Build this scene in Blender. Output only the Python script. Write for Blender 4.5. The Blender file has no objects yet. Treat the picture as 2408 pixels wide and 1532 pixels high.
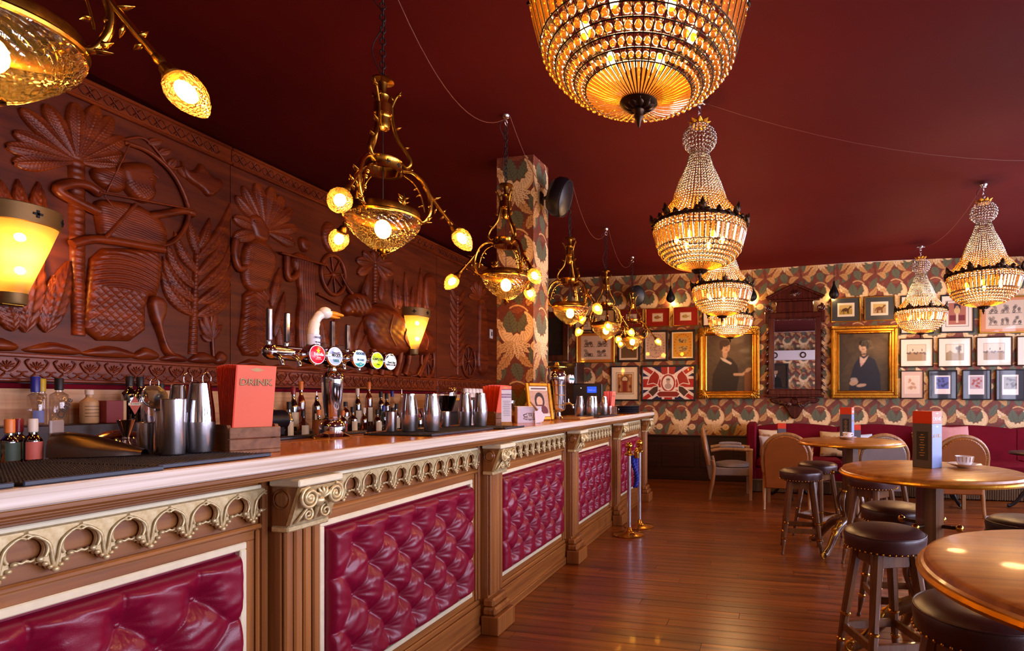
import bpy, math, random
import numpy as np
from mathutils import Matrix, Vector
R = math.radians
PI = math.pi
random.seed(4)
scene = bpy.context.scene
COL = scene.collection

# ---------------------------------------------------------------- camera
# x = across the room (bar on the left, -x), y = along the bar away from the camera, z = up, metres
cd = bpy.data.cameras.new('camera'); cam = bpy.data.objects.new('camera', cd); COL.objects.link(cam)
cam.location = (0, 0, 1.278)
cam.rotation_euler = (R(90), 0, math.atan(300 / 1290))
cd.sensor_width = 36; cd.lens = 36 * 1290 / 2408
cd.shift_x = -296 / 2408; cd.shift_y = 172 / 2408
cd.clip_start = 0.02
scene.camera = cam

# ---------------------------------------------------------------- world, window light, exposure
w = bpy.data.worlds.new('world'); scene.world = w; w.use_nodes = True
w.node_tree.nodes['Background'].inputs[0].default_value = (0.80, 0.82, 1.0, 1)
w.node_tree.nodes['Background'].inputs[1].default_value = 1.0
vs = scene.view_settings
vs.view_transform = 'Standard'; vs.look = 'None'; vs.gamma = 1; vs.use_curve_mapping = False
vs.exposure = 0.12
scene.cycles.max_bounces = 6; scene.cycles.diffuse_bounces = 3; scene.cycles.glossy_bounces = 3
scene.cycles.transparent_max_bounces = 12; scene.cycles.transmission_bounces = 4; scene.cycles.use_adaptive_sampling = True; scene.cycles.adaptive_threshold = .1; scene.cycles.adaptive_min_samples = 20
scene.cycles.sample_clamp_indirect = 4.0; scene.cycles.caustics_reflective = False; scene.cycles.caustics_refractive = False
DAY = 155.0; WARM = 2.0
RX = 4.6; FY = -1.9; BY = 8.57; LX = -4.1; CZ = 3.24          # inner faces of the room
WINS = [(-1.2, 0.6), (1.2, 3.0), (3.6, 5.4), (6.0, 7.8)]       # street windows in the right wall (y range)
def daylight(name, y0, y1, z0, z1):
    l = bpy.data.lights.new(name, 'AREA'); l.shape = 'RECTANGLE'; l.size = y1 - y0; l.size_y = z1 - z0
    l.energy = DAY * (y1 - y0) * (z1 - z0) / 3; l.color = (0.86, 0.82, 1.0)
    o = bpy.data.objects.new(name, l); COL.objects.link(o)
    o.location = (RX + 0.16, (y0 + y1) / 2, (z0 + z1) / 2); o.rotation_euler = (0, R(90), 0)
    l.size, l.size_y = z1 - z0, y1 - y0
for a, b in WINS: daylight('window_daylight', a, b, 0.75, 2.75)

# ---------------------------------------------------------------- helpers
def lin(c):
    if isinstance(c, str):
        c = [int(c[i:i + 2], 16) / 255 for i in (0, 2, 4)]
    return tuple((x / 12.92 if x <= .04045 else ((x + .055) / 1.055) ** 2.4) for x in c)
MATS = {}
def newmat(name):
    m = bpy.data.materials.new(name); m.use_nodes = True; MATS[name] = m
    return m, m.node_tree.nodes, m.node_tree.links, m.node_tree.nodes['Principled BSDF']
def coords(N, L, scale=(1, 1, 1), kind='Object'):
    tc = N.new('ShaderNodeTexCoord'); mp = N.new('ShaderNodeMapping'); mp.inputs['Scale'].default_value = scale
    L.new(tc.outputs[kind], mp.inputs[0]); return mp.outputs[0]
def mat(name, col, rough=.5, metal=0, var=0, vscale=(6, 6, 6), bump=0, bscale=60, coat=0, sheen=0, spec=.5, col2=None, emis=None, estr=0):
    m, N, L, b = newmat(name); c = lin(col)
    b.inputs['Base Color'].default_value = (*c, 1); b.inputs['Roughness'].default_value = rough; b.inputs['Metallic'].default_value = metal
    b.inputs['Specular IOR Level'].default_value = spec
    if coat: b.inputs['Coat Weight'].default_value = coat; b.inputs['Coat Roughness'].default_value = .08
    if sheen: b.inputs['Sheen Weight'].default_value = sheen; b.inputs['Sheen Roughness'].default_value = .4
    if var:
        n = N.new('ShaderNodeTexNoise'); n.inputs['Scale'].default_value = 1; n.inputs['Detail'].default_value = 4
        L.new(coords(N, L, vscale), n.inputs['Vector'])
        r = N.new('ShaderNodeValToRGB'); c2 = lin(col2) if col2 else tuple(x * (1 - var) for x in c)
        r.color_ramp.elements[0].position = .3; r.color_ramp.elements[1].position = .7
        r.color_ramp.elements[0].color = (*c2, 1); r.color_ramp.elements[1].color = (*c, 1)
        L.new(n.outputs[0], r.inputs[0]); L.new(r.outputs[0], b.inputs['Base Color'])
    if bump:
        n = N.new('ShaderNodeTexNoise'); n.inputs['Scale'].default_value = bscale; n.inputs['Detail'].default_value = 3
        L.new(coords(N, L), n.inputs['Vector'])
        u = N.new('ShaderNodeBump'); u.inputs['Strength'].default_value = bump; u.inputs['Distance'].default_value = .004
        L.new(n.outputs[0], u.inputs['Height']); L.new(u.outputs[0], b.inputs['Normal'])
    if emis: b.inputs['Emission Color'].default_value = (*lin(emis), 1); b.inputs['Emission Strength'].default_value = estr
    m.cycles.emission_sampling = 'NONE' if emis else 'AUTO'
    return m
def wood(name, c1, c2, axis='Y', rough=.4, coat=0, fine=40, bump=.15, rand=0):
    m, N, L, b = newmat(name)
    sc = {'X': (1.2, fine, fine), 'Y': (fine, 1.2, fine), 'Z': (fine, fine, 1.2)}[axis]
    v = coords(N, L, sc); n = N.new('ShaderNodeTexNoise'); n.inputs['Detail'].default_value = 5; n.inputs['Scale'].default_value = 1; n.inputs['Distortion'].default_value = .6
    r = N.new('ShaderNodeValToRGB'); r.color_ramp.elements[0].position = .32; r.color_ramp.elements[1].position = .68
    r.color_ramp.elements[0].color = (*lin(c1), 1); r.color_ramp.elements[1].color = (*lin(c2), 1)
    if rand:
        oi = N.new('ShaderNodeObjectInfo'); ad = N.new('ShaderNodeVectorMath'); ad.operation = 'ADD'
        ml = N.new('ShaderNodeMath'); ml.operation = 'MULTIPLY'; ml.inputs[1].default_value = 40
        L.new(oi.outputs['Random'], ml.inputs[0]); L.new(v, ad.inputs[0]); L.new(ml.outputs[0], ad.inputs[1]); v = ad.outputs[0]
        hs = N.new('ShaderNodeHueSaturation'); mr = N.new('ShaderNodeMapRange'); mr.inputs[3].default_value = 1 - rand; mr.inputs[4].default_value = 1 + rand
        L.new(oi.outputs['Random'], mr.inputs[0]); L.new(mr.outputs[0], hs.inputs['Value']); L.new(r.outputs[0], hs.inputs['Color']); L.new(hs.outputs[0], b.inputs['Base Color'])
    else: L.new(r.outputs[0], b.inputs['Base Color'])
    L.new(v, n.inputs['Vector']); L.new(n.outputs[0], r.inputs[0])
    b.inputs['Roughness'].default_value = rough
    if coat: b.inputs['Coat Weight'].default_value = coat; b.inputs['Coat Roughness'].default_value = .06
    if bump:
        u = N.new('ShaderNodeBump'); u.inputs['Strength'].default_value = bump; u.inputs['Distance'].default_value = .002
        L.new(n.outputs[0], u.inputs['Height']); L.new(u.outputs[0], b.inputs['Normal'])
    return m
def vcol(name, rough=.6, coat=0, bump=0, bscale=300, spec=.3):
    m, N, L, b = newmat(name); a = N.new('ShaderNodeAttribute'); a.attribute_name = 'Col'
    L.new(a.outputs['Color'], b.inputs['Base Color']); b.inputs['Roughness'].default_value = rough; b.inputs['Specular IOR Level'].default_value = spec
    if coat: b.inputs['Coat Weight'].default_value = coat; b.inputs['Coat Roughness'].default_value = .03
    if bump:
        n = N.new('ShaderNodeTexNoise'); n.inputs['Scale'].default_value = bscale; L.new(coords(N, L), n.inputs['Vector'])
        u = N.new('ShaderNodeBump'); u.inputs['Strength'].default_value = bump; u.inputs['Distance'].default_value = .002
        L.new(n.outputs[0], u.inputs['Height']); L.new(u.outputs[0], b.inputs['Normal'])
    return m
def glass(name, col, clear=.6, rough=.05, diffuse=.0, bump=0, bscale=120, voro=0):
    """thin glass: see-through tint + gloss (+ some scattering for cut or frosted glass)"""
    m, N, L, b = newmat(name); N.remove(b); out = N['Material Output']; c = lin(col)
    t = N.new('ShaderNodeBsdfTransparent'); t.inputs[0].default_value = (*c, 1)
    g = N.new('ShaderNodeBsdfGlossy'); g.inputs['Roughness'].default_value = rough
    tl = N.new('ShaderNodeBsdfTranslucent'); tl.inputs[0].default_value = (*c, 1)
    fr = N.new('ShaderNodeLayerWeight'); fr.inputs[0].default_value = .25
    m1 = N.new('ShaderNodeMixShader'); m1.inputs[0].default_value = diffuse
    L.new(t.outputs[0], m1.inputs[1]); L.new(tl.outputs[0], m1.inputs[2])
    mx = N.new('ShaderNodeMath'); mx.operation = 'MULTIPLY_ADD'; mx.inputs[1].default_value = .7; mx.inputs[2].default_value = 1 - clear if clear < 1 else 0
    mx.use_clamp = True
    m2 = N.new('ShaderNodeMixShader'); L.new(fr.outputs['Facing'], mx.inputs[0]); L.new(mx.outputs[0], m2.inputs[0])
    L.new(m1.outputs[0], m2.inputs[1]); L.new(g.outputs[0], m2.inputs[2]); L.new(m2.outputs[0], out.inputs[0])
    if bump:
        n = N.new('ShaderNodeTexVoronoi' if voro else 'ShaderNodeTexNoise'); n.inputs['Scale'].default_value = bscale; L.new(coords(N, L), n.inputs['Vector'])
        u = N.new('ShaderNodeBump'); u.inputs['Strength'].default_value = bump; u.inputs['Distance'].default_value = .004
        L.new(n.outputs[0], u.inputs['Height'])
        for x in (g, tl, fr): L.new(u.outputs[0], x.inputs['Normal'])
    return m
def emit(name, col, s):
    m, N, L, b = newmat(name); N.remove(b); e = N.new('ShaderNodeEmission'); e.inputs[0].default_value = (*lin(col), 1); e.inputs[1].default_value = s
    L.new(e.outputs[0], N['Material Output'].inputs[0]); m.cycles.emission_sampling = 'NONE'; return m

def T(x=0, y=0, z=0): return Matrix.Translation((x, y, z))
def RZ(a): return Matrix.Rotation(a, 4, 'Z')
def RY(a): return Matrix.Rotation(a, 4, 'Y')
def RXm(a): return Matrix.Rotation(a, 4, 'X')
def frame(p, d):
    """matrix with origin p whose local z points along d"""
    z = Vector(d).normalized(); q = Vector((0, 0, 1)).rotation_difference(z)
    return Matrix.Translation(p) @ q.to_matrix().to_4x4()
class MB:
    def __init__(s): s.V = []; s.F = []; s.S = []; s.n = 0
    def add(s, v, f, smooth=False, M=None):
        if M is not None: v = [tuple(M @ Vector(p)) for p in v]
        k = len(s.V); s.V += [tuple(p) for p in v]; s.F += [tuple(i + k for i in q) for q in f]; s.S += [smooth] * len(f); return s
    def box(s, x0, x1, y0, y1, z0, z1, c=0, M=None):
        if c <= 0:
            v = [(x, y, z) for z in (z0, z1) for y in (y0, y1) for x in (x0, x1)]
            return s.add(v, [(0, 2, 3, 1), (4, 5, 7, 6), (0, 1, 5, 4), (2, 6, 7, 3), (0, 4, 6, 2), (1, 3, 7, 5)], False, M)
        v = []; idx = {}; X = (x0, x1); Y = (y0, y1); Z = (z0, z1); sg = (1, -1)
        for i in (0, 1):
            for j in (0, 1):
                for k in (0, 1):
                    for a in range(3):
                        p = [X[i], Y[j], Z[k]]
                        if a != 0: p[0] += sg[i] * c
                        if a != 1: p[1] += sg[j] * c
                        if a != 2: p[2] += sg[k] * c
                        idx[i, j, k, a] = len(v); v.append(tuple(p))
        f = []
        def q(l, ctr):
            a, b_, d = (Vector(v[l[0]]), Vector(v[l[1]]), Vector(v[l[2]])); n = (b_ - a).cross(d - a)
            cc = sum((Vector(v[i]) for i in l), Vector()) / len(l)
            f.append(tuple(l) if n.dot(cc - ctr) > 0 else tuple(reversed(l)))
        ctr = Vector(((x0 + x1) / 2, (y0 + y1) / 2, (z0 + z1) / 2))
        for i in (0, 1):
            q([idx[i, 0, 0, 0], idx[i, 1, 0, 0], idx[i, 1, 1, 0], idx[i, 0, 1, 0]], ctr)
            q([idx[0, i, 0, 1], idx[1, i, 0, 1], idx[1, i, 1, 1], idx[0, i, 1, 1]], ctr)
            q([idx[0, 0, i, 2], idx[1, 0, i, 2], idx[1, 1, i, 2], idx[0, 1, i, 2]], ctr)
            for j in (0, 1):
                q([idx[0, i, j, 1], idx[1, i, j, 1], idx[1, i, j, 2], idx[0, i, j, 2]], ctr)
                q([idx[i, 0, j, 0], idx[i, 1, j, 0], idx[i, 1, j, 2], idx[i, 0, j, 2]], ctr)
                q([idx[i, j, 0, 0], idx[i, j, 1, 0], idx[i, j, 1, 1], idx[i, j, 0, 1]], ctr)
                for k in (0, 1): q([idx[i, j, k, 0], idx[i, j, k, 1], idx[i, j, k, 2]], ctr)
        return s.add(v, f, False, M)
    def lathe(s, prof, n=24, M=None, a0=0, a1=2 * PI, sy=1, smooth=True, sharp=38):
        full = abs(a1 - a0 - 2 * PI) < 1e-6; m = n if full else n + 1
        segs = [[prof[0]]]
        for i in range(1, len(prof)):
            segs[-1].append(prof[i])
            if i < len(prof) - 1:
                d0 = math.atan2(prof[i][1] - prof[i - 1][1], prof[i][0] - prof[i - 1][0]); d1 = math.atan2(prof[i + 1][1] - prof[i][1], prof[i + 1][0] - prof[i][0])
                if abs((d1 - d0 + PI) % (2 * PI) - PI) > R(sharp): segs.append([prof[i]])
        cs = [(math.cos(a0 + (a1 - a0) * i / n), math.sin(a0 + (a1 - a0) * i / n)) for i in range(m)]
        for sg in segs:
            v = [(r * cx, r * cy * sy, z) for r, z in sg for cx, cy in cs]; f = []
            for j in range(len(sg) - 1):
                for i in range(n):
                    i2 = (i + 1) % m; a, b, c, d = j * m + i, j * m + i2, (j + 1) * m + i2, (j + 1) * m + i
                    if sg[j][0] < 1e-6: f.append((a, c, d))
                    elif sg[j + 1][0] < 1e-6: f.append((a, b, d))
                    else: f.append((a, b, c, d))
            s.add(v, f, smooth, M)
        return s
    def tube(s, path, r, n=8, M=None, closed=False, cap=True, flat=None):
        P = [Vector(p) for p in path]; k = len(P); rr = r if isinstance(r, (list, tuple)) else [r] * k
        v = []; f = []; up = None
        for i in range(k):
            t = (P[(i + 1) % k] - P[i - 1]) if closed else (P[min(i + 1, k - 1)] - P[max(i - 1, 0)])
            t = t.normalized() if t.length > 1e-9 else Vector((0, 0, 1))
            if up is None:
                up = Vector((0, 0, 1)) if abs(t.z) < .9 else Vector((1, 0, 0))
            u = (up - t * up.dot(t)).normalized(); up = u; w_ = t.cross(u)
            for j in range(n):
                a = 2 * PI * j / n; ca, sa = math.cos(a), math.sin(a)
                if flat: ca *= flat
                v.append(P[i] + (u * ca + w_ * sa) * rr[i])
        for i in range(k if closed else k - 1):
            i2 = (i + 1) % k
            for j in range(n):
                j2 = (j + 1) % n; f.append((i * n + j, i * n + j2, i2 * n + j2, i2 * n + j))
        s.add(v, f, True, M)
        if cap and not closed: s.add(v, [tuple(range(n - 1, -1, -1)), tuple((k - 1) * n + j for j in range(n))], False, M)
        return s
    def ball(s, c, r, n=10, m=6, M=None, sc=(1, 1, 1)):
        v = [(0, 0, -1)]; f = []
        for i in range(1, m):
            a = -PI / 2 + PI * i / m
            v += [(math.cos(a) * math.cos(2 * PI * j / n), math.cos(a) * math.sin(2 * PI * j / n), math.sin(a)) for j in range(n)]
        v.append((0, 0, 1)); t = len(v) - 1
        for j in range(n):
            j2 = (j + 1) % n; f.append((0, 1 + j2, 1 + j)); f.append((t, t - n + j, t - n + j2))
            for i in range(m - 2): f.append((1 + i * n + j, 1 + i * n + j2, 1 + (i + 1) * n + j2, 1 + (i + 1) * n + j))
        v = [(c[0] + p[0] * r * sc[0], c[1] + p[1] * r * sc[1], c[2] + p[2] * r * sc[2]) for p in v]
        return s.add(v, f, True, M)
    def prism(s, poly, z0, z1, M=None, bev=0, smooth=False):
        """polygon in local xy, extruded z0..z1, optional inset bevel at the z1 side"""
        A = sum(poly[i][0] * poly[(i + 1) % len(poly)][1] - poly[(i + 1) % len(poly)][0] * poly[i][1] for i in range(len(poly)))
        if A < 0: poly = poly[::-1]
        k = len(poly); rings = [[(x, y, z0) for x, y in poly]]
        if bev:
            ins = []
            for i in range(k):
                p0, p1, p2 = Vector(poly[i - 1]), Vector(poly[i]), Vector(poly[(i + 1) % k])
                d1 = (p1 - p0).normalized(); d2 = (p2 - p1).normalized(); n1 = Vector((-d1.y, d1.x)); n2 = Vector((-d2.y, d2.x))
                b = (n1 + n2); b = b / max(.35, b.length_squared / 2) if b.length > 1e-6 else n1
                ins.append(p1 + b * bev)
            rings += [[(x, y, z1 - bev) for x, y in poly], [(p.x, p.y, z1) for p in ins]]
        else: rings.append([(x, y, z1) for x, y in poly])
        v = [p for r in rings for p in r]; f = []
        for j in range(len(rings) - 1):
            for i in range(k): f.append((j * k + i, j * k + (i + 1) % k, (j + 1) * k + (i + 1) % k, (j + 1) * k + i))
        s.add(v, f, smooth, M)
        s.add(v, [tuple(range(k - 1, -1, -1)), tuple((len(rings) - 1) * k + i for i in range(k))], False, M); return s
    def mesh(s, name):
        me = bpy.data.meshes.new(name); me.from_pydata(s.V, [], s.F); me.polygons.foreach_set('use_smooth', s.S); me.update(); return me
KIDS = {}
def link(o, parent=None):
    COL.objects.link(o)
    if parent is not None: o.parent = parent; KIDS.setdefault(parent.name, []).append(o)
    return o
def obj(name, mb, m, parent=None, loc=None, rot=None):
    me = mb if isinstance(mb, bpy.types.Mesh) else mb.mesh(name)
    if m is not None and not me.materials: me.materials.append(MATS[m] if isinstance(m, str) else m)
    o = bpy.data.objects.new(name, me)
    if loc: o.location = loc
    if rot: o.rotation_euler = rot
    return link(o, parent)
def tag(o, label=None, cat=None, group=None, kind=None):
    if label: o['label'] = label
    if cat: o['category'] = cat
    if group: o['group'] = group
    if kind: o['kind'] = kind
    return o
def thing(name, label, cat, loc=(0, 0, 0), rz=0, group=None):
    o = bpy.data.objects.new(name, None); o.empty_display_size = .1; o.location = loc; o.rotation_euler = (0, 0, rz); COL.objects.link(o)
    return tag(o, label, cat, group)
def struct(name, mb, m): return tag(obj(name, mb, m), kind='structure')
def copy_tree(o, parent=None):
    c = link(o.copy(), parent)
    for ch in list(KIDS.get(o.name, [])): copy_tree(ch, c)
    return c
def dup(o, loc, rz=0, label=None, group=None):
    c = copy_tree(o); c.location = loc; c.rotation_euler = (0, 0, rz)
    if label: c['label'] = label
    if group: c['group'] = group
    return c
def text(body, size, depth=.0006, bold=0, shear=0, spacing=1):
    cu = bpy.data.curves.new('lettering', 'FONT'); cu.body = body; cu.size = size; cu.extrude = depth; cu.align_x = 'CENTER'; cu.align_y = 'CENTER'
    cu.offset = bold; cu.shear = shear; cu.space_character = spacing; cu.resolution_u = 2
    o = bpy.data.objects.new('lettering', cu); COL.objects.link(o); bpy.context.view_layer.update()
    me = bpy.data.meshes.new_from_object(o.evaluated_get(bpy.context.evaluated_depsgraph_get()))
    bpy.data.objects.remove(o); return me
def lettering(body, size, m, parent, M, bold=0, shear=0, spacing=1, name='lettering', sx=1):
    me = text(body, size, .0006, bold, shear, spacing); me.materials.clear(); o = obj(name, me, m, parent)
    o.matrix_local = M @ Matrix.Diagonal((sx, 1, 1, 1)); return o
# local frames for flat print: x right, y up, z towards the viewer
FACE_PX = Matrix(((0, 0, 1, 0), (1, 0, 0, 0), (0, 1, 0, 0), (0, 0, 0, 1)))      # faces +x (the room side of the bar)
FACE_NY = Matrix(((1, 0, 0, 0), (0, 0, -1, 0), (0, 1, 0, 0), (0, 0, 0, 1)))     # faces -y (towards the camera)
# ---------------------------------------------------------------- flat print: colour painted on a fine grid
def inpoly(U, V, poly):
    ins = np.zeros(U.shape, bool); k = len(poly)
    for i in range(k):
        x0, y0 = poly[i]; x1, y1 = poly[(i + 1) % k]
        if y0 == y1: continue
        c = (y0 > V) != (y1 > V); ins ^= c & (U < (x1 - x0) * (V - y0) / (y1 - y0) + x0)
    return ins
def seg(U, V, a, b):
    ax, ay = a; dx, dy = b[0] - ax, b[1] - ay; t = np.clip(((U - ax) * dx + (V - ay) * dy) / (dx * dx + dy * dy + 1e-12), 0, 1)
    return np.hypot(U - ax - t * dx, V - ay - t * dy)
class Art:
    def __init__(s, U, V, bg): s.U, s.V = U, V; s.c = np.empty(U.shape + (3,)); s.c[:] = lin(bg)
    def put(s, m, col, a=1.0):
        m = (m.astype(float) * a)[..., None]; s.c = s.c * (1 - m) + np.array(lin(col)) * m; return s
    def ell(s, x, y, a, b, col, al=1, soft=0, rot=0):
        du, dv = s.U - x, s.V - y; c, t = math.cos(rot), math.sin(rot); d = np.hypot((du * c + dv * t) / a, (-du * t + dv * c) / b)
        return s.put(np.clip((1 - d) / soft, 0, 1) if soft else d < 1, col, al)
    def sub(s, x0, x1, y0, y1):
        u, v = s.U[0], s.V[:, 0]; i0, i1 = np.searchsorted(u, x0), np.searchsorted(u, x1); j0, j1 = np.searchsorted(v, y0), np.searchsorted(v, y1); return slice(j0, j1), slice(i0, i1)
    def local(s, sl, m, col, al): 
        if m.size: m = (m.astype(float) * al)[..., None]; s.c[sl] = s.c[sl] * (1 - m) + np.array(lin(col)) * m
        return s
    def poly(s, p, col, al=1):
        xs, ys = [q[0] for q in p], [q[1] for q in p]; sl = s.sub(min(xs), max(xs), min(ys), max(ys)); return s.local(sl, inpoly(s.U[sl], s.V[sl], p), col, al)
    def rect(s, x0, x1, y0, y1, col, al=1): return s.put((s.U >= x0) & (s.U <= x1) & (s.V >= y0) & (s.V <= y1), col, al)
    def line(s, pts, w, col, al=1):
        xs, ys = [q[0] for q in pts], [q[1] for q in pts]; sl = s.sub(min(xs) - w, max(xs) + w, min(ys) - w, max(ys) + w); U, V = s.U[sl], s.V[sl]; d = np.full(U.shape, 9.)
        if not U.size: return s
        for a, b in zip(pts[:-1], pts[1:]): d = np.minimum(d, seg(U, V, a, b))
        return s.local(sl, d < w, col, al)
    def blur(s, n=2):
        for _ in range(n):
            p = np.pad(s.c, ((1, 1), (1, 1), (0, 0)), 'edge'); s.c = (p[:-2, 1:-1] + p[2:, 1:-1] + p[1:-1, :-2] + p[1:-1, 2:] + 2 * s.c) / 6
        return s
    def mottle(s, amt, f=8, seed=1):
        rs = np.random.RandomState(seed); g = np.zeros(s.U.shape)
        for k in range(6):
            a = rs.rand() * 6.3; q = f * (1 + k * .7); g += np.sin(q * (s.U * math.cos(a) + s.V * math.sin(a)) * 6.3 + rs.rand() * 6.3 + 1.5 * np.sin(q * .6 * (s.U * math.sin(a) - s.V * math.cos(a)) * 6.3)) / 6
        s.c *= np.clip(1 + amt * g, .2, 3)[..., None]; return s
def grid_mesh(name, nu, nv, pos, colours=None, smooth=False):
    """pos (nv,nu,3) array -> quad grid mesh with an optional point colour attribute 'Col'"""
    i = np.arange(nv * nu).reshape(nv, nu); q = np.stack([i[:-1, :-1], i[:-1, 1:], i[1:, 1:], i[1:, :-1]], -1).reshape(-1, 4)
    me = bpy.data.meshes.new(name); me.vertices.add(nu * nv); me.vertices.foreach_set('co', np.ascontiguousarray(pos, dtype=np.float32).ravel())
    me.loops.add(q.size); me.loops.foreach_set('vertex_index', q.astype(np.int32).ravel()); me.polygons.add(len(q))
    me.polygons.foreach_set('loop_start', np.arange(0, q.size, 4, dtype=np.int32)); me.polygons.foreach_set('use_smooth', [smooth] * len(q))
    me.update(calc_edges=True)
    if colours is not None:
        a = me.color_attributes.new('Col', 'FLOAT_COLOR', 'POINT'); c = np.ones((nu * nv, 4), np.float32); c[:, :3] = colours.reshape(-1, 3); a.data.foreach_set('color', c.ravel())
    return me
def art_mesh(name, W, H, res, paint, bg='808080'):
    """flat painted sheet in local xy, centred, facing +z"""
    nu, nv = max(2, int(W / res) + 1), max(2, int(H / res) + 1); u = np.linspace(0, W, nu); v = np.linspace(0, H, nv); U, V = np.meshgrid(u, v)
    A = Art(U, V, bg); paint(A, W, H); P = np.stack([U - W / 2, V - H / 2, np.zeros_like(U)], -1); return grid_mesh(name, nu, nv, P, A.c)
# ================================================================ materials
wood('floor_wood', '5a260b', '985018', 'X', .28, .06, 30, .1, .22)
wood('bar_wood', '7c451c', 'a86a30', 'Y', .38, .15, 45, .12)
wood('bar_wood_upright', '7c451c', 'a86a30', 'Z', .38, .15, 45, .12)
wood('pale_wood', 'c0a68c', 'f0e4d6', 'Y', .45, 0, 70, .12)
wood('lacquered_top', 'cc7020', 'ec9a3c', 'Y', .2, .22, 30, .02)
wood('carved_wood', '561905', '86360c', 'Y', .38, .05, 14, .12)
wood('carved_ground', '491404', '702c08', 'Y', .45, .0, 14, .15)
wood('backbar_pale', 'c48a5a', 'e2b483', 'Y', .45, 0, 30, .1)
wood('dark_wood', '24100c', '3a1a12', 'X', .4, .2, 25, .12)
wood('table_wood', '9a5818', 'c98330', 'X', .34, .15, 26, .03)
wood('stool_wood', '523016', '7a4e2a', 'Z', .3, .4, 40, .08)
wood('chair_wood', '8a5c34', 'b4824e', 'Z', .4, .1, 40, .1)
wood('crate_wood', '6a4228', '8e6240', 'Y', .65, 0, 35, .3)
wood('mahogany', '34100b', '521c12', 'Z', .25, .5, 30, .06)
for k_ in ('carved_wood', 'carved_ground'): MATS[k_].node_tree.nodes['Principled BSDF'].inputs['Specular IOR Level'].default_value = .3
mat('cream_trim', 'efe2bc', .45, var=.12, vscale=(30, 30, 30))
mat('gilt_cream', 'e4cf9c', .34, .4, var=.3, vscale=(90, 90, 90), col2='c8aa72')
mat('leather_red', '86072e', .32, var=.2, vscale=(7, 7, 7), bump=.12, bscale=260, spec=.5)
mat('leather_button', '7a0e2a', .3)
mat('leather_dark', '401e1c', .34, var=.2, bump=.1, bscale=300, spec=.6)
mat('leather_tan', '9c5622', .42, var=.25, vscale=(5, 5, 5), bump=.08, bscale=250)
mat('leather_grey', '8a7e7c', .4, var=.15, bump=.08, bscale=250)
mat('velvet', '70041a', .8, var=.25, spec=.12, bump=.08, bscale=400)
mat('brass', 'd8a040', .2, 1, var=.25, vscale=(25, 25, 25))
mat('old_brass', 'b08030', .28, 1, var=.4, vscale=(40, 40, 40), bump=.1, bscale=200)
mat('bronze', '4a3626', .4, .9, var=.3)
mat('gold_leaf', 'd89a30', .32, .85, var=.3, vscale=(18, 18, 18), bump=.15, bscale=120)
mat('chrome', 'e4e4ea', .05, 1)
mat('steel', 'd8d4d6', .26, 1)
mat('iron', '18161a', .5, .3)
mat('rubber', '16141a', .55, bump=.3, bscale=500)
mat('rubber_edge', '2a3040', .35)
mat('black_plastic', '14121a', .35, bump=.05)
mat('ceiling_cloth', '540809', .8, spec=.12, var=.3, vscale=(.5, .5, .5), bump=.12, bscale=40)
mat('plaster', 'e8e0dc', .8)
mat('orange_card', 'f2502a', .5); mat('orange_dark', 'e03c10', .5); mat('coral_card', 'f4704e', .5)
mat('grey_card', '5c5660', .5); mat('blue_card', '7e90c0', .45); mat('black_card', '2c2628', .5)
mat('ink_gold', 'c8a068', .4); mat('ink_white', 'f4efe8', .5); mat('ink_black', '161216', .5); mat('ink_purple', '8a4a90', .5)
mat('white_card', 'f2ecf4', .5)
mat('china', 'f0e6e2', .18, coat=.5); mat('china_pattern', 'c08a4a', .2)
mat('cable', '6a3020', .5); mat('black_cable', '1c1014', .5)
mat('rope_blue', '1e2c9a', .6)
mat('goose_white', 'f4e8d8', .3, coat=.3); mat('goose_beak', 'f09010', .35)
mat('fringe', '8a6a4a', .8, var=.4, vscale=(60, 60, 4))
mat('stone_bottle', 'c89a68', .45); mat('terracotta', 'a85a28', .5)
mat('mirror', 'f4f0f4', .01, 1)
glass('window_glass', 'f8faff', .97, .02)
glass('clear_glass', 'f2ece8', .93, .03)
glass('dark_glass', '2a1810', .75, .05); glass('amber_glass', 'c06a18', .8, .05); glass('red_glass', '7a1018', .75, .05)
glass('green_glass', '1c3818', .75, .05); glass('blue_glass', '28389a', .75, .05)
glass('cut_glass', 'f6c05c', .80, .06, .06, .9, 70, 1)
glass('bulb_glass', 'f6b448', .86, .08, .07, .9, 130, 1)
glass('crystal', 'eab460', .72, .08, .11)
glass('crystal_top', 'f0dccc', .58, .10, .12)
glass('frosted', 'ecb850', .97, .4, .42); mat('dull_brass', '8e7040', .5, .45, var=.2)
emit('bulb_light', 'ffe6b8', 60); emit('bulb_soft', 'ffd890', 22)
emit('screen_blue', '3050ff', 1.6)
vcol('print', .5, .9); vcol('oil_paint', .6, .04, .2, 220); vcol('wallpaper', .6, 0, .08, 300); vcol('fabric_print', .8); vcol('badge', .25, .6)

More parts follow.
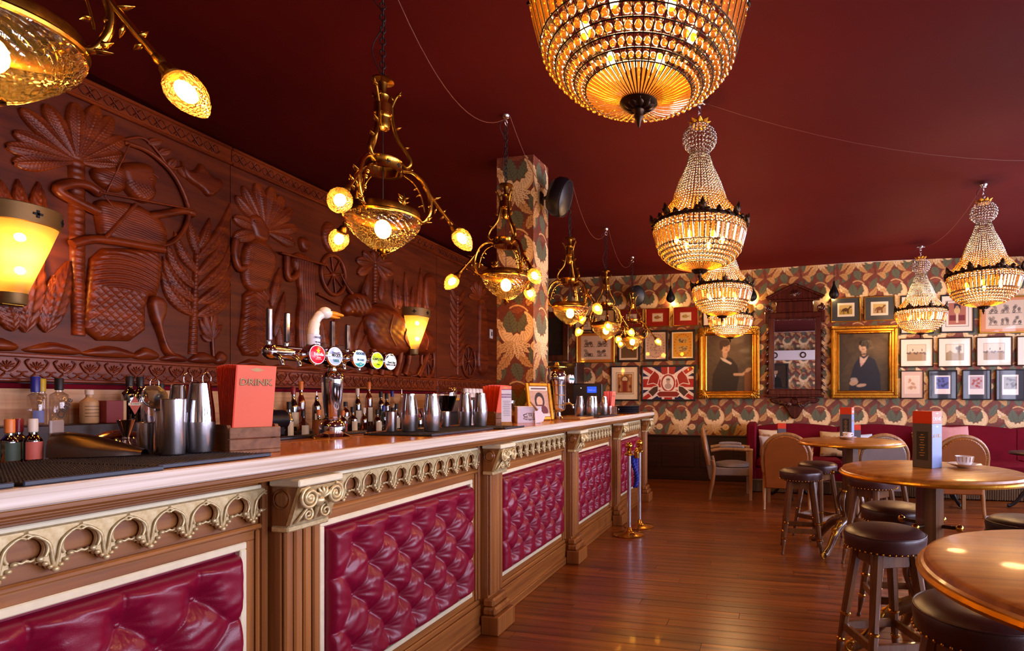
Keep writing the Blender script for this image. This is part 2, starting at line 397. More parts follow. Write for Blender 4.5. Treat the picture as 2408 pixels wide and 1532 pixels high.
# ================================================================ wallpaper tile (generic scrolling acanthus)
TW, TH = .56, .66
def leaf_poly(base, tip, wd, bend=0, lobes=5, n=46):
    bx, by = base; tx, ty = tip; L_ = math.hypot(tx - bx, ty - by); ux, uy = (tx - bx) / L_, (ty - by) / L_; px, py = -uy, ux; out = []
    for side in (1, -1):
        pts = []
        for i in range(n + 1):
            t = i / n; env = math.sin(PI * min(1, t ** .75)) ** .8 if 0 < t < 1 else 0
            sw = wd * env * (.74 + .26 * abs(math.sin(lobes * PI * t + (.4 if side > 0 else 0)))); c = bend * math.sin(PI * t)
            pts.append((bx + ux * L_ * t + px * (c + side * sw), by + uy * L_ * t + py * (c + side * sw)))
        out += pts if side > 0 else pts[::-1][1:-1]
    return out
def make_tile(n=340):
    nu, nv = n, int(n * TH / TW); u = (np.arange(nu) + .5) * TW / nu; v = (np.arange(nv) + .5) * TH / nv; U, V = np.meshgrid(u, v)
    A = Art(U, V, '723a2c'); A.mottle(.2, 5, 3)
    offs = [(i * TW, j * TH) for i in (-1, 0, 1) for j in (-1, 0, 1)]
    def P(poly, col):
        for ox, oy in offs: A.poly([(x + ox, y + oy) for x, y in poly], col)
    def Ln(pts, w_, col):
        for ox, oy in offs: A.line([(x + ox, y + oy) for x, y in pts], w_, col)
    def leaf(base, tip, wd, bend, col, dark, lobes=5):
        P(leaf_poly(base, tip, wd * 1.08, bend, lobes), dark); P(leaf_poly(base, tip, wd, bend, lobes), col)
        bx, by = base; tx, ty = tip; L_ = math.hypot(tx - bx, ty - by); ux, uy = (tx - bx) / L_, (ty - by) / L_; q = lambda t, o: (bx + ux * L_ * t - uy * (bend * math.sin(PI * t) + o), by + uy * L_ * t + ux * (bend * math.sin(PI * t) + o))
        Ln([q(t / 10, 0) for t in range(10)], .002, dark)
        for k in range(1, 6):
            for sgn in (1, -1): Ln([q(k / 7, 0), q(k / 7 + .13, sgn * wd * .62)], .0016, dark)
    G, GD, C1, C2, C3, CDk, RD, RDk = '64664e', '45453a', 'f2d09c', 'dfb47a', 'c8965c', '7c5432', '8c4c36', '5a2c20'
    for b, t, wd, bd in (((.02, .02), (.12, .22), .06, .02), ((.50, .02), (.40, .20), .06, .0), ((.52, .36), (.44, .58), .07, -.02), ((.04, .36), (.10, .56), .05, .02), ((.20, .56), (.36, .66), .06, -.02)):
        leaf(b, t, wd, bd, RD, RDk, 5)
    for b, t, wd, bd in (((.24, .36), (.20, .56), .075, .02), ((.30, .36), (.36, .55), .07, -.02), ((.40, .10), (.54, .30), .065, .02), ((.02, .12), (.10, .34), .055, .02), ((.24, .10), (.30, -.06), .06, .01), ((.16, .06), (.04, -.08), .05, 0), ((.46, .46), (.56, .64), .05, .0)):
        leaf(b, t, wd, bd, G, GD, 6)
    for b, t, wd, bd in (((.10, .30), (.02, .10), .04, .03), ((.44, .36), (.55, .50), .045, -.03), ((.36, .60), (.50, .70), .045, .03), ((.12, .62), (.0, .70), .045, -.03)): leaf(b, t, wd, bd, C3, CDk, 6)
    # broad serrated bowl-shaped leaf curling up on the right into a thin returning stem
    cx, cy = .27, .43
    for wdt, col in ((1.10, CDk), (1, C1)):
        outer, inner = [], []
        for i in range(81):
            t = i / 80; a = R(172 + 246 * t); ra = .165 - .03 * t; th = (.012 + .095 * math.sin(PI * min(1, t ** .8)) ** .9) * wdt; ser = .78 + .34 * abs(math.sin(t * 20))
            outer.append((cx + (ra + th * .30 * (.9 + .1 * ser)) * math.cos(a), cy + (ra + th * .30) * math.sin(a))); inner.append((cx + (ra - th * .70 * ser) * math.cos(a), cy + (ra - th * .70 * ser) * math.sin(a)))
        P(outer + inner[::-1], col)
    for wdt, col in ((.0, C2),):
        sh = []
        for i in range(61): t = i / 60; a = R(185 + 215 * t); sh.append((cx + (.165 - .03 * t + .03 * math.sin(PI * t)) * math.cos(a), cy + (.165 - .03 * t + .03 * math.sin(PI * t)) * math.sin(a)))
        sh2 = [(cx + (x - cx) * .9, cy + (y - cy) * .9) for x, y in sh]; P(sh + sh2[::-1], col)
    for i in range(1, 19):
        a = R(180 + 224 * i / 19); ra = .16 - .03 * i / 19; Ln([(cx + ra * math.cos(a), cy + ra * math.sin(a)), (cx + (ra - .055) * math.cos(a + .2), cy + (ra - .055) * math.sin(a + .2))], .0013, CDk)
    top = [(cx + .13 * math.cos(R(a)), cy + .02 + .15 * math.sin(R(a))) for a in range(40, 125, 8)]; Ln(top, .008, CDk); Ln(top, .006, C2)
    leaf((.135, .43), (.0, .555), .045, .03, C1, CDk, 5); leaf((.14, .40), (.03, .44), .035, -.02, C2, CDk, 4)
    # ribbed shell leaf hanging below, tail at the left, curled rosette at the right
    leaf((.20, .20), (.07, .03), .05, .02, C3, CDk, 6); leaf((.30, .20), (.42, .06), .04, -.02, C3, CDk, 5)
    for k, an in enumerate((-78, 78, -56, 56, -34, 34, -12, 12)):
        a = R(270 + an); leaf((.25, .275), (.25 + .165 * math.cos(a), .275 + .15 * math.sin(a)), .030, 0, C1 if k % 2 else C2, CDk, 3)
    for ox, oy in offs:
        for rr2, col in ((.060, CDk), (.055, C1), (.040, C3), (.036, C2), (.020, CDk), (.016, C1)): A.ell(.455 + ox - .2 * (.06 - rr2), .245 + oy + .15 * (.06 - rr2), rr2, rr2 * .86, col)
    return A.c
TILE = make_tile()
TILE_S = TILE.copy()
for _ in range(5): TILE_S = (TILE_S * 2 + np.roll(TILE_S, 1, 0) + np.roll(TILE_S, -1, 0) + np.roll(TILE_S, 1, 1) + np.roll(TILE_S, -1, 1)) / 6
def wallpaper_sheet(name, W, H, res, u0=0, v0=0):
    nu, nv = int(W / res) + 2, int(H / res) + 2; U, V = np.meshgrid(np.linspace(0, W, nu), np.linspace(0, H, nv))
    U, V = U / .93, V / .93; tu = ((U + u0) % TW) / TW * TILE.shape[1]; tv = ((V + v0) % TH) / TH * TILE.shape[0]
    TT = TILE if res < .005 else TILE_S
    c = TT[np.minimum(tv.astype(int), TILE.shape[0] - 1), np.minimum(tu.astype(int), TILE.shape[1] - 1)]
    return grid_mesh(name, nu, nv, np.stack([U * .93, V * .93, np.zeros_like(U)], -1), c)

# ================================================================ the room
fl = struct('floor', MB().box(LX, RX, FY, BY, -.2, -.012), 'floor_wood')
rows = 72; y0p = 2.05; pw = (BY - y0p) / rows; xs0, xs1 = -1.9, 4.55; pl = 1.62
plank = MB().box(0, pl - .0016, .0008, pw - .0008, -.014, 0, .0012).mesh('plank'); plank.materials.append(MATS['floor_wood'])
short = {}
for r in range(rows):
    off = (r * .613) % pl; x = xs0 - off; k = 0
    while x < xs1:
        a, b = max(x, xs0), min(x + pl, xs1)
        if b - a > .25:
            if b - a > pl - .01: me = plank
            else:
                key = round(b - a, 2); me = short.get(key)
                if me is None: me = short[key] = MB().box(0, b - a - .0016, .0008, pw - .0008, -.014, 0, .0012).mesh('plank'); me.materials.append(MATS['floor_wood'])
            obj('plank', me, None, fl, (a, y0p + r * pw, 0))
        x += pl
obj('near_boards', MB().box(LX, RX, FY, y0p - .001, -.014, 0), 'floor_wood', fl)
obj('service_aisle_boards', MB().box(LX, xs0 - .001, y0p, BY, -.014, 0), 'floor_wood', fl)
# ceiling: a stretched maroon cloth with soft sags
nx, ny = 60, 70; U, V = np.meshgrid(np.linspace(LX - .05, RX + .1, nx), np.linspace(FY - .05, BY + .05, ny))
Zc = CZ + .012 + .016 * np.sin(U * 1.1 + .6 * np.sin(V * .7)) + .013 * np.sin(V * 1.7 + U * .4) + .006 * np.sin(V * 5 + U * 1.3)
ce = grid_mesh('ceiling', nx, ny, np.stack([U, V, Zc], -1)[:, ::-1], None, True); struct('ceiling', ce, 'ceiling_cloth')
struct('wall_left', MB().box(LX - .25, LX - .03, FY - .2, BY + .2, -.2, CZ + .2), 'dark_wood')
wb = struct('wall_back', MB().box(LX, RX + .2, BY, BY + .2, -.2, CZ + .2), 'plaster')
o = obj('wallpaper', wallpaper_sheet('wallpaper', RX - LX, CZ + .03 - .7, .0085, .05, .10), 'wallpaper', wb); o.matrix_local = T(LX, BY - .003, .7) @ FACE_NY
o = obj('dado_board', MB().box(LX, RX, BY - .02, BY, .12, .685), 'dark_wood', wb)
for i in range(11): obj('dado_panel', MB().box(-2.2 + i * .6, -1.68 + i * .6, BY - .028, BY - .02, .2, .6, .006), 'dark_wood', wb)
obj('dado_rail', MB().box(LX, RX, BY - .045, BY, .685, .712, .008), 'dark_wood', wb)
struct('baseboard_back', MB().box(LX, RX, BY - .03, BY, 0, .12, .006), 'dark_wood')
wr = MB(); ys = [FY - .2] + [v for p in WINS for v in p] + [BY + .2]
wr.box(RX, RX + .2, FY - .2, BY + .2, -.2, .75); wr.box(RX, RX + .2, FY - .2, BY + .2, 2.75, CZ + .2)
for i in range(0, len(ys), 2): wr.box(RX, RX + .2, ys[i], ys[i + 1], .75, 2.75)
struct('wall_right', wr, 'dark_wood')
for i, (a, b) in enumerate(WINS):
    m = MB()
    for y in (a, (a + b) / 2 - .025, b - .05): m.box(RX + .06, RX + .11, y, y + .05, .75, 2.75, .006)
    for z in (.75, 1.95, 2.70): m.box(RX + .06, RX + .11, a, b, z, z + .05, .006)
    wn = struct('window_%d' % (i + 1), m, 'plaster')
    for j in range(2):
        for z0, z1 in ((.8, 1.95), (2.0, 2.70)):
            h = (b - a) / 2; obj('pane', MB().box(RX + .083, RX + .087, a + j * h + .03, a + (j + 1) * h - .03, z0, z1), 'window_glass', wn)
wf = struct('wall_front', MB().box(LX, RX + .2, FY - .2, FY, -.2, CZ + .2), 'plaster')
o = obj('wallpaper', wallpaper_sheet('wallpaper', RX - LX, CZ - .7, .02), 'wallpaper', wf); o.matrix_local = T(RX, FY + .003, .7) @ RZ(PI) @ FACE_NY
obj('dado_board', MB().box(LX, RX, FY, FY + .02, 0, .7), 'dark_wood', wf)
sf = struct('trim_1', MB().box(LX, RX, FY + .004, FY + .25, 2.3, 2.62, .01), 'plaster'); sf['label'] = 'white boxed soffit above the entrance'
for i in range(7): obj('downlight_ring', MB().lathe([(.10, 0), (.10, .012), (.075, .018), (.06, 0)], 24), 'bronze', sf).matrix_local = T(-2.4 + i * .9, FY + .252, 2.46) @ RXm(-PI / 2)
# papered square pillar rising from the back half of the bar
PX0, PX1, PY0, PY1 = -2.125, -1.806, 4.08, 4.385
pi_ = struct('pillar', MB().box(PX0 + .002, PX1 - .002, PY0 + .002, PY1 - .002, 0, CZ + .03), 'plaster'); pi_['label'] = 'square pillar covered in acanthus leaf wallpaper'
for M, W, rs_ in ((T(PX0, PY0, .95) @ FACE_NY, PX1 - PX0, .0034), (T(PX1, PY0, .95) @ FACE_PX, PY1 - PY0, .0034), (T(PX1, PY1, .95) @ RZ(PI) @ FACE_NY, PX1 - PX0, .009), (T(PX0, PY1, .95) @ RZ(PI) @ FACE_PX, PY1 - PY0, .009)):
    o = obj('wallpaper', wallpaper_sheet('wallpaper', W, CZ + .03 - .95, rs_, .08, .1), 'wallpaper', pi_); o.matrix_local = M
# ================================================================ carved wooden wall panels behind the bar
WX = LX + .04                      # face of the carved boards; relief rises towards +x
def objw(name, mb, m, parent):
    """a part given in room coordinates under a thing that stands elsewhere"""
    o = obj(name, mb, m, parent); o.matrix_parent_inverse = (Matrix.Translation(parent.location) @ RZ(parent.rotation_euler.z)).inverted(); return o
def leaf_relief(base, tip, wd, bend=0., H=.028, nt=60, ns=12, ribs=18, taper=.75, x0=None):
    x0 = WX if x0 is None else x0
    b, t_ = np.array(base), np.array(tip); L_ = np.linalg.norm(t_ - b); u = (t_ - b) / L_; p = np.array([-u[1], u[0]])
    tt = np.linspace(0, 1, nt + 1)[:, None]; ss = np.linspace(-1, 1, ns + 1)[None, :]
    env = np.maximum(np.sin(PI * tt ** taper), .04) ** .7 if taper < 1 else np.where(tt < .66, .10 + .90 * np.clip(tt / .66, 0, 1) ** .8, np.sqrt(np.clip(1 - ((tt - .66) / .345) ** 2, .01, 1))); c = bend * np.sin(PI * tt * .9)
    off = c + ss * wd * env; Y = b[0] + u[0] * L_ * tt + p[0] * off; Z = b[1] + u[1] * L_ * tt + p[1] * off
    h = H * (np.sqrt(np.clip(1 - ss ** 4, 0, 1)) * (.45 + .55 * env) + .0) * (1 + .10 * np.sin(2 * PI * (tt * ribs - np.abs(ss) * 1.8))) + H * .35 * np.exp(-(ss / .10) ** 2) * env + H * .28 * np.exp(-((np.abs(ss) - .83) / .1) ** 2) * env
    h = np.where(np.abs(ss) > .99, -.004, h)
    return np.stack([x0 + h + 0 * Y, Y, Z], -1)
def leaf_part(name, parent, m, *a, **k):
    P = leaf_relief(*a, **k); return objw(name, grid_mesh(name, P.shape[1], P.shape[0], P[:, ::-1], None, True), m, parent)
def smooth_poly(p, it=2):
    for _ in range(it):
        q = []
        for i in range(len(p)):
            a, b = p[i], p[(i + 1) % len(p)]; q += [(.75 * a[0] + .25 * b[0], .75 * a[1] + .25 * b[1]), (.25 * a[0] + .75 * b[0], .25 * a[1] + .75 * b[1])]
        p = q
    return p
def blob(poly, H, w_, res=.012, pat=None, sm=2, x0=None):
    """polygon in (y,z) swollen into low relief"""
    x0 = WX if x0 is None else x0
    p = smooth_poly(poly, sm) if sm else poly; a = np.array(p); lo, hi = a.min(0) - res * 1.5, a.max(0) + res * 1.5
    U, V = np.meshgrid(np.arange(lo[0], hi[0], res), np.arange(lo[1], hi[1], res)); ins = inpoly(U, V, p)
    D = np.full(U.shape, 9.); NX = np.zeros_like(U); NY = np.zeros_like(U)
    for i in range(len(p)):
        q0, q1 = a[i], a[(i + 1) % len(p)]; d = q1 - q0; t = np.clip(((U - q0[0]) * d[0] + (V - q0[1]) * d[1]) / (d @ d + 1e-12), 0, 1); x, y = q0[0] + t * d[0], q0[1] + t * d[1]; r = np.hypot(U - x, V - y); m = r < D; D = np.where(m, r, D); NX = np.where(m, x, NX); NY = np.where(m, y, NY)
    h = H * np.sqrt(np.clip(1 - (1 - np.minimum(D / w_, 1)) ** 2, 0, 1))
    if pat is not None: h = h + np.minimum(D / (w_ * .6), 1) * pat(U, V)
    U = np.where(ins, U, NX); V = np.where(ins, V, NY); h = np.where(ins, h, -.004)
    keep = ins[:-1, :-1] | ins[:-1, 1:] | ins[1:, 1:] | ins[1:, :-1]; idx = np.full(U.shape, -1); used = np.zeros(U.shape, bool)
    for dj, di in ((0, 0), (0, 1), (1, 1), (1, 0)): used[dj:dj + keep.shape[0], di:di + keep.shape[1]] |= keep
    idx[used] = np.arange(used.sum()); V3 = np.stack([x0 + h, U, V], -1)[used]
    j, i = np.nonzero(keep); F = np.stack([idx[j, i], idx[j, i + 1], idx[j + 1, i + 1], idx[j + 1, i]], -1)
    mb = MB(); mb.V = [tuple(v) for v in V3]; mb.F = [tuple(int(k) for k in f) for f in F]; mb.S = [True] * len(F); return mb
def yz(pts, h=.012): return [(WX + h, y, z) for y, z in pts]
def spline(pts, n=6):
    P = [Vector(p) for p in pts]; out = []
    for i in range(len(P) - 1):
        p0, p1, p2, p3 = P[max(i - 1, 0)], P[i], P[i + 1], P[min(i + 2, len(P) - 1)]
        for k in range(n):
            t = k / n; out.append(tuple(.5 * ((2 * p1) + (p2 - p0) * t + (2 * p0 - 5 * p1 + 4 * p2 - p3) * t * t + (3 * p1 - p0 - 3 * p2 + p3) * t ** 3)))
    out.append(tuple(P[-1])); return out
def stroke(pts, r, h=.01, n=8, k=5): return MB().tube(spline(yz(pts, h), k), r, n)
def trunk_relief(p0, p1, w0, w1, rings=24, H=.03):
    mb = MB(); n = rings * 4; P = []
    for i in range(n + 1):
        t = i / n; y = p0[0] + (p1[0] - p0[0]) * t; z = p0[1] + (p1[1] - p0[1]) * t; wd = w0 + (w1 - w0) * t; k = 1 + .12 * math.sin(t * rings * 2 * PI)
        P.append([(WX + (H * k * math.sqrt(max(0, 1 - s * s)) if abs(s) < .99 else -.004), y + s * wd * (.94 + .06 * k), z) for s in (-1, -.8, -.4, 0, .4, .8, 1)])
    return grid_mesh('trunk', 7, n + 1, np.array(P)[:, ::-1] if p1[1] > p0[1] else np.array(P), None, True)
def wheel_relief(c, ry, rz, spokes=8):
    m = MB(); ring = [(WX + .012, c[0] + ry * math.cos(a), c[1] + rz * math.sin(a)) for a in [2 * PI * i / 40 for i in range(40)]]; m.tube(ring, .02, 8, closed=True)
    for i in range(spokes):
        a = 2 * PI * i / spokes + .2; m.tube([(WX + .01, c[0], c[1]), (WX + .01, c[0] + ry * math.cos(a), c[1] + rz * math.sin(a))], .009, 6)
    m.ball((WX + .012, c[0], c[1]), .035, 12, 6, sc=(.7, 1, 1)); return m
CW = 'carved_wood'
def hatch(U, V): return .006 * (np.maximum(np.sin((U + V) * 120), np.sin((U - V) * 120)) > .86) - .002
def scales(U, V): return .0035 * np.sin(V * 210 + 30 * (U - 2.7) ** 2 * 10)
def folds(U, V): return .004 * np.sin(U * 240 + 1.2 * np.sin(V * 14))
def combed(U, V): return .0028 * np.sin(V * 420 + 60 * U + 1.5 * np.sin(U * 40))
def sway(U, V): return .004 * np.sin(V * 190 + 110 * np.abs(U - U.mean()))
def fur(U, V): return .003 * np.sin(U * 40 + V * 25) * np.sin(V * 60)
panels = []
for k, (a, b, lab) in enumerate(((.72, 3.44, 'dark carved wooden wall panel with an archer drawing his bow beneath a palm'),
                                 (3.445, 6.19, 'dark carved wooden wall panel with feathered figures, a chariot wheel and a bull'),
                                 (6.195, 8.5, 'far carved wooden wall panel with leafy column and spoked wheel beside the papered pillar'))):
    p = thing('carved_panel', lab, 'carved panel', (LX, (a + b) / 2, 1.37), 0, 'carved panels along the back bar wall'); panels.append((p, a, b))
    objw('board', MB().box(LX, WX, a, b, 1.37, CZ - .005), 'carved_ground', p)
    lo = objw('lower_border', MB().box(WX, WX + .016, a, b, 1.372, 1.525, .004).box(WX, WX + .034, a, b, 1.372, 1.392, .006).box(WX, WX + .03, a, b, 1.508, 1.532, .006), CW, p)
    up = objw('upper_border', MB().box(WX, WX + .016, a, b, 3.105, CZ - .006, .004).box(WX, WX + .03, a, b, 3.095, 3.115, .006).box(WX, WX + .03, a, b, 3.21, CZ - .006, .006), CW, p)
    panels[-1] += (lo, up)
# one motif of the lower border: a palmette over a guilloche link
bm_ = MB(); bx = WX + .016
for k in range(7):
    a = R(90 + (k - 3) * 26); bm_.tube([(bx, .008 * math.cos(a), .055 + .008 * math.sin(a)), (bx + .006, .03 * math.cos(a), .055 + .03 * math.sin(a)), (bx, .04 * math.cos(a), .055 + .04 * math.sin(a))], [.003, .0045, .002], 5)
bm_.ball((bx, 0, .053), .009, 8, 5)
for s in (-1, 1):
    bm_.tube(spline([(bx, s * .004, .03), (bx + .006, s * .03, .05), (bx + .006, s * .05, .09), (bx, s * .034, .105), (bx, s * .044, .09)], 5), .0045, 6)
    bm_.tube(spline([(bx, s * .012, .022), (bx + .005, s * .03, .004), (bx + .005, s * .058, .014), (bx, s * .06, .03), (bx, s * .04, .035)], 5), .005, 6)
bm_.box(bx - .002, bx + .008, -.012, .012, .016, .030, .002)
lower_motif = bm_.mesh('border_motif'); lower_motif.materials.append(MATS[CW])
um = MB()
for s in (-1, 1):
    um.tube(spline([(bx, -.06, 0), (bx + .006, -.03, s * .03), (bx + .006, 0, 0), (bx + .006, .03, -s * .03), (bx, .06, 0)], 5), .004, 6)
um.ball((bx, 0, .025), .008, 8, 5); um.ball((bx, 0, -.025), .008, 8, 5)
upper_motif = um.mesh('border_motif'); upper_motif.materials.append(MATS[CW])
for p, a, b, lo, up in panels:
    y = max(a, 1.95) + .065
    while y < b - .06:
        obj('border_motif', lower_motif, None, lo, (0, y, 1.395)); obj('border_motif', upper_motif, None, up, (0, y, 3.162)); y += .127
p1, p2, p3_ = panels[0][0], panels[1][0], panels[2][0]
# --- panel 1: palm, archer, plume tree
for tip in ((2.17, 2.58), (2.17, 2.75), (2.2, 2.9), (2.31, 2.98), (2.45, 3.06), (2.56, 3.1), (2.64, 3.07), (2.71, 2.97), (2.71, 2.86), (2.14, 2.66), (2.68, 2.78)): leaf_part('palm_leaf', p1, CW, (2.46, 2.71), tip, .05, 0, .034, taper=1.35)
objw('palm_trunk', trunk_relief((2.47, 1.66), (2.46, 2.73), .034, .045, 26), CW, p1)
objw('archer_robe', blob([(2.53, 2.21), (2.77, 2.27), (2.94, 2.3), (2.92, 1.98), (2.83, 1.96), (2.83, 1.66), (2.47, 1.63), (2.5, 1.93)], .045, .05, .006, lambda U, V: np.where(V < 1.98, hatch(U, V), scales(U, V)), 1), CW, p1)
objw('archer_torso', blob([(2.53, 2.52), (2.77, 2.57), (2.84, 2.55), (2.95, 2.5), (2.98, 2.36), (2.92, 2.29), (2.57, 2.25), (2.55, 2.4)], .05, .06, .0055, combed), CW, p1)
objw('archer_hair', blob([(2.52, 2.7), (2.64, 2.77), (2.72, 2.78), (2.72, 2.62), (2.63, 2.58), (2.53, 2.63)], .045, .05, .0055, combed), CW, p1)
hd = objw('archer_head', blob([(2.66, 2.78), (2.78, 2.85), (2.87, 2.86), (2.89, 2.79), (2.90, 2.75), (2.885, 2.72), (2.9, 2.68), (2.88, 2.63), (2.84, 2.58), (2.77, 2.58), (2.71, 2.62), (2.68, 2.7)], .055, .05, .0055, lambda U, V: np.where(V < 2.69, .005 * np.sin(U * 260) * np.sin(V * 260), 0)), CW, p1)
objw('eye', MB().ball((WX + .05, 2.845, 2.75), .016, 10, 6, sc=(.8, 1.4, .7)), CW, p1); objw('eyebrow', stroke([(2.81, 2.775), (2.85, 2.79), (2.885, 2.775)], .006, .05), CW, p1)
objw('drawing_arm', stroke([(2.56, 2.44), (2.47, 2.46), (2.36, 2.5), (2.43, 2.565), (2.51, 2.58), (2.575, 2.55)], [.03] * 25 + [.022], .022), CW, p1)
objw('bow_arm', stroke([(2.78, 2.46), (2.86, 2.51), (2.98, 2.57), (3.07, 2.615), (3.13, 2.62)], .027, .024), CW, p1)
objw('hand', blob([(3.08, 2.59), (3.15, 2.58), (3.17, 2.62), (3.15, 2.66), (3.09, 2.65)], .05, .03, .007), CW, p1)
objw('bow', MB().tube(spline(yz([(2.7, 2.935), (2.84, 2.94), (2.98, 2.87), (3.07, 2.75), (3.11, 2.61), (3.06, 2.45), (2.95, 2.34), (2.77, 2.31)], .022), 6), .016, 8), CW, p1)
objw('bow_string', MB().tube(yz([(2.79, 2.31), (2.58, 2.54), (2.72, 2.93)], .045), .005, 6), CW, p1); objw('arrow', MB().tube(yz([(2.55, 2.555), (3.13, 2.64)], .05), .006, 6), CW, p1)
objw('quiver', stroke([(2.42, 2.2), (2.57, 2.27), (2.93, 2.3)], .028, .035), CW, p1); objw('strap', stroke([(2.58, 2.28), (2.75, 2.55)], .012, .05), CW, p1)
objw('leg', blob([(2.84, 1.98), (2.96, 1.98), (2.97, 1.87), (2.93, 1.78), (2.985, 1.62), (3.06, 1.575), (2.95, 1.56), (2.91, 1.72), (2.86, 1.83)], .045, .035, .008), CW, p1)
objw('tree_trunk', trunk_relief((3.15, 1.6), (3.18, 2.46), .035, .014, 30, .024), CW, p1)
for b_, t_, w_, bd in (((3.16, 1.88), (2.95, 2.16), .05, .05), ((3.16, 1.98), (2.96, 2.27), .045, .05), ((3.16, 2.08), (2.98, 2.38), .042, .045), ((3.17, 2.2), (3.03, 2.46), .036, .03), ((3.18, 2.33), (3.12, 2.58), .03, .01),
                       ((3.18, 1.88), (3.42, 2.16), .05, -.05), ((3.18, 1.97), (3.42, 2.32), .05, -.06), ((3.18, 2.07), (3.41, 2.47), .046, -.06), ((3.18, 2.18), (3.4, 2.62), .042, -.05), ((3.18, 2.3), (3.42, 2.8), .04, -.05), ((3.19, 2.38), (3.27, 2.63), .03, -.01)): leaf_part('plume', p1, CW, b_, t_, w_, bd, .03, ribs=12)
for b_, t_, w_ in (((2.22, 1.65), (2.27, 2.22), .07), ((2.31, 1.66), (2.42, 2.1), .06), ((2.17, 1.65), (2.10, 1.9), .05), ((2.3, 1.67), (2.35, 2.0), .05), ((2.22, 1.66), (2.15, 1.98), .05), ((2.17, 2.1), (2.12, 2.47), .05), ((2.21, 2.2), (2.19, 2.5), .04), ((2.27, 2.2), (2.28, 2.52), .045), ((2.12, 1.9), (2.05, 2.3), .05)): leaf_part('reed_leaf', p1, CW, b_, t_, w_, 0, .034, ribs=8)
objw('bird', blob([(3.06, 3.0), (3.11, 2.92), (3.17, 2.95), (3.2, 3.03), (3.27, 2.95), (3.38, 2.96), (3.35, 2.85), (3.26, 2.77), (3.21, 2.82), (3.12, 2.84), (3.07, 2.88)], .032, .03, .008, combed), CW, p1)
objw('vine', stroke([(2.7, 2.95), (2.82, 3.02), (2.92, 2.96), (2.99, 2.89), (3.08, 2.93)], .009), CW, p1)
for b_, t_ in (((2.85, 3.0), (2.95, 3.06)), ((2.92, 2.96), (3.0, 3.02)), ((2.98, 2.89), (3.03, 2.97)), ((3.05, 2.92), (3.1, 2.86))): leaf_part('vine_leaf', p1, CW, b_, t_, .028, 0, .022)
objw('bush_stem', stroke([(3.3, 1.6), (3.29, 1.75), (3.28, 1.9)], .012), CW, p1)
for t_ in ((3.2, 1.86), (3.23, 1.95), (3.33, 1.95), (3.37, 1.84), (3.21, 1.75)): leaf_part('bush_leaf', p1, CW, (3.29, 1.72), t_, .028, .01, .026)
def rocks(p, y0, y1, z0, z1):
    random.seed(int(y0 * 100)); y = y0
    while y < y1 - .06:
        w_ = random.uniform(.2, .38); zt = z1 + random.uniform(-.02, .03); e = min(y + w_, y1 - .01)
        objw('rock', blob([(y, z0), (y + .3 * (e - y), zt - .03), (y + .55 * (e - y), zt), (e, zt - .045), (e - .02, z0)], .03, .04, .013, fur), CW, p); y += w_ * .82
rocks(p1, 2.0, 3.43, 1.535, 1.63); rocks(p2, 3.46, 6.18, 1.535, 1.6); rocks(p3_, 6.2, 7.9, 1.535, 1.58)
# --- panel 2: feather headdress figure, second figure, wheel, bull
for tip in ((3.46, 2.53), (3.455, 2.69), (3.48, 2.87), (3.54, 2.97), (3.66, 3.04), (3.8, 3.06), (3.9, 3.02), (4.0, 2.94), (4.05, 2.79), (4.03, 2.64)): leaf_part('feather', p2, CW, (3.74, 2.67), tip, .055, 0, .034, taper=1.35)
objw('head', blob([(3.57, 2.76), (3.66, 2.8), (3.76, 2.72), (3.78, 2.6), (3.7, 2.55), (3.62, 2.57), (3.6, 2.63), (3.575, 2.67)], .05, .05, .008), CW, p2)
objw('eye', MB().ball((WX + .05, 3.62, 2.71), .015, 10, 6, sc=(.8, 1.4, .7)), CW, p2)
objw('torso', blob([(3.56, 2.57), (3.77, 2.59), (3.86, 2.46), (3.8, 2.3), (3.74, 2.14), (3.54, 2.14), (3.51, 2.35)], .045, .05, .0055, combed), CW, p2)
objw('arm', stroke([(3.47, 2.53), (3.46, 2.41), (3.5, 2.3), (3.58, 2.36), (3.6, 2.46)], .028, .02), CW, p2)
objw('robe', blob([(3.54, 2.16), (3.76, 2.18), (3.74, 1.97), (3.73, 1.62), (3.48, 1.62), (3.53, 1.95)], .045, .05, .006, sway, 1), CW, p2)
for b_, t_ in (((3.8, 2.05), (3.88, 2.4)), ((3.83, 1.8), (3.93, 2.2)), ((3.77, 2.1), (3.68, 2.2)), ((3.9, 1.62), (3.86, 1.95)), ((3.95, 1.62), (4.0, 1.95))): leaf_part('reed_leaf', p2, CW, b_, t_, .04, 0, .03)
objw('second_torso', blob([(3.97, 2.53), (4.1, 2.6), (4.27, 2.53), (4.25, 2.35), (4.25, 2.19), (4.3, 2.06), (4.28, 1.64), (4.05, 1.64), (4.04, 2.02), (4.08, 2.18), (4.05, 2.33)], .045, .05, .006, folds, 1), CW, p2)
objw('second_head', blob([(4.06, 2.71), (4.15, 2.75), (4.2, 2.68), (4.17, 2.6), (4.09, 2.59)], .045, .04, .008), CW, p2)
objw('second_arm', stroke([(3.94, 2.54), (3.95, 2.33), (4.03, 2.36), (4.07, 2.45)], .028, .02), CW, p2); objw('staff', MB().tube(yz([(3.86, 2.52), (4.34, 2.53)], .045), .012, 8), CW, p2)
objw('chariot_wheel', wheel_relief((4.48, 2.47), .15, .19), CW, p2); objw('spear', MB().tube(yz([(4.27, 2.25), (4.55, 2.19)], .03), .011, 8), CW, p2)
objw('small_figure', blob([(4.32, 2.86), (4.4, 2.98), (4.5, 2.94), (4.52, 2.8), (4.45, 2.66), (4.36, 2.7)], .035, .04, .01, combed), CW, p2)
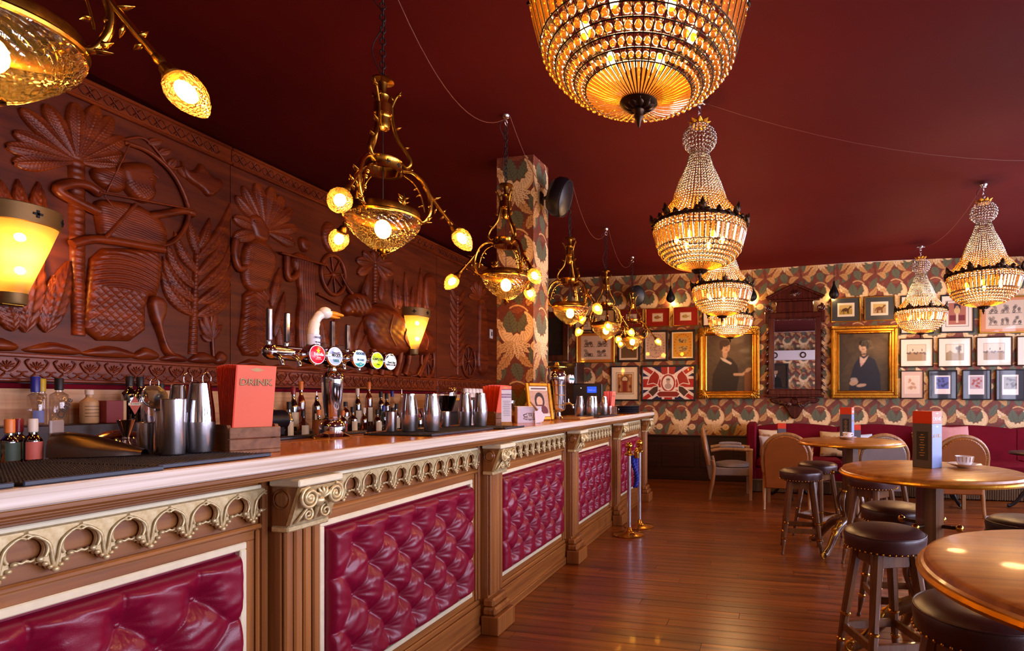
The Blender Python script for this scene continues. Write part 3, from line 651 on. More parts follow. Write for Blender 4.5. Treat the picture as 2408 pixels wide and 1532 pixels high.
objw('bull_head', blob([(4.56, 2.16), (4.65, 2.32), (4.8, 2.37), (4.97, 2.33), (5.0, 2.2), (4.84, 2.1), (4.72, 2.12), (4.62, 2.08)], .065, .07, .01, lambda U, V: .004 * np.sin(U * 90 + V * 60)), CW, p2)
objw('bull_eye', MB().ball((WX + .065, 4.74, 2.27), .022, 10, 6, sc=(.8, 1.2, 1)), CW, p2)
for pts in ([(4.7, 2.33), (4.62, 2.4), (4.55, 2.5)], [(4.84, 2.35), (4.85, 2.42), (4.88, 2.48)]): objw('horn', stroke(pts, [.022 - .0016 * i for i in range(11)], .03), CW, p2)
objw('bull_body', blob([(4.86, 2.13), (4.99, 2.29), (5.2, 2.32), (5.36, 2.29), (5.56, 2.17), (5.89, 2.17), (6.12, 2.06), (6.17, 1.88), (6.0, 1.79), (5.61, 1.81), (5.34, 1.74), (5.06, 1.75), (4.91, 1.93)], .085, .14, .012, fur), CW, p2)
for a_, b_ in (((5.02, 1.8), (4.96, 1.53)), ((5.17, 1.8), (5.13, 1.53)), ((5.46, 1.82), (5.36, 1.53)), ((5.62, 1.84), (5.53, 1.55)), ((5.97, 1.84), (5.78, 1.54))): objw('bull_leg', stroke([a_, ((a_[0] + b_[0]) / 2 + .02, (a_[1] + b_[1]) / 2), b_], .036, .02), CW, p2)
for pts in ([(5.25, 2.2), (5.2, 2.0), (5.3, 1.86)], [(5.5, 2.1), (5.45, 1.96), (5.55, 1.86)], [(5.8, 2.1), (5.9, 1.98), (5.86, 1.86)]): objw('muscle_ridge', stroke(pts, .012, .082), CW, p2)
for tip in ((4.8, 2.55), (4.78, 2.68), (4.87, 2.79), (5.01, 2.84), (5.19, 2.84), (5.34, 2.8), (5.34, 2.67), (5.24, 2.57)): leaf_part('palm_leaf', p2, CW, (5.06, 2.72), tip, .055, 0, .032, taper=1.3)
objw('palm_trunk', trunk_relief((5.05, 2.3), (5.06, 2.73), .03, .035, 12), CW, p2)
for b_, t_ in (((4.39, 1.62), (4.32, 2.05)), ((4.44, 1.62), (4.51, 2.08)), ((4.7, 1.7), (4.66, 2.02)), ((4.76, 1.75), (4.87, 2.08)), ((4.78, 1.62), (4.93, 1.95)), ((4.93, 2.35), (4.95, 2.58)), ((5.14, 2.34), (5.19, 2.67)), ((5.39, 2.3), (5.36, 2.62)), ((5.46, 2.3), (5.44, 2.56)), ((5.59, 2.25), (5.56, 2.74)), ((5.66, 2.2), (5.7, 2.6)), ((5.81, 2.3), (5.86, 2.86))): leaf_part('reed_leaf', p2, CW, b_, t_, .05, 0, .03)
objw('third_figure', blob([(5.92, 2.8), (6.1, 2.86), (6.17, 2.7), (6.16, 2.5), (6.1, 2.34), (5.94, 2.33), (5.9, 2.6)], .04, .05, .012, folds), CW, p2)
objw('cart_wheel', wheel_relief((5.99, 1.74), .13, .2), CW, p2)
# --- panel 3
objw('leaf_column', trunk_relief((6.66, 1.6), (6.66, 2.66), .03, .03, 24), CW, p3_)
for i in range(9):
    z = 1.7 + i * .11
    for s in (-1, 1): leaf_part('column_leaf', p3_, CW, (6.66, z), (6.66 + s * .17, z + .2), .035, s * -.02, .026)
objw('cart_wheel', wheel_relief((6.95, 1.80), .17, .22), CW, p3_); objw('robed_figure', blob([(7.2, 2.7), (7.32, 2.78), (7.42, 2.66), (7.46, 2.3), (7.5, 1.62), (7.15, 1.62), (7.2, 2.3)], .045, .05, .013, folds), CW, p3_)
for tip in ((6.95, 2.72), (7.0, 2.86), (7.12, 2.96), (7.28, 3.0), (7.42, 2.92), (7.5, 2.8)): leaf_part('feather', p3_, CW, (7.25, 2.72), tip, .05, 0, .03, taper=1.3)
# brushed metal strip closing the carved wall, small white switch plate
struct('trim_2', MB().box(LX, LX + .07, 8.5, BY - .03, .9, CZ - .01, .004), 'steel')
sw = thing('wall_switch', 'small white switch plate on the carved wall by the pillar', 'switch', (WX + .0, 7.60, 2.26)); obj('plate', MB().box(0, .014, -.045, .045, -.07, .07, .004), 'plaster', sw); obj('rocker', MB().box(.014, .022, -.015, .015, -.03, .03, .003), 'grey_card', sw)
# ================================================================ back bar below the panels
bb = thing('back_bar_counter', 'dark back bar counter under the carved panels, with pale splashback', 'counter', (LX, 4.5, 0))
objw('cabinet', MB().box(LX + .002, -3.55, .7, 8.10, .0, .90, .006), 'dark_wood', bb)
objw('counter_top', MB().box(LX + .002, -3.50, .7, 8.10, .90, .94, .006), 'dark_wood', bb)
objw('splashback', MB().box(LX + .002, LX + .02, .7, 8.10, .94, 1.335), 'backbar_pale', bb)
objw('red_strip', MB().box(LX + .002, LX + .03, .7, 8.10, 1.335, 1.366, .004), 'velvet', bb)
objw('bottle_step', MB().box(LX + .022, -3.84, .75, 3.0, .94, 1.13, .005), 'dark_wood', bb); objw('bottle_step', MB().box(LX + .022, -3.84, 3.0, 8.05, .94, 1.0, .005), 'dark_wood', bb)
# ================================================================ the bar
BZ = 1.106; BX0, BX1 = -1.98, -1.385; BYA, BYB = .2, 6.86
wt = thing('bar_worktop', 'long bar worktop with lacquered orange top and pale front edge', 'worktop', (-1.5, 3.5, 0))
m = MB(); m.box(BX0, PX1 + .003, BYA, PY0 - .002, BZ - .04, BZ, .003); m.box(BX0, PX1 + .003, PY1 + .002, BYB, BZ - .04, BZ, .003); m.box(PX1 + .003, BX1 - .03, BYA, BYB, BZ - .04, BZ, .003)
objw('top_surface', m, 'lacquered_top', wt)
objw('front_edge', MB().box(BX1 - .03, BX1, BYA, BYB, BZ - .04, BZ + .0005, .004), 'pale_wood', wt); objw('end_edge', MB().box(BX0, BX1, BYB, BYB + .03, BZ - .04, BZ + .0005, .004), 'pale_wood', wt)
m = MB()
for x1, z0, z1 in ((-1.40, BZ - .056, BZ - .04), (-1.42, BZ - .066, BZ - .056), (-1.445, BZ - .076, BZ - .066)): m.box(-1.54, x1, BYA, BYB + .01, z0, z1, .004)
objw('cornice', m, 'bar_wood', wt)
tag(obj('bar_carcass', MB().box(-1.79, -1.584, BYA + .1, BYB - .05, 0, BZ - .08), 'dark_wood'), 'dark boarded carcass behind the bar front', 'bar carcass')
# -- tufted leather pad (local: y along bar centred, z up from pad bottom, x out)
PW, PH = .98, .565
def pad_mesh():
    res = .0048; nu, nv = int(PW / res) + 1, int(PH / res) + 1; U, V = np.meshgrid(np.linspace(-PW / 2, PW / 2, nu), np.linspace(0, PH, nv)); px, rz, zt = .178, .098, PH / 2
    a = U / px + (V - zt) / (2 * rz); b = U / px - (V - zt) / (2 * rz)
    crease = np.sqrt(np.abs(np.sin(PI * a) * np.sin(PI * b)))
    # nearest buttons
    btn = [(i * px + (px / 2 if (r % 2) else 0), zt + r * rz) for r in range(-2, 3) for i in range(-4, 4)]; btn = [q for q in btn if abs(q[0]) < PW / 2 - .05]
    D = np.full(U.shape, 9.); ang = np.zeros_like(U)
    for y, z in btn:
        r = np.hypot(U - y, V - z); m_ = r < D; D = np.where(m_, r, D); ang = np.where(m_, np.arctan2(V - z, U - y), ang)
    dz = np.clip((np.abs(V - zt) - 2 * rz) / .05, 0, 1); dy = np.clip((np.abs(U) - (PW / 2 - .075)) / .045, 0, 1)
    side = np.sqrt(np.abs(np.sin(PI * U / px))); side2 = np.sqrt(np.abs(np.sin(PI * (V - zt) / (2 * rz) + PI / 2)))
    cz = crease * (1 - dz) + side * dz; cz = cz * (1 - dy) + np.maximum(side2, .0) * dy
    h = .026 * (1 - np.exp(-(D / .04) ** 2)) + .023 * np.minimum(1, cz * 1.2) ** .85 + .0019 * np.sin(13 * ang) * np.exp(-(D / .055) ** 2) * np.minimum(1, D / .012)
    h += .0012 * np.sin(U * 70 + 8 * np.sin(V * 23)) * cz
    e = np.minimum(np.minimum(U + PW / 2, PW / 2 - U), np.minimum(V, PH - V)); h = (h + .008) * np.sqrt(np.clip(1 - (1 - np.minimum(e / .028, 1)) ** 2, 0, 1))
    return grid_mesh('leather_pad', nu, nv, np.stack([h, U, V], -1), None, True), btn
PAD, BTN = pad_mesh(); PAD.materials.append(MATS['leather_red'])
BUT = MB().ball((0, 0, 0), .0085, 10, 6, sc=(.6, 1, 1)).mesh('button'); BUT.materials.append(MATS['leather_button'])
# -- scallop of the gilt valance, one arch with pendant (local y width .0877, hangs from z=0)
sc_ = MB(); hw = .0439; hr = .029
hole = [(hw - hr * math.sin(R(a)), -.047 + hr * math.cos(R(a))) for a in range(0, 131, 13)]
half = [(0, 0), (hw, 0)] + hole + [(.030, -.069), (.029, -.076), (.021, -.074), (.020, -.083), (.013, -.084), (.010, -.092), (0, -.101)]
outl = half[1:] + [(-y, z) for y, z in half[::-1][1:-1]]
sc_.prism(outl, -.005, .006, FACE_PX, .0035)
for s in (-1, 1):
    sc_.tube(spline([(.006, s * (hw - .001), -.0195)] + [(.007, s * (hw - (hr + .004) * math.sin(R(a))), -.047 + (hr + .004) * math.cos(R(a))) for a in range(15, 125, 15)], 3), .0036, 6)
    sc_.tube(spline([(.005, s * hw, -.010), (.007, s * .026, -.02), (.009, s * .010, -.038), (.008, s * .004, -.075), (.006, s * .001, -.092)], 4), .0034, 6)
    for y, z, r in ((.0245, -.067, .0062), (.0165, -.079, .0056), (.0085, -.088, .005)): sc_.ball((.009, s * y, z), r, 8, 5)
    sc_.tube([(.002, s * .028, -.066), (.004, s * .037, -.069), (.002, s * hw, -.066)], [.004, .003, .0045], 6)
sc_.ball((.009, 0, -.0955), .0068, 8, 5)
SCAL = sc_.mesh('scallop'); SCAL.materials.append(MATS['gilt_cream'])
FX = -1.53; PIT = 1.31; PC = [1.485 + PIT * k for k in range(5)]
names_bay = ['nearest red buttoned bar front bay, cut off by the left of the picture', 'red buttoned bar front bay below the beer tap tower', 'red buttoned bar front bay under the white tin and gilt frame', 'red buttoned bar front bay behind the nearer brass rope post', 'farthest red buttoned bar front bay at the end of the bar']
for k in range(5):
    a = PC[k] - PIT + .075; b = PC[k] - .075; c = (a + b) / 2; L_ = b - a
    t = thing('bar_front_bay', names_bay[k], 'bar panel', (FX, c, 0), 0, 'buttoned bays of the bar front')
    h = L_ / 2 - .002
    obj('upper_rail', MB().box(-.05, 0, -h, h, .845, 1.03, .002), 'bar_wood', t); obj('lower_rail', MB().box(-.05, 0, -h, h, .0, .215, .002), 'bar_wood', t)
    for s in (-1, 1): obj('stile', MB().box(-.05, 0, *sorted((s * h, s * (PW / 2 + .027))), .215, .845, .002), 'bar_wood_upright', t)
    obj('rail_moulding', MB().box(0, .014, -h, h, .875, .892, .005), 'bar_wood', t)
    obj('skirting', MB().box(0, .02, -h, h, 0, .155, .004).box(0, .03, -h, h, 0, .05, .004).box(0, .014, -h, h, .155, .185, .006), 'bar_wood', t)
    for s in (-1, 1): obj('side_moulding', MB().box(0, .02, *sorted((s * h, s * (h - .02))), .185, 1.03, .005).box(0, .01, *sorted((s * (h - .02), s * (h - .034))), .185, .875, .004), 'bar_wood_upright', t)
    for z in (.218, .824): obj('cream_bead', MB().box(-.03, .006, -PW / 2 - .026, PW / 2 + .026, z, z + .022, .003), 'cream_trim', t)
    for s in (-1, 1): obj('cream_bead', MB().box(-.03, .006, *sorted((s * (PW / 2 + .004), s * (PW / 2 + .026))), .24, .824, .003), 'cream_trim', t)
    obj('pad_board', MB().box(-.045, -.012, -PW / 2 - .003, PW / 2 + .003, .24, .824), 'leather_button', t)
    p = obj('leather_pad', PAD, None, t, (-.012, 0, .25))
    for y, z in BTN: obj('button', BUT, None, p, (.010, y, z))
    obj('valance_strip', MB().box(0, .012, -h, h, .99, 1.012, .003), 'cream_trim', t)
    n = 12; q = (2 * h - .02) / n
    for i in range(n):
        o = obj('scallop', SCAL, None, t, (.014, -h + .01 + q * (i + .5), 1.002)); o.scale = (1, q / .0878, 1)
def spiral(c, r0, turns, s=1, n=36, x=0):
    return [(x + .004 * math.sin(PI * i / n), c[0] + s * (r0 * (1 - .82 * i / n)) * math.cos(PI / 2 + turns * 2 * PI * i / n), c[1] + (r0 * (1 - .82 * i / n)) * math.sin(PI / 2 + turns * 2 * PI * i / n)) for i in range(n + 1)]
names_pil = ['nearest fluted bar pilaster with gilt ionic capital', 'fluted bar pilaster left of the white tin, beside the drinks card', 'fluted bar pilaster with gilt capital below the till', 'fluted bar pilaster right behind the brass rope posts', 'end pilaster with gilt capital at the far corner of the bar']
for k, c in enumerate(PC):
    t = thing('bar_pilaster', names_pil[k], 'pilaster', (FX, c, 0), 0, 'pilasters of the bar front')
    obj('shaft', MB().box(-.05, .06, -.073, .073, .16, 1.028, .003), 'bar_wood_upright', t)
    for y in (-.054, -.018, .018, .054): obj('reed', MB().box(.06, .075, y - .0155, y + .0155, .205, .878, .005), 'bar_wood_upright', t)
    obj('plinth', MB().box(-.05, .04, -.073, .073, 0, .16).box(.032, .135, -.1, .1, 0, .10, .004).box(.032, .115, -.092, .092, .10, .145, .012).box(.032, .10, -.086, .086, .145, .19, .01), 'bar_wood_upright', t)
    pr = [(.032, .878), (.085, .878), (.086, .90), (.10, .915), (.118, .955), (.135, .985), (.135, 1.012), (.032, 1.012)]
    cb = obj('capital', MB().prism([(x, z) for x, z in pr], -.078, .078, Matrix(((1, 0, 0, 0), (0, 0, -1, 0), (0, 1, 0, 0), (0, 0, 0, 1)))), 'bar_wood_upright', t)
    obj('abacus', MB().box(.032, .146, -.09, .09, 1.006, 1.029, .004), 'cream_trim', t)
    obj('capital_foot', MB().box(.032, .096, -.083, .083, .862, .882, .004), 'gilt_cream', t)
    fm = MB(); fm.add([(.1, -.079, .884), (.1, .079, .884), (.148, .085, 1.004), (.148, -.085, 1.004)], [(0, 1, 2, 3)]); fm.add([(.1, -.079, .884), (.148, -.085, 1.004), (.13, -.079, 1.004), (.085, -.079, .884)], [(0, 1, 2, 3)]); fm.add([(.1, .079, .884), (.085, .079, .884), (.13, .079, 1.004), (.148, .085, 1.004)], [(0, 1, 2, 3)])
    fc = obj('capital_face', fm, 'gilt_cream', t)
    for s in (-1, 1):
        obj('volute', MB().tube(spiral((s * .052, .968), .034, 2.2, -s, 40, .146), .0058, 7).ball((.146, s * .052, .966), .010, 8, 5), 'gilt_cream', fc)
        obj('curled_leaf', MB().tube(spiral((s * .035, .912), .021, 1.6, s, 30, .122), .0045, 6).tube(spline([(.13, s * .012, .94), (.13, s * .03, .945), (.118, s * .06, .905), (.11, s * .068, .89)], 5), .005, 6), 'gilt_cream', fc)
    for j in range(5):
        a = R(90 + (j - 2) * 24); obj('palmette_ray', MB().tube([(.14, .006 * math.cos(a), .955 + .006 * math.sin(a)), (.152, .026 * math.cos(a), .955 + .026 * math.sin(a)), (.148, .042 * math.cos(a), .955 + .042 * math.sin(a))], [.004, .007, .003], 6), 'gilt_cream', fc)
    obj('rosette', MB().tube([(.135, -.004, .952), (.145, 0, .952), (.15, .004, .952)], [.02, .016, .006], 8).tube([(.128, 0, .94), (.122, 0, .915), (.112, 0, .89)], [.008, .007, .004], 7), 'gilt_cream', fc)
    obj('side_roundel', MB().lathe([(.0, .006), (.02, .006), (.026, 0), (.03, .004), (.034, 0)], 20, T(.07, -.078, .965) @ RXm(PI / 2)), 'bar_wood_upright', t)
tag(obj('bar_end_panel', MB().box(-1.95, FX - .005, BYB - .045, BYB - .02, 0, 1.028, .004), 'bar_wood_upright'), 'plain wooden end panel closing the far end of the bar', 'panel')
# ================================================================ hanging lamps
def point(name, parent, loc, watts, rad=.03, col=(1, .62, .24)):
    l = bpy.data.lights.new(name, 'POINT'); l.energy = watts * WARM; l.shadow_soft_size = rad; l.color = col
    o = bpy.data.objects.new(name, l); o.location = loc; return link(o, parent)
def chain_mesh(z0, z1, ll=.034, wd=.011, r=.0028):
    m = MB(); n = int((z0 - z1) / (ll * .78)); st = (z0 - z1) / n
    for i in range(n):
        zc = z0 - st * (i + .5); q = RZ(PI / 2 * (i % 2))
        pts = [(wd * math.cos(a) , 0, zc + (ll / 2) * math.sin(a)) for a in [2 * PI * k / 12 for k in range(12)]]
        m.tube([tuple(q @ Vector(p)) for p in pts], r, 5, closed=True)
    return m
def polar(pts, a): return [(r * math.cos(a), r * math.sin(a), z) for r, z in pts]
def leaf3(m, base, tip, wd, th=.004):
    """small metal leaf"""
    b, t = Vector(base), Vector(tip); d = t - b; u = d.cross(Vector((.3, .5, .8))).normalized(); P = [b + d * k / 5 for k in range(6)]; wd = wd * 1.35
    m.tube(P, [wd * x for x in (.25, .8, 1, .85, .5, .05)], 6, flat=.5)
GZ = lambda z: z - CZ
def gasolier(label):
    t = thing('gas_style_pendant', label, 'pendant lamp', (0, 0, CZ), 0, 'brass pendant lamps over the bar')
    obj('ceiling_hook', MB().lathe([(0, 0), (.028, 0), (.03, -.01), (.022, -.026), (.008, -.03), (.008, -.045), (0, -.045)], 14).tube([(.018 * math.cos(a), 0, -.062 + .018 * math.sin(a)) for a in [2 * PI * k / 12 for k in range(12)]], .004, 6, closed=True), 'steel', t)
    obj('chain', chain_mesh(-.08, GZ(2.75)), 'iron', t)
    obj('flex', MB().tube(spline([(.01, 0, -.03), (-.05, .02, -.1), (.012, .01, -.2), (-.045, 0, -.36), (0, 0, GZ(2.76))], 6), .0025, 5), 'black_cable', t)
    obj('cap', MB().lathe([(0, GZ(2.765)), (.02, GZ(2.76)), (.046, GZ(2.75)), (.048, GZ(2.742)), (.02, GZ(2.735)), (.014, GZ(2.70)), (.016, GZ(2.685))], 24), 'old_brass', t)
    obj('vase', MB().lathe([(.014, GZ(2.69)), (.03, GZ(2.675)), (.024, GZ(2.655)), (.028, GZ(2.64)), (.038, GZ(2.635)), (.04, GZ(2.59)), (.034, GZ(2.585)), (.03, GZ(2.57)), (.033, GZ(2.545)), (.028, GZ(2.525)), (.014, GZ(2.515)), (0, GZ(2.512))], 24), 'brass', t)
    obj('centre_wire', MB().tube([(0, 0, GZ(2.52)), (0, 0, GZ(2.12))], .0022, 5), 'black_cable', t)
    rg = obj('ring', MB().lathe([(.074, GZ(2.325)), (.084, GZ(2.322)), (.082, GZ(2.33)), (.082, GZ(2.368)), (.086, GZ(2.375)), (.075, GZ(2.377)), (.077, GZ(2.365)), (.077, GZ(2.33)), (.074, GZ(2.325))], 40), 'brass', t)
    for k in range(9):
        M = RZ(2 * PI * k / 9) @ T(.0825, 0, GZ(2.349)); obj('cross', MB().box(-.001, .001, -.011, .011, -.003, .003, 0, M).box(-.001, .001, -.003, .003, -.011, .011, 0, M), 'iron', rg)
    for k in range(3):
        a = 2 * PI * k / 3
        m = MB().tube(spline(polar([(.036, GZ(2.63)), (.04, GZ(2.57)), (.062, GZ(2.49)), (.105, GZ(2.43)), (.118, GZ(2.39)), (.10, GZ(2.363)), (.085, GZ(2.375))], a), 6), .0095, 8)
        m.tube(spline(polar([(.036, GZ(2.63)), (.048, GZ(2.665)), (.06, GZ(2.69)), (.078, GZ(2.715))], a), 4), [.007] * 9 + [.005, .004, .003, .002], 7)
        for r_, z, dr, dz in ((.05, 2.53, .03, .02), (.085, 2.45, .03, .012), (.06, 2.69, .022, .012), (.045, 2.66, -.02, .03), (.1, 2.365, -.03, .012)): leaf3(m, polar([(r_, GZ(z))], a)[0], polar([(r_ + dr, GZ(z + dz))], a)[0], .009)
        obj('upper_scroll', m, 'old_brass', t)
        am = MB().tube(spline(polar([(.084, GZ(2.345)), (.13, GZ(2.345)), (.178, GZ(2.305)), (.206, GZ(2.235)), (.205, GZ(2.175)), (.18, GZ(2.125)), (.16, GZ(2.118))], a), 6), .0105, 8)
        am.tube(spline(polar([(.18, GZ(2.29)), (.235, GZ(2.215)), (.30, GZ(2.135))], a), 5), .0095, 8)
        am.tube(spline(polar([(.09, GZ(2.325)), (.13, GZ(2.30)), (.16, GZ(2.255)), (.175, GZ(2.20)), (.18, GZ(2.17))], a), 5), .004, 6)
        for r_, z, dr, dz in ((.215, 2.235, .04, .018), (.235, 2.205, -.01, -.04), (.165, 2.25, -.022, -.014), (.175, 2.2, -.022, -.012), (.15, 2.28, -.02, -.016), (.17, 2.118, .045, .006), (.185, 2.13, .03, .02), (.26, 2.175, .02, .025), (.27, 2.165, -.02, -.02), (.12, 2.345, .01, .025)): leaf3(am, polar([(r_, GZ(z))], a)[0], polar([(r_ + dr, GZ(z + dz))], a)[0], .009)
        for r_, z in ((.16, 2.112), (.196, 2.14), (.205, 2.2)): am.ball(polar([(r_, GZ(z))], a)[0], .011, 8, 5)
        ar = obj('arm', am, 'brass', t); d = polar([(.62, -.78)], a)[0]; M = frame(polar([(.30, GZ(2.135))], a)[0], d)
        obj('socket', MB().lathe([(.010, -.012), (.013, 0), (.011, .012), (.017, .02), (.02, .034), (.026, .040), (.024, .05)], 16, M), 'old_brass', ar)
        obj('glass_shade', MB().lathe([(.022, .042), (.036, .052), (.045, .072), (.046, .09), (.040, .112), (.028, .134), (.014, .15), (0, .158)], 20, M), 'bulb_glass', ar)
        obj('bulb', MB().ball((0, 0, .086), .022, 12, 8, M, (1, 1, 1.35)), 'bulb_light', ar)
        point('bulb_glow', ar, tuple(M @ Vector((0, 0, .086))), 3.2, .03)
        lf = MB(); b_ = a + PI / 3; leaf3(lf, polar([(.15, GZ(2.13))], b_)[0], polar([(.152, GZ(2.20))], b_)[0], .014)
        for s in (-1, 1):
            for z in (2.15, 2.17): leaf3(lf, polar([(.15, GZ(z))], b_)[0], polar([(.155, GZ(z + .018))], b_ + s * .19)[0], .008)
        obj('rim_leaf', lf, 'old_brass', t)
    obj('bowl_rim', MB().lathe([(.150, GZ(2.145)), (.156, GZ(2.148)), (.160, GZ(2.14)), (.160, GZ(2.12)), (.168, GZ(2.112)), (.166, GZ(2.104)), (.156, GZ(2.104)), (.150, GZ(2.115)), (.150, GZ(2.145))], 48), 'old_brass', t)
    n = 48; prof = [(.157, 2.106), (.161, 2.094), (.156, 2.076), (.138, 2.048), (.112, 2.02), (.082, 1.994), (.05, 1.97), (.024, 1.958)]
    P = np.array([[[(r + .0022 * (1 if (j + i) % 2 else -1)) * math.cos(2 * PI * i / n), (r + .0022 * (1 if (j + i) % 2 else -1)) * math.sin(2 * PI * i / n), GZ(z)] for i in range(n + 1)] for j, (r, z) in enumerate(spline([(r, z, 0) for r, z in prof], 3)[i][:2] for i in range(22))])
    P[:, -1] = P[:, 0]; obj('glass_bowl', grid_mesh('glass_bowl', n + 1, P.shape[0], P, None, False), 'cut_glass', t)
    obj('finial', MB().lathe([(.03, GZ(1.962)), (.03, GZ(1.955)), (.014, GZ(1.95)), (.018, GZ(1.94)), (.008, GZ(1.93)), (.006, GZ(1.922)), (0, GZ(1.915))], 16), 'brass', t)
    obj('bowl_bulb', MB().ball((0, 0, GZ(2.06)), .036, 14, 8, None, (1, 1, 1.2)), 'bulb_light', t); point('bowl_glow', t, (0, 0, GZ(2.06)), 5.5, .04)
    return t
g0 = gasolier('nearest brass pendant lamp, cut off at the upper left corner')
g0.location = (-1.715, .875, CZ); g0.rotation_euler = (0, 0, R(42))
lamps = [((-1.72, 2.2), 42, 'brass pendant lamp with three cut glass globes above the beer taps'), ((-1.74, 3.474), 87, 'brass pendant lamp hanging directly before the papered pillar'),
         ((-1.745, 4.76), 92, 'brass pendant lamp just beyond the pillar, below the black speaker'), ((-1.785, 6.06), 50, 'brass pendant lamp fourth along the bar, before the horse and rider sketches'), ((-1.79, 7.36), 12, 'farthest brass pendant lamp, above the till at the end of the bar')]
for (x, y), a, lab in lamps: dup(g0, (x, y, CZ), R(a), lab)

def chandelier(label):
    t = thing('crystal_chandelier', label, 'chandelier', (0, 0, CZ), 0, 'basket crystal chandeliers')
    obj('ceiling_clamp', MB().lathe([(0, 0), (.03, 0), (.032, -.012), (.02, -.03), (0, -.03)], 14).tube([(-.05, 0, -.02), (.05, 0, -.02)], .006, 6).tube([(.012 * math.cos(a), 0, -.045 + .016 * math.sin(a)) for a in [2 * PI * k / 12 for k in range(12)]], .004, 6, closed=True), 'steel', t)
    obj('hanging_hook', chain_mesh(-.055, -.165, .045, .012, .0035), 'steel', t)
    obj('flex', MB().tube(spline([(.02, 0, -.02), (-.09, .02, -.08), (-.09, .02, -.15), (-.03, .03, -.21), (.05, .02, -.17), (0, 0, -.16)], 6), .0022, 5), 'black_cable', t)
    m = MB()
    for k in range(8):
        a = 2 * PI * k / 8; leaf3(m, polar([(.02, -.17)], a)[0], polar([(.075, -.150)], a)[0], .016); leaf3(m, polar([(.02, -.172)], a + .4)[0], polar([(.06, -.185)], a + .4)[0], .014)
    m.lathe([(0, -.155), (.03, -.16), (.05, -.17), (.05, -.178), (0, -.182)], 20); obj('crown', m, 'gold_leaf', t)
    def rows(pts, n, br, sq=1.0):
        mb = MB()
        for j, (r, z) in enumerate(pts):
            b_ = min(br, PI * r / n * .84) if sq else br
            for i in range(n): a = 2 * PI * i / n; mb.ball((r * math.cos(a), r * math.sin(a), z), b_, 6, 4)
        return mb
    Zs = np.linspace(2.87, 2.425, 25); Rz = np.interp(-Zs, [-2.88, -2.79, -2.773, -2.69, -2.55, -2.467, -2.42], [.062, .088, .096, .132, .18, .243, .284])
    o = obj('bead_globe', rows([(max(.03, .106 * math.sin(b)), GZ(2.975 + .098 * math.cos(b))) for b in np.linspace(.55, 2.55, 9)], 26, .0105), 'crystal_top', t); o['kind'] = 'stuff'
    o = obj('bead_cone_upper', rows([(r, GZ(z)) for r, z in zip(Rz[:15], Zs[:15])], 44, .0105), 'crystal_top', t); o['kind'] = 'stuff'
    o = obj('bead_cone_lower', rows([(r, GZ(z)) for r, z in zip(Rz[15:], Zs[15:])], 56, .0105), 'crystal', t); o['kind'] = 'stuff'
    o = obj('bead_rows', rows([(.292, GZ(2.385)), (.296, GZ(2.362)), (.262, GZ(2.236)), (.244, GZ(2.212)), (.221, GZ(2.189)), (.194, GZ(2.168)), (.166, GZ(2.151))], 56, .0108), 'crystal', t); o['kind'] = 'stuff'
    wm = MB()
    for r, z in [(.30, 2.40), (.298, 2.35), (.275, 2.252), (.254, 2.224), (.234, 2.2), (.209, 2.178), (.181, 2.159), (.15, 2.144), (.062, 2.885), (.066, 2.865)]: wm.tube([(r * math.cos(2 * PI * i / 48), r * math.sin(2 * PI * i / 48), GZ(z)) for i in range(48)], .0024, 4, closed=True)
    for i in range(56):
        a = 2 * PI * (i + .5) / 56; wm.tube(polar([(.300, GZ(2.40)), (.3, GZ(2.35)), (.276, GZ(2.252)), (.235, GZ(2.2)), (.15, GZ(2.144)), (.1, GZ(2.128)), (.05, GZ(2.117))], a), .0019, 3)
    for i in range(40):
        a = 2 * PI * (i + .5) / 40; wm.tube(polar([(r + .002, GZ(z)) for r, z in zip(Rz[::4], Zs[::4])], a), .0012, 3)
    o = obj('wire_frame', wm, 'bronze', t); o['kind'] = 'stuff'
    pm = MB()
    for i in range(56):
        a = 2 * PI * i / 56; M = RZ(a) @ frame((.297, 0, GZ(2.348)), (-.025, 0, -.094)); pm.box(-.005, .005, -.0105, .0105, 0, .094, .003, M)
    o = obj('prisms', pm, 'crystal', t); o['kind'] = 'stuff'
    fm = MB()
    for i in range(56):
        a = 2 * PI * i / 56; fm.tube(polar([(.147, GZ(2.143)), (.1, GZ(2.127)), (.045, GZ(2.116))], a), [.0056, .0042, .002], 5)
    o = obj('fan_prisms', fm, 'crystal', t); o['kind'] = 'stuff'
    bm = MB().lathe([(.052, GZ(2.122)), (.054, GZ(2.114)), (.046, GZ(2.106)), (.03, GZ(2.10)), (.016, GZ(2.095)), (.012, GZ(2.085)), (.014, GZ(2.076)), (.008, GZ(2.066)), (.004, GZ(2.05)), (0, GZ(2.045))], 24)
    for i in range(10): a = 2 * PI * i / 10; leaf3(bm, polar([(.014, GZ(2.098))], a)[0], polar([(.05, GZ(2.11))], a)[0], .011)
    obj('boss', bm, 'bronze', t)
    lm = MB().lathe([(.286, GZ(2.425)), (.296, GZ(2.42)), (.300, GZ(2.405)), (.298, GZ(2.396)), (.288, GZ(2.40))], 48)
    for i in range(28):
        a = 2 * PI * i / 28; leaf3(lm, polar([(.296, GZ(2.405))], a)[0], polar([(.31, GZ(2.445 if i % 2 else 2.43))], a)[0], .017); leaf3(lm, polar([(.30, GZ(2.41))], a)[0], polar([(.312, GZ(2.385))], a + .05)[0], .012)
    for i in range(8):
        a = 2 * PI * i / 8
        for da, dz in ((0, .075), (.07, .045), (-.07, .045)): leaf3(lm, polar([(.298, GZ(2.41))], a)[0], polar([(.322, GZ(2.41 + dz))], a + da)[0], .017)
    obj('leaf_band', lm, 'bronze', t)
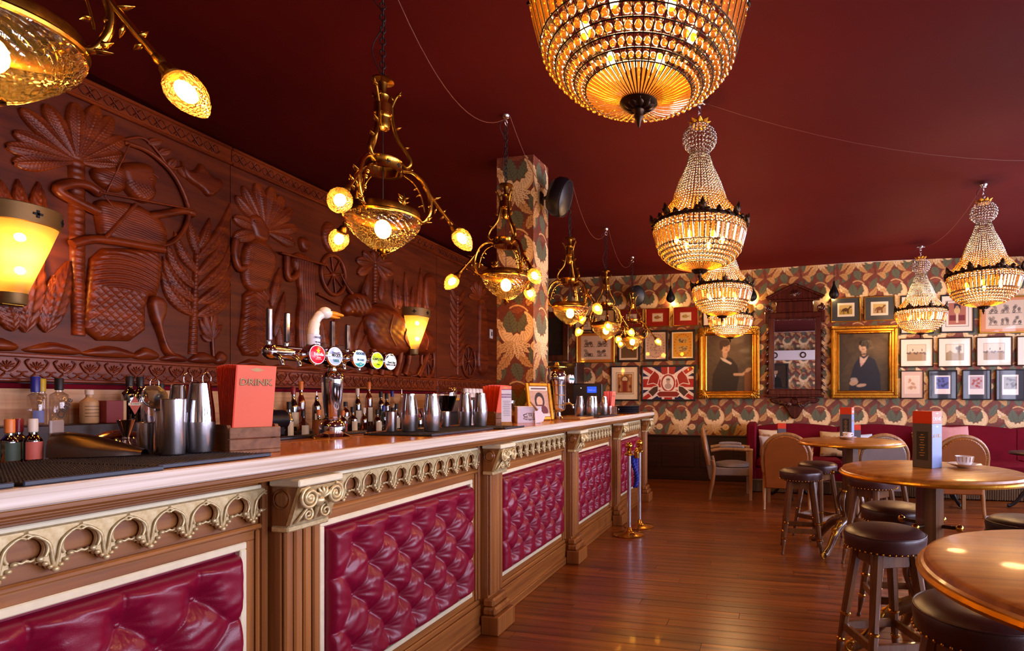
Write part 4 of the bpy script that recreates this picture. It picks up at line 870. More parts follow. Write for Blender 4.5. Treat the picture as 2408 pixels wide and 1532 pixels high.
    for i in range(6):
        a = 2 * PI * i / 6 + .3; obj('candle_bulb', MB().ball(polar([(.15, GZ(2.315))], a)[0], .015, 10, 6, None, (1, 1, 1.7)), 'bulb_soft', t)
    point('chandelier_glow', t, (0, 0, GZ(2.32)), 32, .12, (1, .66, .28)); return t
c0 = chandelier('nearest crystal chandelier seen from below, cut off by the top of the picture'); c0.location = (-.35, 1.515, CZ)
for x, y, lab in ((-.42, 3.583, 'crystal basket chandelier seen whole in the middle of the ceiling'), (-.43, 5.62, 'crystal basket chandelier overlapped by the middle one, third in the row'), (-.47, 7.62, 'farthest crystal chandelier of the row, before the seated lady in gilt frame'),
                  (1.937, 5.586, 'large crystal chandelier at the right edge above the sofa'), (1.938, 7.669, 'small looking far crystal chandelier at right, before the hung prints')): dup(c0, (x, y, CZ), random.uniform(0, 1), lab)
# looping brown ceiling flex between the pendant hooks
def sag(a, b, s, n=16): return [(a[0] + (b[0] - a[0]) * i / n, a[1] + (b[1] - a[1]) * i / n, a[2] + (b[2] - a[2]) * i / n - s * 4 * (i / n) * (1 - i / n)) for i in range(n + 1)]
hooks = [(-1.715, .875), (-1.72, 2.2), (-1.74, 3.474), (-1.745, 4.76), (-1.785, 6.06), (-1.79, 7.36)]
for i, lab in enumerate(('nearest looping brown flex at the top, from the first to the second pendant', 'brown flex drooping from the upper edge to the pendant before the pillar', 'thin brown flex running down in front of the papered pillar', 'brown flex sagging beside the black speaker', 'farthest brown flex sagging between the last two pendants')):
    a, b = hooks[i], hooks[i + 1]; tag(obj('ceiling_flex', MB().tube(sag((a[0] + .03, a[1], CZ - .022), (b[0] + .02, b[1], CZ - .022), .26), .0027, 6), 'cable'), lab, 'cable', 'looping ceiling flexes')
tag(obj('ceiling_flex', MB().tube(sag((-.40, 3.6, CZ - .02), (3.6, 4.9, CZ - .02), .30), .002, 6), 'cable'), 'long thin flex sagging across the ceiling towards the right edge', 'cable', 'looping ceiling flexes')
tag(obj('ceiling_flex', MB().tube(sag((1.93, 5.6, CZ - .02), (1.93, 7.65, CZ - .02), .14), .0025, 6), 'cable'), 'short thin flex between the two right hand chandeliers', 'cable', 'looping ceiling flexes')
# ================================================================ wall sconces on the carved panels
def sconce(y, lab):
    t = thing('wall_sconce', lab, 'wall lamp', (WX + .088, y, 1.84), 0, 'flared frosted glass wall sconces'); h0, h1 = -PI / 2, PI / 2
    obj('back_plate', MB().box(-.088, .0, -.05, .05, -.06, .40, .006), 'old_brass', t)
    sh = obj('glass_shade', MB().lathe([(.052, 0), (.065, .05), (.095, .14), (.135, .26), (.172, .38)], 28, None, h0, h1), 'frosted', t)
    bd = obj('top_band', MB().lathe([(.172, .376), (.18, .38), (.188, .47), (.18, .475), (.172, .44), (.172, .376)], 28, None, h0, h1), 'dull_brass', t)
    for a in (0, -.9, .9): M = RZ(a) @ T(.186, 0, .425); obj('cross', MB().box(-.003, .003, -.02, .02, -.006, .006, 0, M).box(-.003, .003, -.006, .006, -.02, .02, 0, M), 'iron', bd)
    obj('foot_band', MB().lathe([(.0, -.05), (.05, -.05), (.054, -.04), (.056, .01), (.05, .015)], 20, None, h0, h1), 'dull_brass', t)
    for z, r in ((.13, .022), (.31, .024)): obj('bulb', MB().ball((.05, 0, z), r, 10, 8), 'bulb_light', t)
    point('sconce_glow', t, (.055, 0, .22), 5, .05, (1, .66, .26)); return t
sconce(2.13, 'frosted glass wall sconce cut off by the left edge of the picture'); sconce(5.6, 'frosted glass wall sconce lit in front of the carved bull')
# ================================================================ things standing on the bar
def cyl(m, r0, r1, z0, z1, n=24, M=None, th=.0015):
    return m.lathe([(0, z0), (r0 * .96, z0), (r0, z0 + .003), (r1, z1), (r1 - th, z1), (r0 - th, z0 + .006)], n, M)
mat('pewter', '7a6c62', .36, 1, var=.2); glass('wire_mesh', 'a8946e', .96, .5, .1)
# rubber bar mats
def barmat(x0, x1, y0, y1, rz, lab):
    t = thing('bar_mat', lab, 'bar mat', ((x0 + x1) / 2, (y0 + y1) / 2, BZ), rz, 'rubber bar mats'); a, b = (x1 - x0) / 2, (y1 - y0) / 2
    obj('mat', MB().box(-a, a, -b, b, .001, .008, .002), 'rubber', t); obj('front_lip', MB().box(a - .004, a + .002, -b, b, .0012, .012, .002), 'rubber_edge', t)
    nb = MB(); nx_, ny_ = int(2 * a / .012), int(2 * b / .012)
    for i in range(nx_):
        for j in range(ny_): x = -a + .012 * (i + .5); y = -b + .012 * (j + .5); nb.add([(x - .0035, y - .0035, .008), (x + .0035, y - .0035, .008), (x + .0035, y + .0035, .008), (x - .0035, y + .0035, .008), (x, y, .0115)], [(0, 1, 4), (1, 2, 4), (2, 3, 4), (3, 0, 4)])
    o = obj('rubber_nibs', nb, 'rubber', t); o['kind'] = 'stuff'
barmat(-1.78, -1.405, .35, .755, 0, 'nearest black rubber bar mat at the very left corner'); barmat(-1.88, -1.40, .765, 1.02, 0, 'black rubber bar mat under the steel ice scoop'); barmat(-1.88, -1.43, 1.028, 1.34, 0, 'black rubber bar mat under the near shaker tins')
barmat(-1.83, -1.47, 2.205, 2.78, 0, 'long black bar mat under the two shakers beyond the taps'); barmat(-1.80, -1.40, 2.79, 3.03, 0, 'black bar mat ending at the drinks card'); barmat(-1.72, -1.46, 4.74, 5.40, 0, 'far black bar mat below the till')
mz = BZ + .0125
def shaker(x, y, r, h1, h2, lab, grp='steel cocktail shakers', z=mz):
    t = thing('cocktail_shaker', lab, 'shaker', (x, y, z), 0, grp); cyl(m := MB(), r * .86, r, 0, h1, 32); obj('lower_tin', m, 'steel', t)
    m = MB().lathe([(r * .99, h1 - .006), (r * .97, h1 + .004), (r * .93, h1 + (h2 - h1) * .3), (r * .72, h2 - .012), (r * .70, h2), (r * .6, h2 + .003), (0, h2 + .003)], 32); obj('upper_tin', m, 'chrome', t); return t
def tin(x, y, r, h, lab, z=mz):
    t = thing('mixing_tin', lab, 'tin', (x, y, z), 0, 'steel mixing tins'); obj('cup', cyl(MB(), r * .92, r, 0, h, 32), 'steel', t); obj('rolled_rim', MB().tube([(r * math.cos(2 * PI * i / 32), r * math.sin(2 * PI * i / 32), h) for i in range(32)], .0014, 6, closed=True), 'chrome', t); return t
tin(-1.79, 1.255, .021, .088, 'short steel tin left of the big shaker, in front of the strainer'); tin(-1.715, 1.252, .022, .122, 'brushed steel tin between the short tin and the tallest tin'); tin(-1.655, 1.232, .029, .158, 'tallest brushed steel tin in front of the near shaker')
shaker(-1.650, 1.305, .037, .09, .205, 'near tall chrome shaker beside the wooden menu crate'); shaker(-1.735, 1.315, .037, .09, .2, 'near chrome shaker half hidden behind the tallest steel tin')
t = thing('bar_strainer', 'round wire bar strainer standing behind the steel tins', 'strainer', (-1.80, 1.285, mz)); obj('wire_bowl', MB().lathe([(.034, 0), (.033, .006), (.026, .018), (.012, .026), (0, .028)], 24, T(0, 0, .165) @ RY(R(80)) @ RZ(.3)), 'wire_mesh', t); obj('rim', MB().tube([tuple((T(0, 0, .165) @ RY(R(80))) @ Vector((.035 * math.cos(a), .035 * math.sin(a), 0))) for a in [2 * PI * k / 28 for k in range(28)]], .0022, 6, closed=True), 'chrome', t); obj('handle', MB().tube([(0, .0, .13), (0, 0, .0)], .003, 6).tube(spline([(0, -.012, .2), (0, -.01, .215), (0, .01, .215), (0, .012, .2)], 4), .0018, 5), 'chrome', t)
for k, (x, y, lab) in enumerate(((-1.73, 1.33, 'bar spoon hook end rising between the shakers'), (-1.645, 1.32, 'bent steel bar spoon end above the near shaker'))):
    t = thing('bar_spoon', lab, 'spoon', (x, y, mz + .209)); obj('stem', MB().tube(spline([(0, -.012, 0), (0, -.012, .018), (0, 0, .03), (0, .012, .018), (0, .012, .004)], 5), .002, 6), 'chrome', t); obj('stub', MB().ball((0, -.012, 0), .004, 8, 5), 'steel', t)
t = thing('mixing_glass', 'cut glass mixing beaker behind the short steel tin', 'glass', (-1.865, 1.345, mz)); obj('beaker', cyl(MB(), .040, .044, 0, .15, 20, None, .003), 'clear_glass', t); obj('base', MB().lathe([(0, 0), (.039, 0), (.04, .012), (0, .012)], 20), 'clear_glass', t)
t = thing('jigger', 'hourglass steel jigger standing left of the tins', 'jigger', (-1.935, 1.30, mz - .012)); obj('cups', MB().lathe([(0, .002), (.0, .0), (.022, .0), (.021, .004), (.007, .045), (.007, .05), (.023, .105), (.0215, .105), (.005, .052), (0, .052)], 24), 'chrome', t); obj('collar', MB().lathe([(.008, .043), (.0095, .0475), (.008, .052)], 16), 'steel', t)
# ice scoop lying face down
t = thing('ice_scoop', 'dull steel ice scoop lying on the bar mat', 'scoop', (-1.82, 1.16, BZ + .012), R(-58)); P = []
for i in range(15):
    u = i / 14; y = -.10 + .20 * u; hw_ = .05 * (.55 + .45 * math.sin(PI * min(1, u * .9 + .15))) * (1 if u < .8 else 1 - (u - .8) * 1.2); hh = .075 * (math.sin(PI * (.12 + .55 * (1 - u))) ** .8) * (1 - .55 * u)
    P.append([(hw_ * math.cos(a), y, max(.0004, hh * math.sin(a) ** .85 if math.sin(a) > 0 else .0004)) for a in np.linspace(0, PI, 13)])
obj('scoop_shell', grid_mesh('scoop_shell', 13, 15, np.array(P), None, True), 'pewter', t); obj('back_wall', MB().prism([(.036 * math.cos(a), .043 * math.sin(a) if a not in (0,) else 0) for a in np.linspace(0, PI, 12)], -.001, .001, T(0, -.1, .0006) @ RXm(PI / 2)), 'steel', t)
# menus in wooden crates
# crates stand lengthwise along the bar; menus fan along local y, covers face local -y / +y
ORD = ['first', 'second', 'third', 'fourth', 'fifth', 'sixth', 'seventh', 'eighth', 'ninth', 'tenth', 'eleventh', 'twelfth']
def crate(x, y, rz, lab, word, n, hM, wM, spread, cov=True):
    key = lab.split()[0]
    t = thing('wooden_crate', lab, 'crate', (x, y, BZ + .0005), rz, 'wooden menu crates'); w2, d2 = wM / 2 + .016, .07
    obj('base_board', MB().box(-w2, w2, -d2, d2, 0, .012, .002), 'crate_wood', t)
    for s in (-1, 1):
        for z in (.0125, .0485): obj('side_slat', MB().box(-w2, w2, *sorted((s * d2, s * (d2 - .009))), z, z + .034, .002), 'crate_wood', t)
        obj('end_board', MB().prism([(-d2 + .0095, .0125), (d2 - .0095, .0125), (d2 - .0095, .076), (d2 - .022, .09), (-d2 + .022, .09), (-d2 + .0095, .076)], 0, .01, T(s * (w2 - .01) - (.01 if s < 0 else 0) + (.0 if s < 0 else 0), 0, 0) @ FACE_PX), 'crate_wood', t)
    for i in range(n):
        u = i / (n - 1); last = i == 0; f = .5 - u; tilt = spread * f
        mt = thing('folded_menu', ('front orange menu lettered %s in the %s' % (word, lab)) if last else '%s orange menu back from the front one in the %s' % (ORD[i - 1], lab), 'menu', (0, 0, 0), 0, 'menus in the %s' % lab)
        mt.matrix_world = T(x, y, BZ + .0135) @ RZ(rz) @ T(0, -.034 + .068 * u, 0) @ RXm(tilt)
        obj('cover', MB().box(-wM / 2, wM / 2, -.0016, .0016, 0, hM, .0006), 'coral_card' if last else ('orange_card', 'orange_dark')[i % 2], mt)
        obj('spine_fold', MB().box(-wM / 2 - .002, -wM / 2 + .002, -.0022, .0022, 0, hM), 'orange_dark', mt)
        if last:
            lettering(word, wM * .27, 'ink_black', mt, T(0, -.0026, hM * .80) @ FACE_NY, .0006, .0, 1.0); lettering(word, wM * .27, 'ink_gold', mt, T(-.0008, -.0030, hM * .802) @ FACE_NY, 0, .0, 1.0)
            obj('small_emblem', MB().prism([(-.02, 0), (-.008, .004), (0, .007), (.008, .004), (.02, 0), (.008, -.004), (0, -.006), (-.008, -.004)], 0, .0006, T(0, -.0017, hM * .95) @ FACE_NY), 'ink_gold', mt)
    return t
crate(-1.615, 1.425, R(68), 'nearest crate on the bar', 'DRINK', 12, .265, .108, .34)
crate(-1.66, 3.19, R(62), 'middle crate beside the drinks card', 'Drink', 7, .245, .085, .5)
crate(-1.585, 5.52, R(55), 'far crate below the till', 'Drink', 4, .235, .05, .3)
# drinks promotion card on a wooden foot
t = thing('table_card', 'tall white drinks card lettered in purple on a wooden foot', 'sign', (-1.545, 3.09, BZ), R(30)); obj('wooden_foot', MB().prism([(-.035, 0), (.035, 0), (.02, .03), (-.02, .03)], -.032, .032, RZ(PI / 2) @ RXm(PI / 2)), 'chair_wood', t); obj('card', MB().box(-.03, .03, -.0015, .0015, .03, .225), 'white_card', t); obj('top_edge', MB().box(-.03, .03, -.002, .002, .225, .229), 'ink_purple', t)
lettering('ALCOHOL', .0125, 'ink_purple', t, T(0, -.0022, .196) @ FACE_NY, .0004); lettering('PROMOTION', .0098, 'ink_purple', t, T(0, -.0022, .181) @ FACE_NY, .0004)
for i in range(9): obj('text_line', MB().box(-.022 + .002 * (i % 3), .022 - .003 * (i % 2), -.0022, -.0015, .155 - .011 * i, .1572 - .011 * i), 'grey_card', t)
# white tin with a cup picture, tag and glass jar
def cupart(A, W, H):
    A.mottle(.08, 20, 5); A.ell(W * .53, H * .3, W * .3, H * .12, '4a3a38'); A.ell(W * .53, H * .32, W * .27, H * .09, 'b8b0c0'); A.poly([(W * .35, H * .68), (W * .72, H * .66), (W * .66, H * .34), (W * .42, H * .34)], '6a5a5a'); A.poly([(W * .38, H * .64), (W * .68, H * .62), (W * .63, H * .36), (W * .44, H * .36)], 'd8d4e0'); A.line([(W * .36, H * .6), (W * .24, H * .55), (W * .28, H * .42), (W * .4, H * .42)], W * .02, '4a3a38')
    for k in range(3): A.line([(W * (.47 + .06 * k), H * .6), (W * (.5 + .05 * k), H * .42)], W * .014, '4a3a38')
t = thing('storage_tin', 'square white tin printed with a coffee cup', 'tin', (-1.635, 3.60, BZ), R(34)); obj('tin_body', MB().box(-.085, .085, -.06, .06, 0, .108, .004), 'white_card', t); o = obj('cup_print', art_mesh('cup_print', .16, .1, .003, cupart, 'd8d4e8'), 'print', t); o.matrix_local = T(0, -.0612, .054) @ FACE_NY; obj('lid', MB().box(-.087, .087, -.062, .062, .108, .118, .004), 'white_card', t)
t = thing('swing_tag', 'pale paper tag hanging off a wooden scoop over the white tin', 'tag', (-1.532, 3.578, BZ), R(34)); obj('tag_card', MB().prism([(-.035, .0), (.02, .012), (.036, .05), (-.005, .1), (-.04, .085)], 0, .002, FACE_NY), 'white_card', t); obj('wooden_scoop', MB().tube([(-.02, -.004, .09), (-.07, 0, .15)], [.008, .005], 8), 'chair_wood', t)
t = thing('cookie_jar', 'squat clear glass cookie jar behind the white tin', 'jar', (-1.80, 3.62, BZ)); obj('jar', MB().lathe([(0, .001), (.06, .001), (.066, .02), (.066, .1), (.05, .13), (.05, .15)], 28), 'clear_glass', t); obj('lid', MB().lathe([(.054, .151), (.054, .158), (.02, .17), (.012, .18), (.018, .195), (0, .2)], 24), 'clear_glass', t); obj('biscuits', MB().lathe([(0, .004), (.058, .004), (.06, .05), (0, .056)], 20), 'terracotta', t)
# leaning gilt frame
def ladyart(A, W, H):
    A.mottle(.15, 12, 2); A.rect(0, W, H * .86, H, 'f2e2d0'); A.rect(W * .1, W * .9, H * .9, H * .95, '5a3a4a'); A.ell(W * .5, H * .52, W * .26, H * .28, '3a2018'); A.ell(W * .5, H * .5, W * .16, H * .17, 'e0b090'); A.ell(W * .5, H * .2, W * .4, H * .2, '6a2a2a'); A.rect(0, W, 0, H * .1, 'e8d8c8')
t = thing('leaning_picture', 'small gilt framed portrait leaning against the pillar on the bar', 'picture', (-1.715, 4.02, BZ), R(52)); Mt = RXm(R(-13))
m = MB()
for x0, x1, z0, z1 in ((-.11, -.082, 0, .30), (.082, .11, 0, .30), (-.082, .082, 0, .028), (-.082, .082, .272, .30)): m.box(x0, x1, -.022, 0, z0, z1, .005, Mt)
obj('gilt_frame', m, 'gold_leaf', t); o = obj('portrait', art_mesh('portrait', .166, .246, .003, ladyart, 'c8a088'), 'print', t); o.matrix_local = Mt @ T(0, -.012, .15) @ FACE_NY
# beer taps: chrome tower with five lens badges
def tap_badge(parent, y, x, z, paint, bg, extra):
    b = obj('badge_housing', MB().lathe([(.022, 0), (.036, .004), (.042, .03), (.044, .05), (.040, .056)], 28, T(x, y, z) @ RZ(R(-3)) @ FACE_PX), 'chrome', parent)
    M = T(x, y, z) @ RZ(R(-3)) @ FACE_PX @ T(0, 0, .0545); r = .039; nr, na = 24, 64
    U, V = np.meshgrid(np.linspace(0, 2 * PI, na + 1), np.linspace(.0, 1, nr)); X, Y = V * r * np.cos(U), V * r * np.sin(U); A = Art(X, Y, bg); A.sub = lambda *a: (slice(None), slice(None)); paint(A, r)
    A.put(V > .93, 'f4f0f4'); o = obj('badge_face', grid_mesh('badge_face', na + 1, nr, np.stack([X, Y, .006 * (1 - V ** 2)], -1), A.c, True), 'badge_lit', b); o.matrix_local = M
    for wd, sz, dy, mt, bold in extra: lettering(wd, sz, mt, b, M @ T(0, dy, .0062), bold)
m_, N_, L_n, b_n = newmat('badge_lit'); at_ = N_.new('ShaderNodeAttribute'); at_.attribute_name = 'Col'; L_n.new(at_.outputs['Color'], b_n.inputs['Base Color']); L_n.new(at_.outputs['Color'], b_n.inputs['Emission Color']); b_n.inputs['Emission Strength'].default_value = .55; b_n.inputs['Roughness'].default_value = .2; m_.cycles.emission_sampling = 'NONE'
def star(r, cx=0, cy=0): return [(cx + (r if k % 2 == 0 else r * .42) * math.sin(PI * k / 5), cy + (r if k % 2 == 0 else r * .42) * math.cos(PI * k / 5)) for k in range(10)]
def a_red(A, r): A.poly(star(r * .3, 0, r * .38), 'ffd020')
def a_blue(A, r): A.rect(-r, r, -r * .12, r * .32, '1c2450'); A.rect(-r, r, -r * .06, r * .26, 'e8eef4'); A.ell(0, r * .55, r * .22, r * .2, 'f0e8d0'); A.line([(-r * .5, r * .42), (0, r * .36), (r * .5, r * .42)], r * .05, '1c2450')
def a_sea(A, r): A.rect(-r, r, r * .02, r * .36, 'f2e4d0', .5); A.poly([(-r, -r), (r, -r), (r, -r * .5), (r * .3, -r * .55), (0, -r * .42), (-r * .4, -r * .58), (-r, -r * .5)], '1a9090')
def a_green(A, r): A.rect(-r, r, r * .38, r * .42, '283010'); A.rect(-r, r, -r * .12, -r * .08, '283010')
def a_dark(A, r): A.poly([(-r, r * .1), (-r * .3, r * .8), (r * .5, r * .7), (r, 0), (r, r), (-r, r)], '20242a'); A.line([(-r * .6, r * .05), (-r * .1, r * .5), (r * .6, r * .35)], r * .08, 'e8ecd8'); A.rect(-r, r, -r * .5, -r * .28, '20242a')
tp = thing('beer_tap_tower', 'chrome beer tap tower with five round badges and goose neck handle', 'beer tap', (-1.85, 2.04, BZ))
obj('foot', MB().lathe([(0, 0), (.075, 0), (.078, .006), (.06, .014), (.05, .02), (.054, .045), (.045, .07), (.026, .082), (.03, .09)], 32), 'chrome', tp)
obj('column', MB().lathe([(.026, .085), (.03, .10), (.038, .17), (.044, .24), (.045, .265), (.042, .272), (.034, .285), (.02, .292), (.018, .305), (.02, .31)], 32), 'chrome', tp)
obj('cross_bar', MB().tube([(0, -.31, .352), (0, .32, .352)], .030, 20).ball((0, -.31, .352), .030, 16, 8).ball((0, .32, .352), .030, 16, 8).ball((0, 0, .35), .046, 20, 10), 'chrome', tp)
obj('under_cap', MB().lathe([(.018, .305), (.036, .314), (.038, .322), (.03, .33)], 24), 'brass', tp)
for i, y in enumerate((-.15, -.055, .09, .205, .30)):
    paint, bg, ex = ((a_red, 'd8102a', [('Estrella', .0165, .001, 'ink_white', .0006), ('DAMM', .007, -.013, 'ink_white', .0002), ('BARCELONA', .0052, -.019, 'ink_white', 0)]), (a_blue, 'a8b4e4', [("BECK'S", .0145, .0035, 'ink_black', .0008), ('VIER', .015, -.0195, 'ink_teal', .0008)]), (a_sea, 'b8e4ec', [('GOOSE', .0155, .0225, 'ink_navy', .0008), ('ISLAND', .012, -.006, 'ink_navy', .0004), ('IPA', .009, -.026, 'ink_white', .0002)]), (a_green, 'b4d410', [('CAPLE RD', .0145, .005, 'ink_black', .0006), ('Cider', .009, -.019, 'ink_black', 0)]), (a_dark, 'd8e4d8', [('Dark Star', .0135, -.004, 'ink_black', .0005), ('BREWING', .0065, -.0152, 'ink_white', .0002)]))[i]
    if 'ink_teal' not in MATS: mat('ink_teal', '1a7878', .4); mat('ink_navy', '1c3a6a', .4)
    tap_badge(tp, y, .012, .352, paint, bg, ex)
for y, h in ((-.315, .118), (-.235, .112), (.0, .112), (.09, .108)):
    hd = obj('handle', MB().lathe([(.008, 0), (.0095, .01), (.008, .02)], 12, T(-.004, y, .376)).box(-.0085, .0085, y - .0085, y + .0085, .395, .40 + h - .0, .003), 'chrome', tp)
    obj('spigot', MB().tube(spline([(.0, y, .345), (.03, y, .34), (.055, y, .325), (.06, y, .30)], 4), .008, 8), 'chrome', hd)
gh = obj('goose_handle', MB().tube(spline([(0, -.105, .440), (0, -.103, .468), (0, -.094, .498), (.004, -.076, .526), (.01, -.054, .538)], 6), [.0225] * 6 + [.021] * 6 + [.0175] * 5 + [.019] * 4 + [.0205] * 4, 14).ball((.012, -.052, .540), .025, 16, 10, None, (1, 1.2, 1)), 'goose_white', tp)
obj('beak', MB().tube([(.014, -.036, .541), (.022, -.004, .541), (.028, .028, .539)], [.018, .014, .008], 12, flat=.7).tube([(.014, -.032, .529), (.02, -.008, .526), (.024, .014, .527)], [.014, .010, .005], 10, flat=.6), 'goose_beak', gh)
for s in (-1, 1): obj('eye', MB().ball((.012 + s * .0205, -.043, .550), .0038, 8, 6), 'ink_black', gh)
cl = obj('handle_collar', MB().lathe([(.024, .384), (.026, .386), (.026, .440), (.0225, .442)], 24, T(0, -.105, 0)), 'white_card', tp); lettering('GOOSE', .011, 'ink_navy', cl, T(.0262, -.105, .428) @ FACE_PX, .0003); lettering('ISLAND', .0085, 'ink_navy', cl, T(.0262, -.105, .408) @ FACE_PX, .0002); obj('collar_base', MB().lathe([(.026, .374), (.029, .377), (.0275, .394), (.0262, .397)], 24, T(0, -.105, 0)), 'grey_card', cl)
for y0, y1 in ((-.09, -.03), (.02, .06)): obj('clear_block', MB().box(-.02, .012, y0, y1, .384, .412, .004), 'clear_glass', tp)
tag(obj('drip_tray', MB().box(-1.975, -1.932, 1.62, 2.35, BZ, BZ + .014, .004), 'black_plastic'), 'long black drip tray along the back edge of the bar at the taps', 'drip tray')
# shakers further along
shaker(-1.695, 2.36, .041, .082, .182, 'left one of the two shakers just beyond the beer taps'); shaker(-1.60, 2.40, .041, .082, .182, 'right one of the two shakers just beyond the beer taps'); tin(-1.775, 2.33, .026, .095, 'small steel tin left of the two shakers beyond the taps')
shaker(-1.70, 2.88, .040, .085, .19, 'left shaker in front of the coffee grinder'); shaker(-1.615, 2.90, .040, .085, .19, 'right shaker in front of the coffee grinder'); tin(-1.78, 2.80, .03, .085, 'small steel tin left of the shakers by the grinder')
for x, y, lab in ((-1.675, 4.83, 'far shaker below the left side of the till'), (-1.58, 4.86, 'far shaker next to it below the till screen'), (-1.655, 5.20, 'far shaker left of the glass mug'), (-1.565, 5.24, 'far hammered shaker beside the farthest menus')): shaker(x, y, .040, .08, .18, lab, 'far steel shakers')
t = thing('glass_mug', 'small clear glass mug at the far crate', 'mug', (-1.50, 5.33, mz)); obj('cup', cyl(MB(), .036, .04, 0, .085, 24, None, .003), 'clear_glass', t); obj('handle', MB().tube(spline([(.036, 0, .07), (.06, 0, .065), (.06, 0, .025), (.036, 0, .018)], 5), .005, 8), 'clear_glass', t)
for i, (z, lab) in enumerate(((0, 'lowest black tray of the stack at the far bar end'), (.022, 'second black tray of the stack at the far bar end'), (.044, 'third black tray of the stack at the far bar end'), (.066, 'top black tray of the stack at the far bar end'))):
    t = thing('serving_tray', lab, 'tray', (-1.60, 6.18 + .006 * i, BZ + z), .2 * i, 'stacked black trays'); obj('dish', MB().lathe([(0, 0), (.165, 0), (.17, .004), (.18, .02), (.176, .02), (.166, .006), (0, .006)], 40), 'black_plastic', t); obj('rim_stripe', MB().tube([(.179 * math.cos(2 * PI * k / 40), .179 * math.sin(2 * PI * k / 40), .0195) for k in range(40)], .0016, 5, closed=True), 'rubber_edge', t)
# wooden boards near the pillar, second tap column
t = thing('serving_board', 'flat wooden serving board beside the far tap column', 'board', (-1.57, 4.40, BZ), R(2)); obj('board', MB().box(-.11, .11, -.2, .2, 0, .016, .004), 'chair_wood', t); obj('grip', MB().box(-.02, .02, .2, .28, .001, .015, .004), 'chair_wood', t)
t2 = thing('far_tap_column', 'fat chrome tap column beyond the pillar with pale badges', 'beer tap', (-1.665, 4.23, BZ)); obj('foot', MB().lathe([(0, 0), (.06, 0), (.062, .006), (.035, .03), (.03, .06)], 28), 'chrome', t2); obj('column', MB().lathe([(.03, .06), (.066, .08), (.072, .1), (.072, .30), (.078, .31), (.078, .36), (.06, .4), (.04, .42)], 32), 'chrome', t2); obj('crown', MB().lathe([(.04, .42), (.085, .425), (.085, .432), (.02, .445), (.012, .47), (.0, .472)], 28), 'brass', t2)
for z in (.12, .2, .28): obj('band', MB().tube([(.0735 * math.cos(2 * PI * k / 28), .0735 * math.sin(2 * PI * k / 28), z) for k in range(28)], .003, 5, closed=True), 'brass', t2)
obj('spout', MB().tube(spline([(.07, 0, .13), (.11, 0, .135), (.135, 0, .12), (.14, 0, .095)], 4), .009, 8).tube([(.1, 0, .13), (.1, 0, .17)], .005, 6), 'chrome', t2)
for y in (.06, .12): bd = obj('badge', MB().lathe([(.03, 0), (.036, .01), (.036, .02), (0, .026)], 24, T(.075, y, .335) @ FACE_PX), 'white_card', t2); obj('badge_stripe', MB().box(.1, .1025, y - .028, y + .028, .328, .342), 'ink_teal', bd)
# till
t = thing('till', 'black till turned away, showing a blue customer screen', 'till', (-1.86, 5.62, BZ), R(14)); obj('stand', MB().box(-.09, .09, -.08, .08, 0, .03, .01).box(-.03, .03, -.02, .02, .03, .14, .004), 'black_plastic', t); cs = obj('case', MB().box(-.155, .155, -.02, .03, .12, .335, .012), 'black_plastic', t); obj('customer_screen', MB().box(-.005, .095, -.0225, -.02, .235, .30), 'screen_blue', cs); obj('bezel', MB().box(-.15, -.13, -.0225, -.02, .14, .32), 'iron', cs); obj('bezel', MB().box(.13, .15, -.0225, -.02, .14, .32), 'iron', cs); obj('led', MB().ball((-.07, -.021, .285), .003, 6, 4), 'bulb_soft', cs); lettering('Thank you', .018, 'ink_white', cs, T(.045, -.0232, .263) @ FACE_NY)
